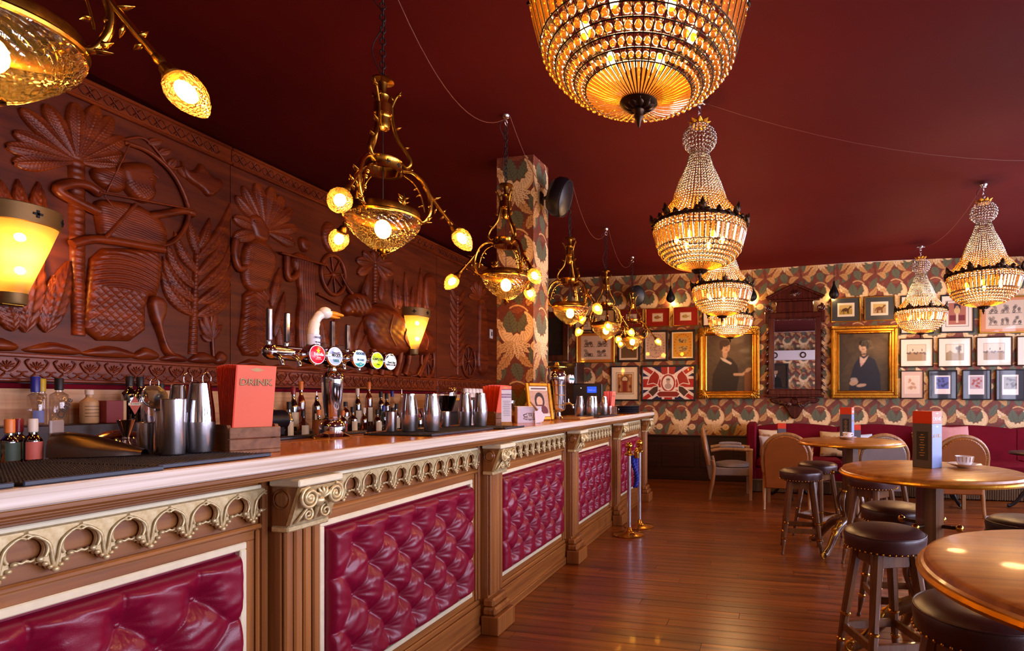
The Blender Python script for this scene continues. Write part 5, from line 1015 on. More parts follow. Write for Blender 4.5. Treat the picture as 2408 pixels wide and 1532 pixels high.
# ================================================================ stools, tables, chairs
def octa(m, p0, p1, r0, r1, n=8): 
    M = frame(p0, Vector(p1) - Vector(p0)); L_ = (Vector(p1) - Vector(p0)).length
    return m.lathe([(0, 0), (r0, 0), (r1, L_), (0, L_)], n, M @ RZ(PI / 8), smooth=False)
def make_stool(label):
    t = thing('bar_stool', label, 'stool', (0, 0, 0), 0, 'round leather stools')
    obj('seat', MB().lathe([(0, .596), (.155, .596), (.168, .6), (.172, .612), (.173, .635), (.176, .655), (.172, .668), (.166, .672), (.150, .684), (.11, .692), (.05, .695), (0, .696)], 48), 'leather_dark', t)
    obj('welt', MB().tube([(.1715 * math.cos(2 * PI * k / 48), .1715 * math.sin(2 * PI * k / 48), .669) for k in range(48)], .0034, 6, closed=True), 'leather_dark', t)
    nm = MB()
    for k in range(44): nm.ball((.1728 * math.cos(2 * PI * k / 44), .1728 * math.sin(2 * PI * k / 44), .606), .0052, 8, 5)
    o = obj('nail_heads', nm, 'brass', t); o['kind'] = 'stuff'
    fr = MB()
    for k in range(4): a = PI / 2 * k; M = RZ(a); fr.box(-.075, .075, .076, .094, .53, .596, .003, M)
    obj('seat_apron', fr, 'stool_wood', t)
    for k in range(4):
        a = PI / 4 + PI / 2 * k; P = lambda z: (math.cos(a) * (.118 + (.60 - z) * .165), math.sin(a) * (.118 + (.60 - z) * .165), z)
        lg = MB(); octa(lg, P(.262), P(.597), .021, .027); octa(lg, P(.135), P(.25), .0165, .0215)
        d = Vector(P(0)) - Vector(P(.12)); M = frame(P(.122), d); L_ = d.length
        lg.lathe([(.014, 0), (.0185, .012), (.0165, .03), (.010, L_ * .72), (.009, L_ * .85), (.013, L_ * .95), (.012, L_), (0, L_)], 14, M)
        l = obj('leg', lg, 'stool_wood', t)
        for z, r in ((.256, .0245), (.128, .020)): M = frame(P(z), d); obj('brass_collar', MB().lathe([(r * .8, -.009), (r * 1.02, -.004), (r, .004), (r * .8, .009)], 16, M), 'brass', l)
    for k in range(4):
        a0, a1 = PI / 4 + PI / 2 * k, PI / 4 + PI / 2 * (k + 1); z = .195; r = .118 + (.60 - z) * .165; p0, p1 = Vector((r * math.cos(a0), r * math.sin(a0), z)), Vector((r * math.cos(a1), r * math.sin(a1), z)); d = p1 - p0
        M = Matrix.Translation(p0) @ RZ(math.atan2(d.y, d.x)); obj('stretcher', MB().box(.012, d.length - .012, -.009, .009, -.02, .02, .003, M), 'stool_wood', t)
    return t
st0 = make_stool('dark leather stool in front of the round table carrying the big menu'); st0.location = (.53, 2.70, 0); st0.rotation_euler = (0, 0, R(20))
for x, y, a, lab in ((.60, 1.76, 33, 'nearest dark leather stool, cut off in the lower right corner'), (.70, 3.30, 5, 'dark leather stool tucked behind the pole of the big menu table'), (1.25, 3.06, 40, 'dark leather stool at the right edge behind the nearest table'),
                     (.29, 4.80, 0, 'wine red leather stool standing nearest the brass scroll foot'), (.47, 5.33, 50, 'leather stool right behind the wine red stool'), (.80, 4.50, -45, 'stool half hidden under the middle table top, brass nails showing'), (1.06, 5.3, 30, 'stool with pale lit legs behind the middle table')): dup(st0, (x, y, 0), R(a), lab)
def make_table(label):
    t = thing('round_table', label, 'table', (0, 0, 0), 0, 'tall round pub tables')
    obj('top', MB().lathe([(0, .895), (.38, .895), (.40, .9), (.412, .906), (.412, .912), (.406, .916), (.403, .926), (.39, .93), (0, .93)], 72), 'table_wood', t)
    obj('gilt_edge', MB().lathe([(.398, .893), (.418, .895), (.4225, .903), (.418, .911), (.41, .9125)], 72), 'gold_leaf', t)
    obj('under_block', MB().box(-.13, .13, -.13, .13, .868, .895, .004), 'dark_wood', t)
    obj('pole', MB().lathe([(0, .22), (.066, .22), (.066, .868), (0, .868)], 8, RZ(PI / 8), smooth=False), 'stool_wood', t)
    for k in range(4):
        a = PI / 2 * k + .3; pg = obj('peg', MB().tube(polar([(.05, .655), (.135, .66)], a), .009, 8), 'bronze', t); obj('brass_knob', MB().ball(polar([(.14, .66)], a)[0], .0185, 14, 8), 'brass', pg)
        b = obj('baluster', MB().tube(spline(polar([(.075, .50), (.098, .47), (.112, .42), (.10, .36), (.078, .31), (.082, .27)], a + PI / 4), 4), [.010, .012, .015, .018, .02, .022, .022, .022, .021, .02, .018, .016, .014, .013, .012, .012, .013, .014, .015, .016, .016], 8, flat=.7), 'stool_wood', t)
        obj('gilt_cap', MB().ball(polar([(.08, .51)], a + PI / 4)[0], .02, 10, 6, None, (1, 1, .6)), 'gold_leaf', b)
        f = MB().tube(spline(polar([(.05, .27), (.10, .255), (.17, .22), (.235, .15), (.285, .085), (.33, .04), (.365, .03)], a + PI / 4), 5), [.03, .032, .034, .036, .037, .038, .038, .038, .037, .036, .035, .034, .033, .032, .031, .03, .029, .028, .027, .026, .025, .024, .023, .022, .022, .022, .022, .022, .022, .022, .022][:31], 10)
        ft = obj('scroll_foot', f, 'stool_wood', t)
        q = MB(); sp = [(.372 + (.028 * (1 - .8 * i / 24)) * math.cos(-PI / 2 + 3.4 * PI * i / 24), .032 + (.028 * (1 - .8 * i / 24)) * math.sin(-PI / 2 + 3.4 * PI * i / 24)) for i in range(25)]
        q.tube(polar(sp, a + PI / 4), .0075, 6); q.tube(spline(polar([(.07, .298), (.17, .258), (.25, .18), (.31, .10), (.372, .062)], a + PI / 4), 5), .006, 6); obj('gilt_line', q, 'gold_leaf', ft)
        lf = MB()
        for j in range(4): leaf3(lf, polar([(.12 + .03 * j, .275 - .02 * j)], a + PI / 4)[0], polar([(.17 + .035 * j, .262 - .03 * j)], a + PI / 4 + (.1 if j % 2 else -.1))[0], .018)
        obj('gilt_leaf', lf, 'gold_leaf', ft)
    return t
tb0 = make_table('round table with gilt edge nearest the camera at the right'); tb0.location = (.745, 1.27, 0)
dup(tb0, (.79, 2.97, 0), R(33), 'round table with gilt edge carrying the big menu and a white cup'); dup(tb0, (.69, 4.87, 0), R(-12), 'farther round table with gilt edge and the cup on a saucer')
# armchairs: local front is +y
def make_chair(label, leather):
    t = thing('arm_chair', label, 'armchair', (0, 0, 0), 0, 'low armchairs')
    obj('seat', MB().box(-.25, .25, -.2, .27, .30, .40, .012).lathe([(0, .40), (.2, .40), (.235, .41), (.22, .445), (.12, .465), (0, .47)], 28, T(0, .03, 0)), leather, t)
    for sx in (-1, 1):
        obj('leg', MB().add([(sx * .245 + dx * w_, .245 + dy * w_, z) for z, w_ in ((0, .017), (.62, .024)) for dx, dy in ((-1, -1), (1, -1), (1, 1), (-1, 1))], [(0, 1, 5, 4), (1, 2, 6, 5), (2, 3, 7, 6), (3, 0, 4, 7), (4, 5, 6, 7), (3, 2, 1, 0)]), 'chair_wood', t)
        obj('leg', MB().tube(spline([(sx * .25, -.27, 0), (sx * .25, -.23, .2), (sx * .25, -.21, .4), (sx * .26, -.23, .5)], 5), [.02] * 5 + [.023] * 11, 8), 'chair_wood', t)
        ar = obj('arm', MB().tube(spline([(sx * .26, -.25, .62), (sx * .265, -.1, .645), (sx * .262, .1, .64), (sx * .25, .27, .625)], 5), .022, 8), 'chair_wood', t)
        obj('arm_pad', MB().tube(spline([(sx * .26, -.14, .668), (sx * .265, -.02, .677), (sx * .262, .1, .672), (sx * .258, .16, .662)], 4), [.012] + [.02] * 11 + [.012], 8), leather, ar)
    # rounded back: a padded slab inside an arched wooden frame, leaning back
    Mb = T(0, -.235, .24) @ RXm(R(11)); out = [(-.25, 0), (.25, 0), (.262, .3)] + [(.262 * math.cos(a), .40 + .25 * math.sin(a)) for a in np.linspace(.05, PI - .05, 16)] + [(-.262, .3)]
    bk = obj('back', MB().prism([(x * .93, .012 + y * .965) for x, y in out], -.03, .035, Mb @ FACE_NY, .014), leather, t)
    obj('back_frame', MB().tube([tuple((Mb @ FACE_NY) @ Vector((x, y, 0))) for x, y in ([(-.25, .2)] + out[:1:-1][::1][0:0] + [(-.262, .3)] + [(.262 * math.cos(a), .40 + .25 * math.sin(a)) for a in np.linspace(PI - .05, .05, 20)] + [(.262, .3), (.25, .2)])], .023, 8), 'chair_wood', t)
    nm = MB()
    for k in range(30): a = PI * k / 29; p = (Mb @ FACE_NY) @ Vector((.24 * math.cos(a), .40 + .226 * math.sin(a), .038)); nm.ball(tuple(p), .0045, 6, 4)
    o = obj('nail_heads', nm, 'brass', t); o['kind'] = 'stuff'; return t
ch = make_chair('tan leather armchair with its back to the camera, left of the middle table', 'leather_tan'); ch.location = (.26, 6.72, 0); ch.rotation_euler = (0, 0, R(-6))
dup(ch, (2.0, 6.76, 0), R(4), 'tan leather armchair at the right behind the white cup')
cg = make_chair('grey armchair seen from the side near the end of the bar', 'leather_grey'); cg.location = (-.45, 7.26, 0); cg.rotation_euler = (0, 0, R(-84))
dup(cg, (1.22, 6.78, 0), R(6), 'grey leather armchair half hidden behind the middle round table')
# ================================================================ sofa along the back wall
sx0, sx1 = -.25, 4.4
t = thing('velvet_sofa', 'long wine red velvet sofa with fringed base along the papered wall', 'sofa', (2.0, 8.1, 0))
objw('base', MB().box(sx0 + .02, sx1, 7.66, 8.50, .17, .34, .015), 'velvet', t)
for i in range(4): a = sx0 + .13 + i * 1.13; objw('seat_cushion', MB().box(a, a + 1.122, 7.62, 8.30, .34, .46, .03), 'velvet', t)
for i in range(4):
    a = sx0 + .13 + i * 1.13; n = 24; tp_ = [(a + 1.122 * k / n, .865 + .045 * math.sin(PI * k / n) ** .8) for k in range(n + 1)]; objw('back_section', MB().prism([(a, .44)] + [(x, z) for x, z in tp_][:0] + [(a + 1.122, .44)] + tp_[::-1], 8.27, 8.49, Matrix(((1, 0, 0, 0), (0, 0, 1, 0), (0, 1, 0, 0), (0, 0, 0, 1))), 0), 'velvet', t)
objw('arm_end', MB().box(sx0, sx0 + .125, 7.64, 8.50, .17, .93, .02), 'velvet', t)
fm = MB()
for i in range(520):
    x = sx0 + .02 + i * .0088
    if x < sx1: fm.box(x, x + .0055, 7.648 + .003 * (i % 3), 7.654 + .003 * (i % 3), .012 + .008 * ((i * 7) % 5) / 5, .172)
o = objw('bullion_fringe', fm, 'fringe', t); o['kind'] = 'stuff'; objw('fringe_braid', MB().box(sx0 + .02, sx1, 7.644, 7.66, .165, .185, .004), 'fringe', t)
for i in range(4): objw('foot', MB().lathe([(0, 0), (.025, 0), (.035, .04), (.03, .17), (0, .17)], 12, T(sx0 + .1 + i * 1.4, 7.75, 0)), 'dark_wood', t)
# cushions
def cushion(x, y, z, rz, tilt, size, paint, bg, lab):
    n = 26; U, V = np.meshgrid(np.linspace(-1, 1, n), np.linspace(-1, 1, n)); bul = (np.clip(1 - U ** 2, 0, 1) * np.clip(1 - V ** 2, 0, 1)) ** .45; k = 1 - .10 * (np.abs(U * V) < .0) - .07 * ((1 - np.abs(U)) * (np.abs(V) > .9) + (1 - np.abs(V)) * (np.abs(U) > .9))
    X, Z = U * size / 2 * k, V * size / 2 * k; A = Art((U + 1) / 2, (V + 1) / 2, bg); paint(A)
    t = thing('throw_cushion', lab, 'cushion', (x, y, z), rz, 'cushions on the velvet sofa')
    for s, nm in ((-1, 'front_cover'), (1, 'back_cover')):
        P = np.stack([X, s * bul * .07, Z], -1); o = obj(nm, grid_mesh(nm, n, n, P if s < 0 else P[:, ::-1], A.c if s < 0 else A.c[:, ::-1], True), 'fabric_print', t); o.rotation_euler = (tilt, .0, 0); o.location = (0, 0, size / 2)
def flor(A):
    rs = np.random.RandomState(3)
    for k in range(26): A.ell(rs.rand(), rs.rand(), .05 + .05 * rs.rand(), .03 + .04 * rs.rand(), ('a86a3a', '8a6a48', 'c8a070', '6a5a40')[k % 4], .8, 0, rs.rand() * 3)
def plainp(A): A.mottle(.1, 6, 4)
def zig(A):
    for k in range(6): A.line([(.1 * j, .12 + .16 * k + (.05 if j % 2 else 0)) for j in range(11)], .02, '3a2420')
cushion(.10, 8.10, .46, R(8), R(-16), .38, flor, 'd8c0a0', 'cream floral cushion leaning at the left end of the sofa'); cushion(.06, 7.88, .46, R(25), R(-12), .30, plainp, 'b8a8a0', 'small grey cushion in front of the floral one at the sofa end')
cushion(.93, 8.13, .46, R(-4), R(-15), .36, flor, 'c8a878', 'floral cushion half hidden by the menu on the middle table'); cushion(1.30, 8.12, .46, R(14), R(-15), .33, plainp, 'c4ccdc', 'pale blue cushion right of the hidden floral one')
cushion(2.42, 8.06, .46, R(6), R(-18), .46, plainp, 'c88a86', 'large pink cushion behind the right tan armchair'); cushion(2.13, 8.14, .46, R(-5), R(-12), .36, zig, 'd0a060', 'brown zigzag cushion behind the pink one')
# low dark side tables by the sofa
def low_table(label):
    t = thing('low_table', label, 'table', (0, 0, 0), 0, 'low dark tables before the sofa'); obj('top', MB().lathe([(0, .63), (.27, .63), (.28, .64), (.28, .65), (.27, .66), (0, .66)], 40), 'dark_wood', t); obj('pedestal', MB().lathe([(0, .1), (.03, .1), (.045, .2), (.025, .35), (.03, .55), (.06, .63), (0, .63)], 20), 'dark_wood', t)
    for k in range(3): obj('claw_leg', MB().tube(spline(polar([(.03, .22), (.12, .19), (.2, .08), (.26, .03), (.29, .03)], 2 * PI * k / 3 + .5), 5), [.024] * 8 + [.02] * 8 + [.022] * 5, 8), 'black_plastic', t)
    return t
lt = low_table('low dark pedestal table behind the left tan armchair'); lt.location = (.32, 7.33, 0); dup(lt, (1.16, 7.34, 0), .9, 'low dark pedestal table behind the grey armchair'); dup(lt, (2.12, 7.35, 0), .4, 'low dark pedestal table behind the right tan armchair'); dup(lt, (3.05, 7.2, 0), .4, 'low dark pedestal table at the right edge of the picture')
# menu towers
def menu_tower(x, y, z, rz, h, w_, lab, txt=True):
    t = thing('menu_stand', lab, 'menu', (x, y, z), rz, 'orange topped menu stands'); a = w_ / 2; s = h * .78
    lo = obj('grey_sleeve', MB().box(-a, a, -a, a, 0, s, .0015), 'grey_card', t); up = obj('orange_top', MB().box(-a, a, -a, a, s, h, .0015), 'orange_dark', t)
    obj('blue_side', MB().box(a, a + .0012, -a + .001, a - .001, .001, s - .001), 'blue_card', lo); obj('coral_side', MB().box(a, a + .0012, -a + .001, a - .001, s + .001, h - .001), 'coral_card', up)
    if txt:
        obj('black_panel', MB().box(-a * .55, a * .62, -a - .0012, -a, s * .18, s * .82), 'black_card', lo)
        for i in range(9): q = a * (.16 + .22 * ((i * 5) % 3) / 3); obj('gold_line', MB().box(-q + .002, q, -a - .002, -a - .0012, s * (.74 - .058 * i), s * (.755 - .058 * i)), 'ink_gold', lo)
        lettering('DRINK', w_ * .27, 'ink_white', up, T(a + .0016, 0, s + (h - s) * .36) @ FACE_PX, .0005); lettering('SCOFF', w_ * .27, 'ink_gold', lo, T(a + .0016, 0, s * .72) @ FACE_PX, .0004)
        for zz, pr in ((s + (h - s) * .82, up), (s * .93, lo)): obj('emblem', MB().prism([(-.012, 0), (0, .004), (.012, 0), (0, -.004)], 0, .0006, T(a + .0013, 0, zz) @ FACE_PX), 'ink_white', pr)
    return t
menu_tower(.80, 3.05, .93, R(-42), .285, .098, 'tall menu stand with orange top on the nearer occupied table'); menu_tower(.70, 5.13, .93, R(-20), .27, .098, 'menu stand with orange top on the farther round table'); menu_tower(.20, 7.28, .66, R(4), .30, .1, 'small looking orange menu stand on the left low table', False); menu_tower(1.10, 7.28, .66, R(4), .29, .09, 'small looking orange menu stand on the middle low table', False); menu_tower(3.05, 7.2, .66, 0, .30, .1, 'orange menu stand at the right edge before the sofa', False)
# cups and saucers
def cup_set(x, y, lab, pat):
    t = thing('saucer', 'white saucer under the ' + lab, 'saucer', (x, y, .93), 0, 'cups and saucers'); obj('dish', MB().lathe([(0, .001), (.03, .001), (.034, .004), (.06, .012), (.076, .020), (.075, .022), (.05, .012), (.03, .008), (0, .008)], 40), 'china', t); obj('gilt_rim', MB().tube([(.0755 * math.cos(2 * PI * k / 40), .0755 * math.sin(2 * PI * k / 40), .0212) for k in range(40)], .001, 5, closed=True), 'china_pattern', t)
    c = thing('tea_cup', lab, 'cup', (x, y, .9385), .6, 'cups and saucers'); obj('bowl', MB().lathe([(0, .0), (.022, .0), (.026, .003), (.036, .02), (.042, .05), (.0415, .05), (.034, .018), (.02, .005), (0, .005)], 32), 'china', c); obj('handle', MB().tube(spline([(.04, 0, .04), (.058, 0, .038), (.055, 0, .02), (.036, 0, .016)], 5), .003, 6), 'china', c)
    if pat:
        for k in range(14): a = 2 * PI * k / 14; obj('stripe', MB().tube(polar([(.0372, .022), (.0424, .048)], a), .0016, 4), 'china_pattern', c)
    else:
        for k in range(5): a = 2 * PI * k / 5; obj('flower', MB().ball(polar([(.0395, .034)], a)[0], .007, 8, 5, None, (1, 1, .8)), 'china_pattern', c)
cup_set(.975, 3.06, 'striped white cup beside the big menu stand', True); cup_set(.685, 4.98, 'flowered white cup before the farther menu stand', False)
# ================================================================ brass rope posts
def post(label):
    t = thing('rope_post', label, 'barrier post', (0, 0, 0), 0, 'brass rope posts'); obj('base', MB().lathe([(0, 0), (.145, 0), (.148, .008), (.12, .018), (.05, .028), (.032, .045), (.026, .07), (.02, .075)], 40), 'brass', t); obj('pole', MB().lathe([(.0195, .07), (.0195, .745), (0, .745)], 20), 'steel', t); obj('collar', MB().lathe([(.02, .74), (.034, .745), (.036, .76), (.028, .772), (.02, .79), (.03, .80), (.016, .806)], 24), 'brass', t); obj('knob', MB().ball((0, 0, .835), .034, 18, 10), 'brass', t)
    for k in range(4): obj('hook', MB().tube([(.03 * math.cos(PI / 2 * k + .3), .03 * math.sin(PI / 2 * k + .3), .752), (.05 * math.cos(PI / 2 * k + .3), .05 * math.sin(PI / 2 * k + .3), .757)], .005, 6), 'brass', t)
    return t
po = post('nearer brass rope post standing by the bar'); po.location = (-1.245, 4.99, 0); dup(po, (-1.225, 5.33, 0), .5, 'farther brass rope post standing by the bar')
t = thing('barrier_rope', 'twisted blue rope hanging folded from the farther brass post', 'rope', (-1.235, 5.22, .40)); m = MB()
for s in (0, PI): m.tube([(.011 * math.cos(i * .55 + s) + .02 * math.sin(i * .09), .011 * math.sin(i * .55 + s) - .03 + .0 * i, .0 + .3 * i / 60 + .018) for i in range(61)], .013, 7)
obj('twisted_cord', m, 'rope_blue', t)
m2 = MB()
for s in (0, PI): m2.tube([(.011 * math.cos(i * .55 + s), .011 * math.sin(i * .55 + s) + .012, .0 + .3 * i / 60 + .018) for i in range(61)], .013, 7)
obj('folded_cord', m2, 'rope_blue', t)
for y in (-.03, .012): obj('brass_end', MB().lathe([(.024, .30), (.026, .31), (.024, .36), (.012, .372), (.008, .395), (0, .396)], 16, T(.018 if y < 0 else 0, y, 0)), 'brass', t)
# ================================================================ pictures on the back wall
def frame_box(m, W, H, fw, d, c=.006):
    m.box(-W / 2, W / 2, -d, 0, -H / 2, -H / 2 + fw, c); m.box(-W / 2, W / 2, -d, 0, H / 2 - fw, H / 2, c); m.box(-W / 2, -W / 2 + fw, -d, 0, -H / 2 + fw * .9, H / 2 - fw * .9, c); return m.box(W / 2 - fw, W / 2, -d, 0, -H / 2 + fw * .9, H / 2 - fw * .9, c)
def picture(rect, fm, fw, paint, bg, lab, d=.028, m='print', cat='picture', res=.006, grp='framed pictures on the papered wall', name='framed_picture'):
    x0, x1, z0, z1 = rect; W, H = x1 - x0, z1 - z0; t = thing(name, lab, cat, ((x0 + x1) / 2, BY - .006, (z0 + z1) / 2), 0, grp)
    obj('frame', frame_box(MB(), W, H, fw, d), fm, t); o = obj('print', art_mesh('print', W - 2 * fw + .006, H - 2 * fw + .006, res, paint, bg), m, t); o.matrix_local = T(0, -d * .5, 0) @ FACE_NY; return t
def mount(A, W, H, mx, inner, line=None):
    x0, x1, y0, y1 = W * mx, W * (1 - mx), H * mx, H * (1 - mx); A.rect(x0, x1, y0, y1, inner)
    if line: A.line([(x0, y0), (x1, y0), (x1, y1), (x0, y1), (x0, y0)], .004, line)
    return x0, x1, y0, y1
def fish(col):
    def f(A, W, H):
        mount(A, W, H, .27, 'efe0c0', 'e0a060'); cx, cy = W / 2, H / 2; A.ell(cx - .01, cy, W * .13, H * .09, col); A.poly([(cx + W * .09, cy), (cx + W * .17, cy + H * .08), (cx + W * .145, cy), (cx + W * .17, cy - H * .08)], col); A.poly([(cx - W * .06, cy + H * .07), (cx + W * .05, cy + H * .07), (cx, cy + H * .13)], col); A.ell(cx - W * .09, cy + H * .02, .006, .006, '2a1a10')
    return f
def landscape(sky, land, tree, mx=.2):
    def f(A, W, H):
        A.mottle(.04, 6, 7); x0, x1, y0, y1 = mount(A, W, H, mx, sky, '8a6a50'); h = y1 - y0; A.rect(x0, x1, y0, y0 + h * .45, land); A.poly([(x0, y0 + h * .45), (x0 + (x1 - x0) * .25, y0 + h * .62), (x0 + (x1 - x0) * .5, y0 + h * .42)], land); rs = np.random.RandomState(int(W * 1000))
        for k in range(9): A.ell(x0 + (x1 - x0) * (.62 + .25 * rs.rand()), y0 + h * (.5 + .38 * rs.rand()), W * .05, H * .045, tree, .75)
        A.rect(x0 + (x1 - x0) * .72, x0 + (x1 - x0) * .75, y0 + h * .3, y0 + h * .6, tree)
    return f
def sketches(nx_, ny_, mat_c):
    def f(A, W, H):
        A.rect(W * .1, W * .92, H * .1, H * .92, 'dcc0a0'); rs = np.random.RandomState(nx_ * 7 + ny_)
        for i in range(nx_):
            for j in range(ny_):
                cx, cy = W * (.14 + .72 * (i + .5) / nx_), H * (.16 + .68 * (j + .5) / ny_); w_, h_ = W * .7 / nx_, H * .6 / ny_
                for k in range(7): A.ell(cx + w_ * (rs.rand() - .5) * .6, cy + h_ * (rs.rand() - .5) * .6, w_ * .14, h_ * .17, '4a3a30', .55)
                for s in (-.25, .22): A.ell(cx + w_ * s, cy - h_ * .25, w_ * .11, w_ * .11, '3a2c26'); A.ell(cx + w_ * s, cy - h_ * .25, w_ * .07, w_ * .07, 'c8a888')
                A.line([(cx - w_ * .45, cy - h_ * .42), (cx + w_ * .45, cy - h_ * .42)], .003, '4a3a30')
    return f
def horse(col, ground):
    def f(A, W, H):
        x0, x1, y0, y1 = mount(A, W, H, .2, 'f0e4c4'); q = .03; A.rect(x0 + q, x1 - q, y0 + q, y1 - q, ground); A.rect(x0 + q, x1 - q, (y0 + y1) / 2 + .01, y1 - q, 'd8b868'); cx, cy = W / 2, H / 2; A.ell(cx, cy, W * .11, H * .075, col); A.poly([(cx + W * .06, cy), (cx + W * .14, cy + H * .15), (cx + W * .19, cy + H * .11), (cx + W * .12, cy)], col); A.ell(cx + W * .175, cy + H * .115, W * .04, H * .03, col)
        for s in (-.09, -.06, .06, .09): A.line([(cx + W * s, cy), (cx + W * (s + .008), cy - H * .17)], .005, col)
        A.line([(cx - W * .1, cy + .01), (cx - W * .14, cy - H * .08)], .006, col)
    return f
def archp(A, W, H):
    x0, x1, y0, y1 = mount(A, W, H, .17, 'e8cfa0', '3a2018'); q = .022; A.rect(x0 + q, x1 - q, y0 + q, y1 - q, 'a86a3a'); cx = W / 2; A.ell(cx, H * .62, W * .13, W * .13, '4a2818'); A.ell(cx, H * .62, W * .1, W * .1, 'e8c890'); A.rect(cx - W * .07, cx + W * .07, H * .25, H * .58, '8a3020')
    for s in (-1, 1):
        A.rect(cx + s * W * .16 - .008, cx + s * W * .16 + .008, H * .24, H * .56, 'd8a868'); A.ell(cx + s * W * .2, H * .72, .022, .022, 'd8a868'); A.ell(cx + s * W * .2, H * .4, .02, .03, '6a3820')
    A.rect(x0 + q, x1 - q, y0 + q, H * .25, '8a4a28')
def flagp(A, W, H):
    A.c[:] = lin('1c2046'); cx, cy = W / 2, H / 2
    for w_, col in ((.075, 'f0dcc8'), (.032, 'b02a20')):
        A.line([(0, 0), (W, H)], w_, col); A.line([(0, H), (W, 0)], w_, col)
    for w_, col in ((.105, 'f0dcc8'), (.065, 'b02a20')):
        A.rect(0, W, cy - w_, cy + w_, col); A.rect(cx - w_, cx + w_, 0, H, col)
    for s in (-1, 1):
        p = [(cx + s * .13, cy + .12), (cx + s * .22, cy + .2), (cx + s * .30, cy + .1), (cx + s * .34, cy - .02), (cx + s * .24, cy + .0), (cx + s * .17, cy - .03)]; A.poly(p, 'a02820'); A.line(p + p[:1], .006, 'f0dcc8')
        p = [(cx + s * .16, cy - .04), (cx + s * .24, cy - .06), (cx + s * .33, cy - .14), (cx + s * .25, cy - .22), (cx + s * .16, cy - .13)]; A.poly(p, '4a3028'); A.line(p + p[:1], .006, 'f0dcc8'); A.line([(cx + s * .16, cy + .16), (cx + s * .02, cy - .2)], .007, 'f0dcc8')
    A.poly([(cx - .12, H), (cx - .1, cy + .14), (cx + .1, cy + .14), (cx + .12, H)], 'a83028'); A.line([(cx, H), (cx, cy + .12)], .01, 'f0dcc8')
    A.ell(cx, cy, .125, .15, 'f0dcc8'); A.ell(cx, cy, .115, .14, 'a83428'); A.ell(cx, cy, .09, .115, 'f2e4d0'); A.ell(cx, cy + .03, .032, .04, 'c8a898'); A.ell(cx, cy - .05, .055, .045, 'b89c90'); A.ell(cx, cy + .058, .034, .018, '8a7468')
    p = [(cx - .19, cy - .17), (cx - .14, cy - .13), (cx + .14, cy - .13), (cx + .19, cy - .17), (cx + .15, cy - .22), (cx - .15, cy - .22)]; A.poly(p, '8a2a20'); A.line(p + p[:1], .006, 'f0dcc8')
def lady(A, W, H):
    A.mottle(.25, 2.5, 9); A.ell(W * .55, H * .75, W * .5, H * .35, '7a5c3c', .5, .8)
    A.poly([(W * .12, 0), (W * .14, H * .3), (W * .3, H * .56), (W * .42, H * .62), (W * .55, H * .58), (W * .68, H * .46), (W * .72, H * .25), (W * .66, 0)], '33261c'); A.poly([(W * .3, H * .6), (W * .4, H * .58), (W * .56, H * .5), (W * .54, H * .47), (W * .36, H * .54)], 'd8bc9c')
    A.ell(W * .41, H * .66, W * .055, H * .08, 'c89a70'); A.ell(W * .42, H * .78, W * .10, H * .1, 'd8a878'); A.ell(W * .4, H * .85, W * .115, H * .06, '4a3020'); A.ell(W * .33, H * .8, W * .04, H * .07, '4a3020')
    for dx in (.0, .075): A.ell(W * (.40 + dx), H * .79, W * .014, H * .007, '3a2418')
    A.line([(W * .45, H * .785), (W * .462, H * .755)], .004, 'a87850'); A.line([(W * .42, H * .73), (W * .465, H * .732)], .005, '9a4a38'); A.line([(W * .62, H * .3), (W * .8, H * .3), (W * .95, H * .38)], H * .022, 'd0a074'); A.ell(W * .92, H * .385, W * .07, H * .025, 'd8a878', 1, 0, .4); A.rect(W * .84, W, 0, H * .33, '8a5228'); A.blur(2); A.c *= (.80 - .35 * np.hypot((A.U / W - .45) / .75, (A.V / H - .6) / .8) ** 2).clip(.3, 1)[..., None] * 1.05; A.mottle(.14, 9, 21)
def lady2(A, W, H):
    A.mottle(.35, 2.2, 11); A.ell(W * .85, H * .75, W * .35, H * .3, '8a6c40', .5, .8); A.ell(W * .12, H * .6, W * .22, H * .5, '5c4528', .5, .8); A.poly([(W * .0, H), (W * .25, H * .6), (W * .05, H * .3), (0, H * .3)], '3a2c1c', .6); A.poly([(W * .3, H * .95), (W, H * .86), (W, H), (W * .3, H)], '6a5230', .5)
    A.poly([(W * .2, 0), (W * .22, H * .2), (W * .3, H * .45), (W * .4, H * .58), (W * .56, H * .62), (W * .72, H * .54), (W * .82, H * .3), (W * .84, 0)], '20202c'); A.poly([(W * .42, H * .6), (W * .5, H * .56), (W * .6, H * .62), (W * .52, H * .5), (W * .44, H * .42), (W * .42, H * .5)], 'caa890')
    A.ell(W * .5, H * .66, W * .05, H * .06, 'b8906c'); A.ell(W * .49, H * .765, W * .085, H * .085, 'caa27a'); A.ell(W * .5, H * .83, W * .1, H * .055, '241812'); A.ell(W * .57, H * .79, W * .035, H * .08, '241812')
    for dx in (-.035, .025): A.ell(W * (.49 + dx), H * .775, W * .013, H * .006, '2a1a12')
    A.line([(W * .475, H * .77), (W * .468, H * .74)], .004, '9a7450'); A.line([(W * .46, H * .72), (W * .505, H * .72)], .005, '8a4438'); A.line([(W * .44, H * .635), (W * .56, H * .645)], .007, '1a1414'); A.ell(W * .46, H * .47, W * .035, H * .02, 'c8908c')
    A.ell(W * .3, H * .15, W * .09, H * .05, 'c09a78', 1, 0, .4); A.ell(W * .45, H * .1, W * .1, H * .028, 'c8a280', 1, 0, .15); A.ell(W * .3, H * .2, W * .07, H * .035, 'b8a490', .8); A.blur(2); A.c *= (.85 - .35 * np.hypot((A.U / W - .5) / .75, (A.V / H - .62) / .8) ** 2).clip(.3, 1)[..., None] * 1.05; A.mottle(.16, 9, 22)
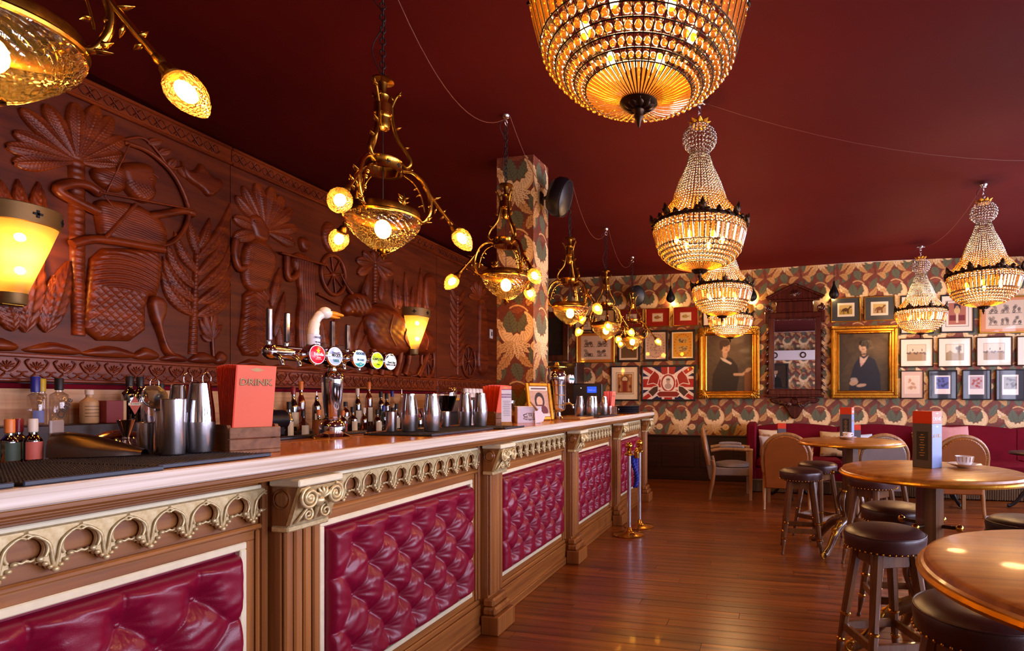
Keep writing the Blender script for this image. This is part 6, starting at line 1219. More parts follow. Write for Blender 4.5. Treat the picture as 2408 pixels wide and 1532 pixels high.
def gent(A, W, H): A.mottle(.3, 2, 5); A.poly([(W * .2, 0), (W * .28, H * .4), (W * .5, H * .56), (W * .74, H * .4), (W * .8, 0)], '14100e'); A.ell(W * .5, H * .7, W * .1, H * .12, 'c09468'); A.ell(W * .5, H * .79, W * .1, H * .05, '3a2a1e'); A.poly([(W * .46, H * .57), (W * .54, H * .57), (W * .5, H * .42)], 'd8d0c0')
def darkp(A, W, H): A.mottle(.4, 3, 6); A.ell(W * .5, H * .45, W * .2, H * .3, '3a2a1c', .7, .6)
def yellowp(A, W, H):
    A.rect(0, W, 0, H, 'f0dcb0'); A.rect(W * .06, W * .94, H * .05, H * .95, 'd89a28'); rs = np.random.RandomState(2)
    for cy in (.68, .36):
        A.rect(W * .26, W * .74, H * (cy - .11), H * (cy + .11), 'c8a058')
        for k in range(16): A.ell(W * (.3 + .4 * rs.rand()), H * (cy - .08 + .16 * rs.rand()), W * .04, H * .02, '4a4030', .7)
    for k in range(22): a = 2 * PI * k / 22; A.ell(W * (.5 + .38 * math.cos(a)), H * (.5 + .41 * math.sin(a)), W * .04, H * .028, 'a85a20', .7)
def etchp(A, W, H):
    A.rect(0, W, 0, H, 'e8d0b4'); A.rect(W * .07, W * .93, H * .05, H * .95, 'cfae8c'); rs = np.random.RandomState(8)
    for k in range(40): A.ell(W * (.25 + .5 * rs.rand()), H * (.2 + .55 * rs.rand()), W * .05, H * .02, '6a5040', .5, 0, rs.rand() * 3)
    for k in range(26): a = 2 * PI * k / 26; A.ell(W * (.5 + .4 * math.cos(a)), H * (.5 + .43 * math.sin(a)), W * .035, H * .022, '8a5a40', .7)
def redp(A, W, H): x0, x1, y0, y1 = mount(A, W, H, .14, 'ecd8c0', '2a2420'); q = .03; A.rect(x0 + q, x1 - q, y0 + q, y1 - q, 'b06a50'); A.rect(W * .4, W * .62, H * .55, H * .78, '3a2430'); A.ell(W * .5, H * .58, W * .1, H * .1, 'd8b070'); A.rect(W * .25, W * .75, H * .3, H * .46, '7a2c28'); A.rect(W * .46, W * .54, H * .25, H * .5, 'd8c0a0'); A.ell(W * .5, H * .68, W * .05, H * .045, 'c09068')
def blueprint(bgc, ink):
    def f(A, W, H):
        A.c[:] = lin('221c22'); x0, x1, y0, y1 = W * .2, W * .78, H * .16, H * .84; A.rect(x0, x1, y0, y1, 'ecd8cc'); A.rect(x0 + .02, x1 - .02, y0 + H * .19, y1 - .02, bgc); rs = np.random.RandomState(int(W * 977))
        for k in range(14): A.ell(W * (.3 + .38 * rs.rand()), H * (.42 + .3 * rs.rand()), W * .05, H * .04, ink, .7, 0, rs.rand() * 3)
    return f
def sepia(A, W, H):
    A.rect(0, W, 0, H, 'd8b49c'); x0, x1, y0, y1 = mount(A, W, H, .17, 'e8cdb0', 'f0e0d0'); rs = np.random.RandomState(5)
    for k in range(16): A.ell(W * (.34 + .32 * rs.rand()), H * (.3 + .4 * rs.rand()), W * .06, H * .05, 'c08a60', .6)
def coach(A, W, H):
    A.mottle(.03, 4, 3); x0, x1, y0, y1 = mount(A, W, H, .2, 'e0c4a4', '9a7a60'); A.rect(x0, x1, y0, y0 + (y1 - y0) * .5, 'a08058'); rs = np.random.RandomState(9)
    for k in range(12): A.ell(x0 + (x1 - x0) * rs.rand(), y0 + (y1 - y0) * (.42 + .12 * rs.rand()), W * .035, H * .03, '5a4838', .8)
    for s in (.3, .78): A.ell(x0 + (x1 - x0) * s, y0 + (y1 - y0) * .66, W * .015, H * .05, '4a3a30')
def silhouette(A, W, H): A.rect(W * .1, W * .9, H * .1, H * .9, 'd8a040'); A.ell(W * .5, H * .4, W * .16, H * .24, '3a2418'); A.ell(W * .5, H * .7, W * .09, H * .1, '3a2418')
def creamp(A, W, H): x0, x1, y0, y1 = mount(A, W, H, .26, 'd8c0a0', '4a3428'); A.ell(W * .5, H * .5, W * .12, H * .14, '8a6a50', .7)
BK, GD, BR = 'ink_black', 'gold_leaf', 'bronze'
picture((-3.956, -3.154, 1.901, 2.715), 'mahogany', .10, darkp, '1e1610', 'dark brown oil painting in a broad dark frame beside the pillar', .05, 'oil_paint')
picture((-2.729, -2.362, 2.375, 2.728), BR, .02, landscape('e0c090', '5a5030', '3a3a22', .24), 'c8a068', 'small landscape with tan mount behind the fourth pendant lamp'); picture((-3.051, -2.743, 2.385, 2.629), BR, .018, creamp, 'e0c8a0', 'small cream mounted print above the gilt framed rider sketches')
picture((-2.291, -1.898, 2.417, 2.718), GD, .012, creamp, '7a1c14', 'red mounted print behind the farthest pendant, left of the fish'); picture((-1.863, -1.471, 2.418, 2.715), GD, .012, fish('b07a30'), 'a01c10', 'left red mounted fish print, brown round fish'); picture((-1.417, -1.021, 2.418, 2.719), GD, .012, fish('c0a050'), 'a01c10', 'right red mounted fish print, slim yellow fish')
picture((-.955, -.601, 2.399, 2.702), BR, .02, creamp, 'ecdcc0', 'cream mounted print hidden behind the far chandelier'); picture((-.497, -.177, 2.399, 2.724), GD, .02, silhouette, 'c89030', 'small yellow picture with dark silhouette left of the mirror')
picture((-3.021, -2.376, 1.860, 2.352), GD, .014, sketches(2, 2, ''), 'cf7a28', 'gilt framed sheet of four rider sketches left of the flag'); picture((-2.327, -1.946, 1.865, 2.316), BK, .035, landscape('c8a060', '6a5030', '4a3c24', .1), 'e8d0a8', 'black framed brown landscape below the farthest pendant'); picture((-1.898, -1.499, 1.872, 2.365), BK, .035, etchp, 'e8d0b4', 'black framed etching above the flag picture'); picture((-1.471, -1.068, 1.879, 2.360), BK, .035, yellowp, 'd89a28', 'black framed yellow print with two grey vignettes')
picture((-2.441, -1.967, 1.244, 1.805), BK, .022, archp, 'f0dcb8', 'cream mounted print of an arched interior left of the flag'); picture((-1.933, -1.061, 1.238, 1.809), BK, .03, flagp, '1c2046', 'framed patriotic flag print with an oval portrait in the middle', .028, 'print', 'picture', .0045)
picture((.943, 1.357, 2.404, 2.766), GD, .014, horse('5a3a1c', 'b89a40'), '3c4040', 'left horse print, dark brown horse in a grey mount'); picture((1.403, 1.823, 2.408, 2.766), GD, .014, horse('7a4a28', 'c0a068'), '3c4040', 'right horse print, galloping brown horse in a grey mount')
picture((1.891, 2.332, 2.203, 2.757), BK, .02, creamp, 'ecdcc4', 'cream mounted print hidden behind the right far chandelier'); picture((2.415, 2.848, 2.207, 2.746), BK, .02, redp, 'ecdcc4', 'cream mounted print of a figure at a red window'); picture((2.912, 3.55, 2.185, 2.697), GD, .02, sketches(3, 2, ''), 'd88a58', 'wide gilt framed sheet of six motoring sketches')
picture((1.885, 2.327, 1.728, 2.142), BR, .016, coach, 'eedcc4', 'cream mounted print of coach riders, first of its row'); picture((2.382, 2.821, 1.722, 2.142), BR, .016, landscape('dcc4a0', '9a8050', '5a4c38', .22), 'eedcc4', 'cream mounted print of a lone tree in a field'); picture((2.87, 3.323, 1.727, 2.141), BR, .016, coach, 'eedcc4', 'cream mounted street print, third of its row'); picture((3.37, 3.805, 1.727, 2.14), BR, .016, creamp, 'eedcc4', 'cream mounted print cut off by the right edge')
picture((1.896, 2.199, 1.278, 1.680), BK, .012, sepia, 'd8b49c', 'pale pink figure print, first of the lowest row'); picture((2.26, 2.633, 1.266, 1.682), 'ink_black', .016, blueprint('5a60a0', '2a2a40'), '221c22', 'black mounted violet print, second of the lowest row'); picture((2.692, 3.061, 1.26, 1.683), 'ink_black', .016, blueprint('b8a0a0', 'a03c28'), '221c22', 'black mounted print with red figure, third of the lowest row'); picture((3.114, 3.484, 1.254, 1.683), 'ink_black', .016, blueprint('8a8478', '2a2620'), '221c22', 'black mounted bird print, last of the lowest row')
# two oil portraits in heavy gilt frames
def portrait(rect, paint, bg, lab, ornate):
    x0, x1, z0, z1 = rect; W, H = x1 - x0, z1 - z0; t = thing('oil_portrait', lab, 'painting', ((x0 + x1) / 2, BY - .006, (z0 + z1) / 2), 0, 'gilt framed oil portraits'); f1 = .115
    obj('canvas', art_mesh('canvas', W - 2 * f1 + .01, H - 2 * f1 + .01, .0055, paint, bg), 'oil_paint', t).matrix_local = T(0, -.03, 0) @ FACE_NY
    obj('outer_moulding', frame_box(MB(), W, H, .05, .075, .014), 'gold_leaf', t); m = MB(); frame_box(m, W - .09, H - .09, .04, .055, .01); obj('cove', m, 'gold_leaf', t); m = MB(); frame_box(m, W - .165, H - .165, .034, .062, .012); obj('sight_edge', m, 'brass', t)
    bm = MB(); n = int(W / .02)
    for i in range(n):
        for s in (-1, 1): bm.ball((-W / 2 + .03 + (W - .06) * i / (n - 1), -.074, s * (H / 2 - .024)), .0085, 6, 4)
    n = int(H / .02)
    for i in range(n):
        for s in (-1, 1): bm.ball((s * (W / 2 - .024), -.074, -H / 2 + .03 + (H - .06) * i / (n - 1)), .0085, 6, 4)
    o = obj('beading', bm, 'gold_leaf', t); o['kind'] = 'stuff'
    if ornate:
        for sx in (-1, 1):
            for sz in (-1, 1):
                cm = MB()
                for k in range(7): a = R(-20 + 22 * k); leaf3(cm, (sx * (W / 2 - .10), -.07, sz * (H / 2 - .10)), (sx * (W / 2 - .10 + .12 * math.cos(a)), -.085, sz * (H / 2 - .10 + .12 * math.sin(a))), .02)
                cm.ball((sx * (W / 2 - .08), -.075, sz * (H / 2 - .08)), .03, 10, 6); obj('corner_leafwork', cm, 'gold_leaf', t)
    return t
portrait((-1.001, -.088, 1.278, 2.372), lady, '5a4630', 'gilt framed oil portrait of a standing lady in black, left of the mirror', True); portrait((.943, 1.851, 1.278, 2.340), lady2, '4a3a24', 'gilt framed oil portrait of a seated lady in dark blue, right of the mirror', False)
# ================================================================ carved mahogany mirror
t = thing('wall_mirror', 'tall carved mahogany mirror with pointed pediment between the portraits', 'mirror', (.424, BY - .006, 1.95)); W, H = .848, 1.244
o = obj('mirror_glass', MB().box(-W / 2 + .1, W / 2 - .1, -.034, -.03, -H / 2 + .09, H / 2 - .1), 'mirror', t); o.rotation_euler = (R(.7), 0, 0)
obj('frame_moulding', frame_box(MB(), W - .08, H, .085, .06, .012), 'mahogany', t); m = MB(); frame_box(m, W - .22, H - .15, .02, .05, .006); obj('inner_bead', m, 'mahogany', t)
bm = MB()
for i in range(46):
    for s in (-1, 1): bm.ball((s * (W / 2 - .122), -.055, -H / 2 + .1 + (H - .2) * i / 45), .009, 6, 4)
for i in range(26): bm.ball((-W / 2 + .13 + (W - .26) * i / 25, -.055, H / 2 - .112), .009, 6, 4)
o = obj('beading', bm, 'mahogany', t); o['kind'] = 'stuff'
obj('frieze', MB().box(-.27, .27, -.065, 0, H / 2 + .0, H / 2 + .16, .008), 'mahogany', t); obj('cornice', MB().box(-.36, .36, -.10, 0, H / 2 + .16, H / 2 + .19, .008), 'mahogany', t)
obj('pediment', MB().prism([(-.40, .19 + H / 2), (.40, .19 + H / 2), (.40, .215 + H / 2), (0, .40 + H / 2), (-.40, .215 + H / 2)], 0, .07, FACE_NY, .008), 'mahogany', t)
for s in (-1, 1): obj('raking_moulding', MB().tube([(s * .415, -.08, .215 + H / 2), (0, -.08, .412 + H / 2)], .022, 8), 'mahogany', t)
pm = MB()
for k in range(7): a = R(30 + 20 * k); leaf3(pm, (0, -.072, .225 + H / 2), (.10 * math.cos(a), -.08, .225 + H / 2 + .11 * math.sin(a)), .017)
obj('palmette', pm, 'mahogany', t)
for s in (-1, 1):
    obj('corner_scroll', MB().tube([(p[1], -.05 + p[0], p[2]) for p in spiral((s * .37, H / 2 + .055), .06, 1.7, -s, 30, 0)], .016, 8), 'mahogany', t); obj('ear', MB().box(*sorted((s * (W / 2 - .05), s * (W / 2 + .015))), -.055, 0, H / 2 - .16, H / 2 + .02, .012), 'mahogany', t)
    sm = MB()
    for k in range(9): z = H / 2 - .26 - .11 * k; leaf3(sm, (s * (W / 2 - .045), -.04, z), (s * (W / 2 + .012), -.05, z - .09), .026)
    obj('side_foliage', sm, 'mahogany', t)
obj('base_rail', MB().box(-.42, .42, -.075, 0, -H / 2 - .03, -H / 2 + .01, .01), 'mahogany', t)
obj('apron', MB().prism(smooth_poly([(-.38, -H / 2 - .03), (.38, -H / 2 - .03), (.33, -H / 2 - .12), (.2, -H / 2 - .12), (.12, -H / 2 - .2), (.06, -H / 2 - .33), (0, -H / 2 - .36), (-.06, -H / 2 - .33), (-.12, -H / 2 - .2), (-.2, -H / 2 - .12), (-.33, -H / 2 - .12)], 2), 0, .05, FACE_NY, .012), 'mahogany', t)
obj('roundel', MB().lathe([(0, .02), (.03, .02), (.04, .01), (.05, .022), (.062, .0)], 24, T(0, -.05, -H / 2 - .10) @ RXm(PI / 2)), 'mahogany', t)
am = MB()
for s in (-1, 1):
    for k in range(6): leaf3(am, (s * .04, -.052, -H / 2 - .12 - .0 * k), (s * (.10 + .045 * k), -.06, -H / 2 - .19 + .024 * k), .022)
obj('apron_leaves', am, 'mahogany', t)
# ================================================================ gourd pendants before the back wall
def gourd(x, z1, lab):
    y = BY - .12; t = thing('gourd_pendant', lab, 'pendant', (x, y, CZ), 0, 'dark gourd pendants at the back wall'); obj('cord', MB().tube([(0, 0, 0), (0, 0, z1 - CZ - .1)], .004, 6), 'black_cable', t); n = 20; P = []
    for j in range(15):
        u = j / 14; r = .012 + .055 * math.sin(PI * min(1, u ** 1.9)) ** .8 if u < 1 else .002; z = z1 - CZ - .09 - .24 * u
        P.append([((r * (1 + .07 * math.cos(10 * a))) * math.cos(a), (r * (1 + .07 * math.cos(10 * a))) * math.sin(a), z) for a in np.linspace(0, 2 * PI, 41)])
    obj('ribbed_body', grid_mesh('ribbed_body', 41, 15, np.array(P)[:, ::-1], None, True), 'iron', t); obj('cap', MB().lathe([(.005, z1 - CZ - .06), (.014, z1 - CZ - .075), (.015, z1 - CZ - .105), (0, z1 - CZ - .11)], 14), 'bronze', t); obj('wire_loop', MB().tube(spline([(0, 0, z1 - CZ - .06), (-.045, 0, z1 - CZ - .13), (-.05, 0, z1 - CZ - .22), (-.03, 0, z1 - CZ - .27)], 5), .002, 5), 'bronze', t); point('gourd_glow', t, (0, .085, z1 - CZ - .30), 2.2, .02, (1, .62, .22)); return t
gourd(-1.44, 3.10, 'dark ribbed gourd pendant above the fish prints'); gourd(-.195, 3.07, 'dark ribbed gourd pendant above the portrait of the standing lady'); gourd(.975, 3.06, 'dark ribbed gourd pendant above the horse prints, right of the pediment')
# loudspeakers
def speaker(loc, rz, tilt, lab):
    t = thing('wall_speaker', lab, 'speaker', loc, rz, 'black oval loudspeakers'); n = 32; b = obj('shell', MB().lathe([(0, -.09), (.06, -.088), (.1, -.07), (.122, -.03), (.125, .02), (.118, .05), (.10, .062), (0, .066)], n, RZ(0) @ RXm(R(90 + tilt)) @ Matrix.Diagonal((1, 1.3, 1, 1))), 'black_plastic', t)
    obj('grille_ring', MB().tube([tuple(RXm(R(90 + tilt)) @ Vector((.113 * math.cos(a), .147 * math.sin(a), .056))) for a in [2 * PI * k / 32 for k in range(32)]], .005, 6, closed=True), 'iron', t); obj('bracket', MB().tube([tuple(RXm(R(90 + tilt)) @ Vector((0, 0, -.08))), (0, .13, .0), (0, .155, .0)], .014, 8).box(-.03, .03, .15, .162, -.05, .05, .003), 'iron', t); return t
s1 = speaker((PX1 + .165, 4.23, 2.93), R(90), 18, 'black oval speaker mounted on the right face of the pillar'); speaker((-1.965, BY - .166, 2.90), R(20), 10, 'black oval speaker high on the far wall, behind the pendants')
s1.rotation_euler = (0, 0, R(90))
# dark cupboard and framed thing between pillar and till
t = thing('dark_cupboard', 'tall dark cupboard in the corner beyond the pillar', 'cupboard', (-3.3, BY - .30, 0)); obj('body', MB().box(-.45, .42, -.12, .25, 0, 1.84, .008), 'dark_wood', t)
for s in (-1, 1): obj('door', MB().box(*sorted((s * .005 - .015, s * .42 - .015)), -.138, -.121, .1, 1.78, .006), 'dark_wood', t)
# portrait and soffit wall seen in the mirror
x0, x1, z0, z1 = -.1, .75, 1.35, 2.2
t = thing('entrance_portrait', 'black framed portrait of a seated man, seen only in the mirror', 'painting', ((x0 + x1) / 2, FY + .006, (z0 + z1) / 2), PI); obj('frame', frame_box(MB(), .85, .85, .06, .04), 'ink_black', t); obj('canvas', art_mesh('canvas', .74, .74, .012, gent, '3a2a1c'), 'oil_paint', t).matrix_local = T(0, -.02, 0) @ FACE_NY
# ================================================================ bottles and small things on the back bar
def bottle(x, y, z, h, r, shoulder, neck_r, glassm, capm, lab, label=None, lh=(.15, .55), cap_h=.16, square=False, pour=False, grp='bottles on the back bar'):
    t = thing('bottle', lab, 'bottle', (x, y, z), random.uniform(0, .5), grp); hs = h * shoulder; nz = h * (1 - cap_h)
    prof = [(0, .001), (r * .92, .001), (r, .006), (r, hs), (r * .94, hs + (nz - hs) * .15), (neck_r * 1.5, hs + (nz - hs) * .42), (neck_r, hs + (nz - hs) * .6), (neck_r, nz), (0, nz)]
    obj('glass_body', MB().lathe(prof, 20, None, sy=.7 if square else 1), glassm, t)
    if pour: obj('pourer', MB().lathe([(neck_r * .9, nz), (neck_r, nz + .01), (.004, nz + .02), (.003, h), (0, h)], 10), 'chrome', t)
    else: obj('cap', MB().lathe([(0, h), (neck_r * 1.1, h), (neck_r * 1.22, h - .003), (neck_r * 1.2, nz - .004), (neck_r, nz - .006)], 16), capm, t)
    if label: obj('label', MB().lathe([(r * 1.012, h * lh[0]), (r * 1.012, h * lh[1])], 14, None, R(-80), R(80), .7 if square else 1), label, t)
    return t
mat('cap_orange', 'e07a30', .4); mat('cap_red', '8a1424', .35); mat('cap_cream', 'e4d0bc', .45); mat('cap_blue', '2a3090', .35); mat('cap_yellow', 'd8b020', .4); mat('label_cream', 'e4d4b4', .6); mat('label_red', 'c05a48', .6); mat('label_green', '2e3c2a', .6); mat('card_grey', 'a89a98', .5); mat('label_pink', 'd8a4b0', .6); mat('label_blue', '8088c0', .6); mat('box_red', '7a0e14', .5)
S1, S2 = 1.1305, 1.0005; XB = -3.95
bottle(XB, 2.21, S1, .27, .037, .6, .016, 'clear_glass', 'cap_blue', 'clear vodka bottle with a blue neck at the far left', 'label_blue', (.05, .3), .3, True); bottle(XB, 2.315, S1, .265, .04, .62, .016, 'clear_glass', 'ink_black', 'clear bottle with script lettering and a black cap', None, cap_h=.24); lettering('Chase', .05, 'ink_black', bpy.data.objects['bottle.001'], T(.041, 0, .09) @ FACE_PX @ RZ(R(65)), .0004, .25)
bottle(XB - .03, 2.255, S1, .26, .02, .6, .014, 'clear_glass', 'cap_yellow', 'bottle with a yellow cap half hidden by the script bottle', None, cap_h=.26); bottle(XB, 2.46, S1, .20, .043, .62, .017, 'stone_bottle', 'cap_cream', 'tan stoneware bottle with printed lines', None, cap_h=.12)
for i in range(4): obj('print_line', MB().lathe([(.0436, .04 + .02 * i), (.0436, .043 + .02 * i)], 10, None, R(-60), R(50)), 'bronze', bpy.data.objects['bottle.003'])
for y, lab in ((2.66, 'black bottle with a red diamond label and white band'), (2.755, 'second black bottle with a red diamond label, just behind the first')):
    o = bottle(XB + (.02 if y < 2.7 else -.03), y, S1, .29, .04, .6, .016, 'dark_glass', 'ink_black', lab, None, cap_h=.2); dm = MB().prism([(-.033, 0), (0, -.06), (.033, 0), (0, .06)], .0, .0012, T(.0405, 0, .105) @ FACE_PX); d_ = obj('diamond_label', dm, 'label_red', o); obj('name_band', MB().box(.0425, .0435, -.04, .04, .105, .122), 'label_cream', d_); lettering('EL DORADO', .0095, 'ink_black', d_, T(.0438, 0, .1135) @ FACE_PX, .0002)
bottle(XB, 2.86, S1, .25, .036, .6, .015, 'dark_glass', 'ink_black', 'dark bottle standing behind the wire strainer', 'label_green', (.05, .4))
t = thing('gift_box', 'dark red gift box standing left of the diamond label bottles', 'box', (XB + .03, 2.555, S1)); obj('carton', MB().box(-.05, .05, -.06, .045, 0, .135, .002), 'box_red', t); obj('gilt_edge', MB().box(.049, .0515, .03, .046, 0, .135), 'ink_gold', t)
# lower tier at the left, behind the scoop
for y, r, h, gm, cm, lm, lab in ((2.47, .045, .16, 'blue_glass', 'cap_orange', None, 'squat blue bottle with a wooden stopper'), (2.60, .05, .19, 'dark_glass', 'cap_blue', 'label_pink', 'round dark bottle with a pink fan label'), (2.74, .033, .17, 'red_glass', 'cap_cream', 'label_cream', 'small pink bottle left of the jigger'), (2.84, .03, .16, 'amber_glass', 'brass', 'label_cream', 'small amber bottle right of the jigger')): bottle(-3.68, y, .9405, h + .04, r, .55, .014, gm, cm, lab, lm)
rs = random.Random(12); kinds = [('dark_glass', 'ink_black', 'label_cream', 'dark'), ('amber_glass', 'ink_black', 'label_cream', 'amber whisky'), ('amber_glass', 'cap_orange', 'label_red', 'golden'), ('clear_glass', 'ink_black', 'label_cream', 'clear'), ('clear_glass', 'cap_blue', None, 'blue capped clear'), ('red_glass', 'ink_black', 'label_cream', 'deep red'), ('dark_glass', 'cap_orange', 'label_green', 'dark orange capped'), ('green_glass', 'ink_black', 'label_cream', 'dark green'), ('amber_glass', 'cap_cream', None, 'unlabelled amber'), ('red_glass', 'cap_red', 'label_pink', 'red pink labelled')]
zones = ((3.62, 4.25, 'between the orange menus and the tap column'), (4.35, 4.75, 'seen just right of the tap column'), (4.80, 5.60, 'seen left of the shakers beyond the taps'))
tall = {3.92: ('dark_glass', 'cap_red', 'label_cream', .40), 4.0: ('amber_glass', 'cap_orange', None, .45), 4.17: ('dark_glass', 'chrome', 'label_cream', .36), 4.68: ('dark_glass', 'cap_cream', 'label_cream', .40), 4.84: ('amber_glass', 'cap_orange', 'label_cream', .47), 5.02: ('dark_glass', 'ink_black', 'label_green', .37), 5.11: ('red_glass', 'ink_black', None, .35), 5.2: ('clear_glass', 'cap_blue', None, .38), 5.36: ('clear_glass', 'chrome', None, .40), 4.42: ('clear_glass', 'cap_cream', 'label_cream', .30), 4.52: ('amber_glass', 'ink_black', 'label_cream', .26), 3.70: ('clear_glass', 'cap_cream', None, .30)}
words = ['first', 'second', 'third', 'fourth', 'fifth', 'sixth', 'seventh', 'eighth', 'ninth', 'tenth', 'eleventh', 'twelfth', 'thirteenth', 'fourteenth', 'fifteenth', 'sixteenth']
for k, y in enumerate(sorted(tall)): gm, cm, lm, h = tall[y]; bottle(XB, y, S2, h * .95, rs.uniform(.034, .042), rs.uniform(.52, .62), .015, gm, cm if cm != 'chrome' else 'ink_black', 'tall bottle on the back step beyond the menus, %s from the left' % words[k], lm, (.1, .42), .16, False, cm == 'chrome', 'tall bottles on the back step')
y = 3.60; k = 0
while y < 5.75 and k < 16:
    gm, cm, lm, nm = kinds[(k * 3) % 10]; r = rs.uniform(.03, .048); h = rs.uniform(.18, .27); bottle(-3.68 + rs.uniform(-.03, .05), y, .9405, h + .05, r, rs.uniform(.48, .6), .014, gm, cm, '%s bottle in the front row of the back bar, %s from the left' % (nm, words[k]), lm, (.12, .5), .18, k % 4 == 1, False, 'front row bottles of the back bar'); y += 2 * r + rs.uniform(.03, .08); k += 1
# copper mug, leaning tube, dark rounded machine behind the menus
t = thing('copper_cup', 'copper coloured cup behind the tap column', 'cup', (-3.565, 3.80, .9405)); obj('cup', cyl(MB(), .05, .054, 0, .16, 24), 'terracotta', t); obj('rim', MB().tube([(.054 * math.cos(2 * PI * i / 24), .054 * math.sin(2 * PI * i / 24), .16) for i in range(24)], .003, 5, closed=True), 'old_brass', t)
t = thing('label_printer', 'black rounded machine behind the wooden menu crate', 'machine', (-3.3, 3.02, .0)); obj('stand', MB().box(-.1, .1, -.1, .1, 0, 1.02, .01), 'dark_wood', t); obj('drum', MB().lathe([(0, -.17), (.06, -.17), (.07, -.16), (.07, .16), (.06, .17), (0, .17)], 28, T(0, .0, 1.13) @ RXm(PI / 2)), 'black_plastic', t); obj('foot', MB().box(-.05, .05, -.14, .14, 1.02, 1.09, .01), 'black_plastic', t)
# bottles and jars on the near back edge of the bar
caps = ['cap_orange', 'cap_red', 'cap_cream', 'cap_cream', 'cap_orange']
for k, (x, y, cm, lm, lab) in enumerate(((-1.955, .995, 'cap_blue', 'label_green', 'small dark bottle at the left edge, dark blue cap'), (-1.925, 1.025, 'cap_orange', 'label_green', 'small dark bottle with an orange neck at the left edge'), (-1.962, 1.062, 'cap_red', 'label_cream', 'small dark bottle with a wine red cap and cream label'), (-1.918, 1.068, 'cap_cream', 'label_red', 'small dark bottle with a cream cap and patterned label'))): bottle(x, y, BZ, .118, .019, .5, .0085, 'dark_glass', cm, lab, lm, (.08, .48), .26, False, False, 'small bitters bottles on the bar')
tag(obj('card_stand', MB().box(-.004, .004, -.03, .03, 0, .112, .003), 'card_grey', None, (-1.935, 1.128, BZ), (0, 0, R(35))), 'small grey card stand behind the bitters bottles', 'card')
t = thing('glass_dispenser', 'dark tinted domed glass dispenser behind the bitters bottles', 'dispenser', (-2.60, 1.72, 0)); obj('speed_rail', MB().box(-.14, .14, -.2, .2, .0, .86, .01), 'dark_wood', t); obj('dome', MB().lathe([(.12, .87), (.125, .95), (.12, 1.05), (.09, 1.12), (.04, 1.145), (0, 1.15)], 28), 'dark_glass', t); obj('dome_base', MB().lathe([(0, .86), (.13, .86), (.13, .88), (0, .88)], 28), 'bronze', t)
t = thing('amber_dish', 'amber pressed glass dish left of the ice scoop', 'dish', (-1.93, 1.225, BZ)); obj('dish', MB().lathe([(0, .001), (.03, .001), (.036, .012), (.038, .03), (.035, .03), (.03, .01), (0, .006)], 24), 'amber_glass', t)
for k in range(8): obj('pressed_roundel', MB().tube([(.0385 * math.cos(2 * PI * k / 8 + .16 * math.cos(a)), .0385 * math.sin(2 * PI * k / 8 + .16 * math.cos(a)), .016 + .007 * math.sin(a)) for a in [2 * PI * j / 10 for j in range(10)]], .0012, 4, closed=True), 'amber_glass', t)
# coffee grinder and espresso machine with stacked cups on the work bench behind the bar
t = thing('work_bench', 'low steel work bench behind the bar beneath the coffee machine', 'bench', (-3.25, 5.55, 0)); obj('slab', MB().box(-.23, .22, -.55, .75, .86, .90, .004), 'steel', t)
for x in (-.2, .19):
    for y in (-.52, .72): obj('leg', MB().box(x - .02, x + .02, y - .02, y + .02, 0, .86), 'steel', t)
t = thing('coffee_grinder', 'coffee grinder with dark bean hopper beyond the shakers', 'grinder', (-3.27, 5.17, .9)); obj('body', MB().box(-.08, .08, -.1, .1, 0, .24, .015), 'black_plastic', t); obj('hopper', MB().lathe([(.05, .24), (.06, .26), (.105, .40), (.105, .41), (.1, .41)], 24), 'dark_glass', t); obj('clear_lid', MB().lathe([(.105, .41), (.107, .5), (.1, .51), (0, .512)], 24), 'clear_glass', t); obj('beans', MB().lathe([(0, .25), (.055, .26), (.095, .38), (0, .4)], 20), 'bronze', t)
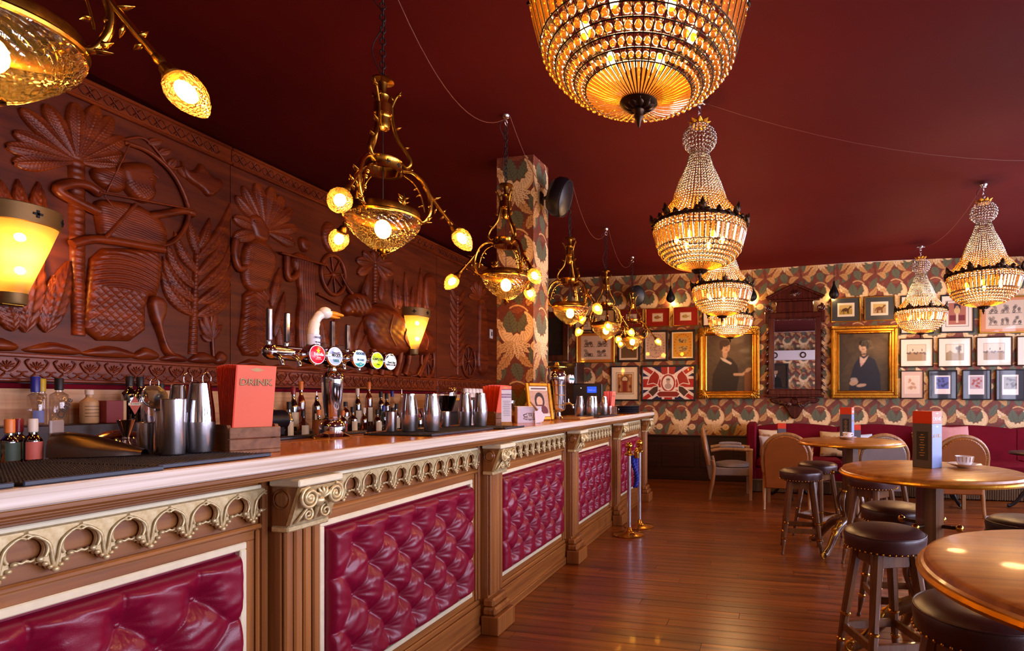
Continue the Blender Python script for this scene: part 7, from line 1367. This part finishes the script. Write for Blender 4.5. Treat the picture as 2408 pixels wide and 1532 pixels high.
t = thing('espresso_machine', 'espresso machine behind the bar with cups stacked on top', 'coffee machine', (-3.26, 5.78, .9)); obj('body', MB().box(-.2, .16, -.40, .40, .0, .38, .02), 'steel', t); obj('front_panel', MB().box(.16, .175, -.38, .38, .2, .36, .005), 'black_plastic', t); obj('cup_rail', MB().tube([(.15, -.39, .386), (.15, .39, .386)], .006, 6), 'chrome', t)
for y in (-.2, .15): obj('group_head', MB().lathe([(.03, 0), (.034, -.05), (.02, -.06)], 16, T(.19, y, .22)).tube([(.2, y, .17), (.3, y, .15)], .014, 8), 'chrome', t)
cupm = MB().lathe([(0, .0), (.032, 0), (.036, .01), (.03, .045), (.022, .055), (0, .056)], 18); cme = cupm.mesh('cup'); cme.materials.append(MATS['china']); hm = MB().tube(spline([(.033, 0, .015), (.052, 0, .02), (.048, 0, .04), (.03, 0, .042)], 4), .004, 6).mesh('handle'); hm.materials.append(MATS['china'])
for i in range(9):
    for j in range(2):
        c = thing('coffee_cup', 'upturned white cup on the espresso machine, %s from the left, %s layer' % (words[i], ('lower', 'upper')[j]), 'cup', (-3.20 - .02 * j, 5.46 + .076 * i, 1.2805 + .0565 * j), PI + .2 * (i % 3), 'cups stacked on the espresso machine'); obj('cup', cme, None, c); obj('handle', hm, None, c)
t = thing('miniature_basket', 'wire basket of small fruit syrups left of the grinder', 'basket', (-1.865, 2.66, BZ)); obj('tray', MB().box(-.06, .06, -.05, .05, 0, .012, .004), 'chair_wood', t); obj('wire_arch', MB().tube([(.0, .05 * math.cos(a), .06 + .06 * math.sin(a)) for a in np.linspace(0, PI, 16)], .0022, 6).tube([(0, -.05, .01), (0, -.05, .06)], .0022, 6).tube([(0, .05, .01), (0, .05, .06)], .0022, 6), 'chrome', t)
for k, (dx, dy, gm, cm) in enumerate(((-.03, -.025, 'red_glass', 'cap_cream'), (-.03, .025, 'amber_glass', 'cap_orange'), (.03, -.02, 'dark_glass', 'cap_red'), (.03, .025, 'red_glass', 'brass'))): bottle(-1.865 + dx, 2.66 + dy, BZ + .0125, .075, .014, .55, .006, gm, cm, '%s miniature bottle in the wire basket' % ('left back', 'right back', 'left front', 'right front')[k], None, grp='miniatures in the wire basket')
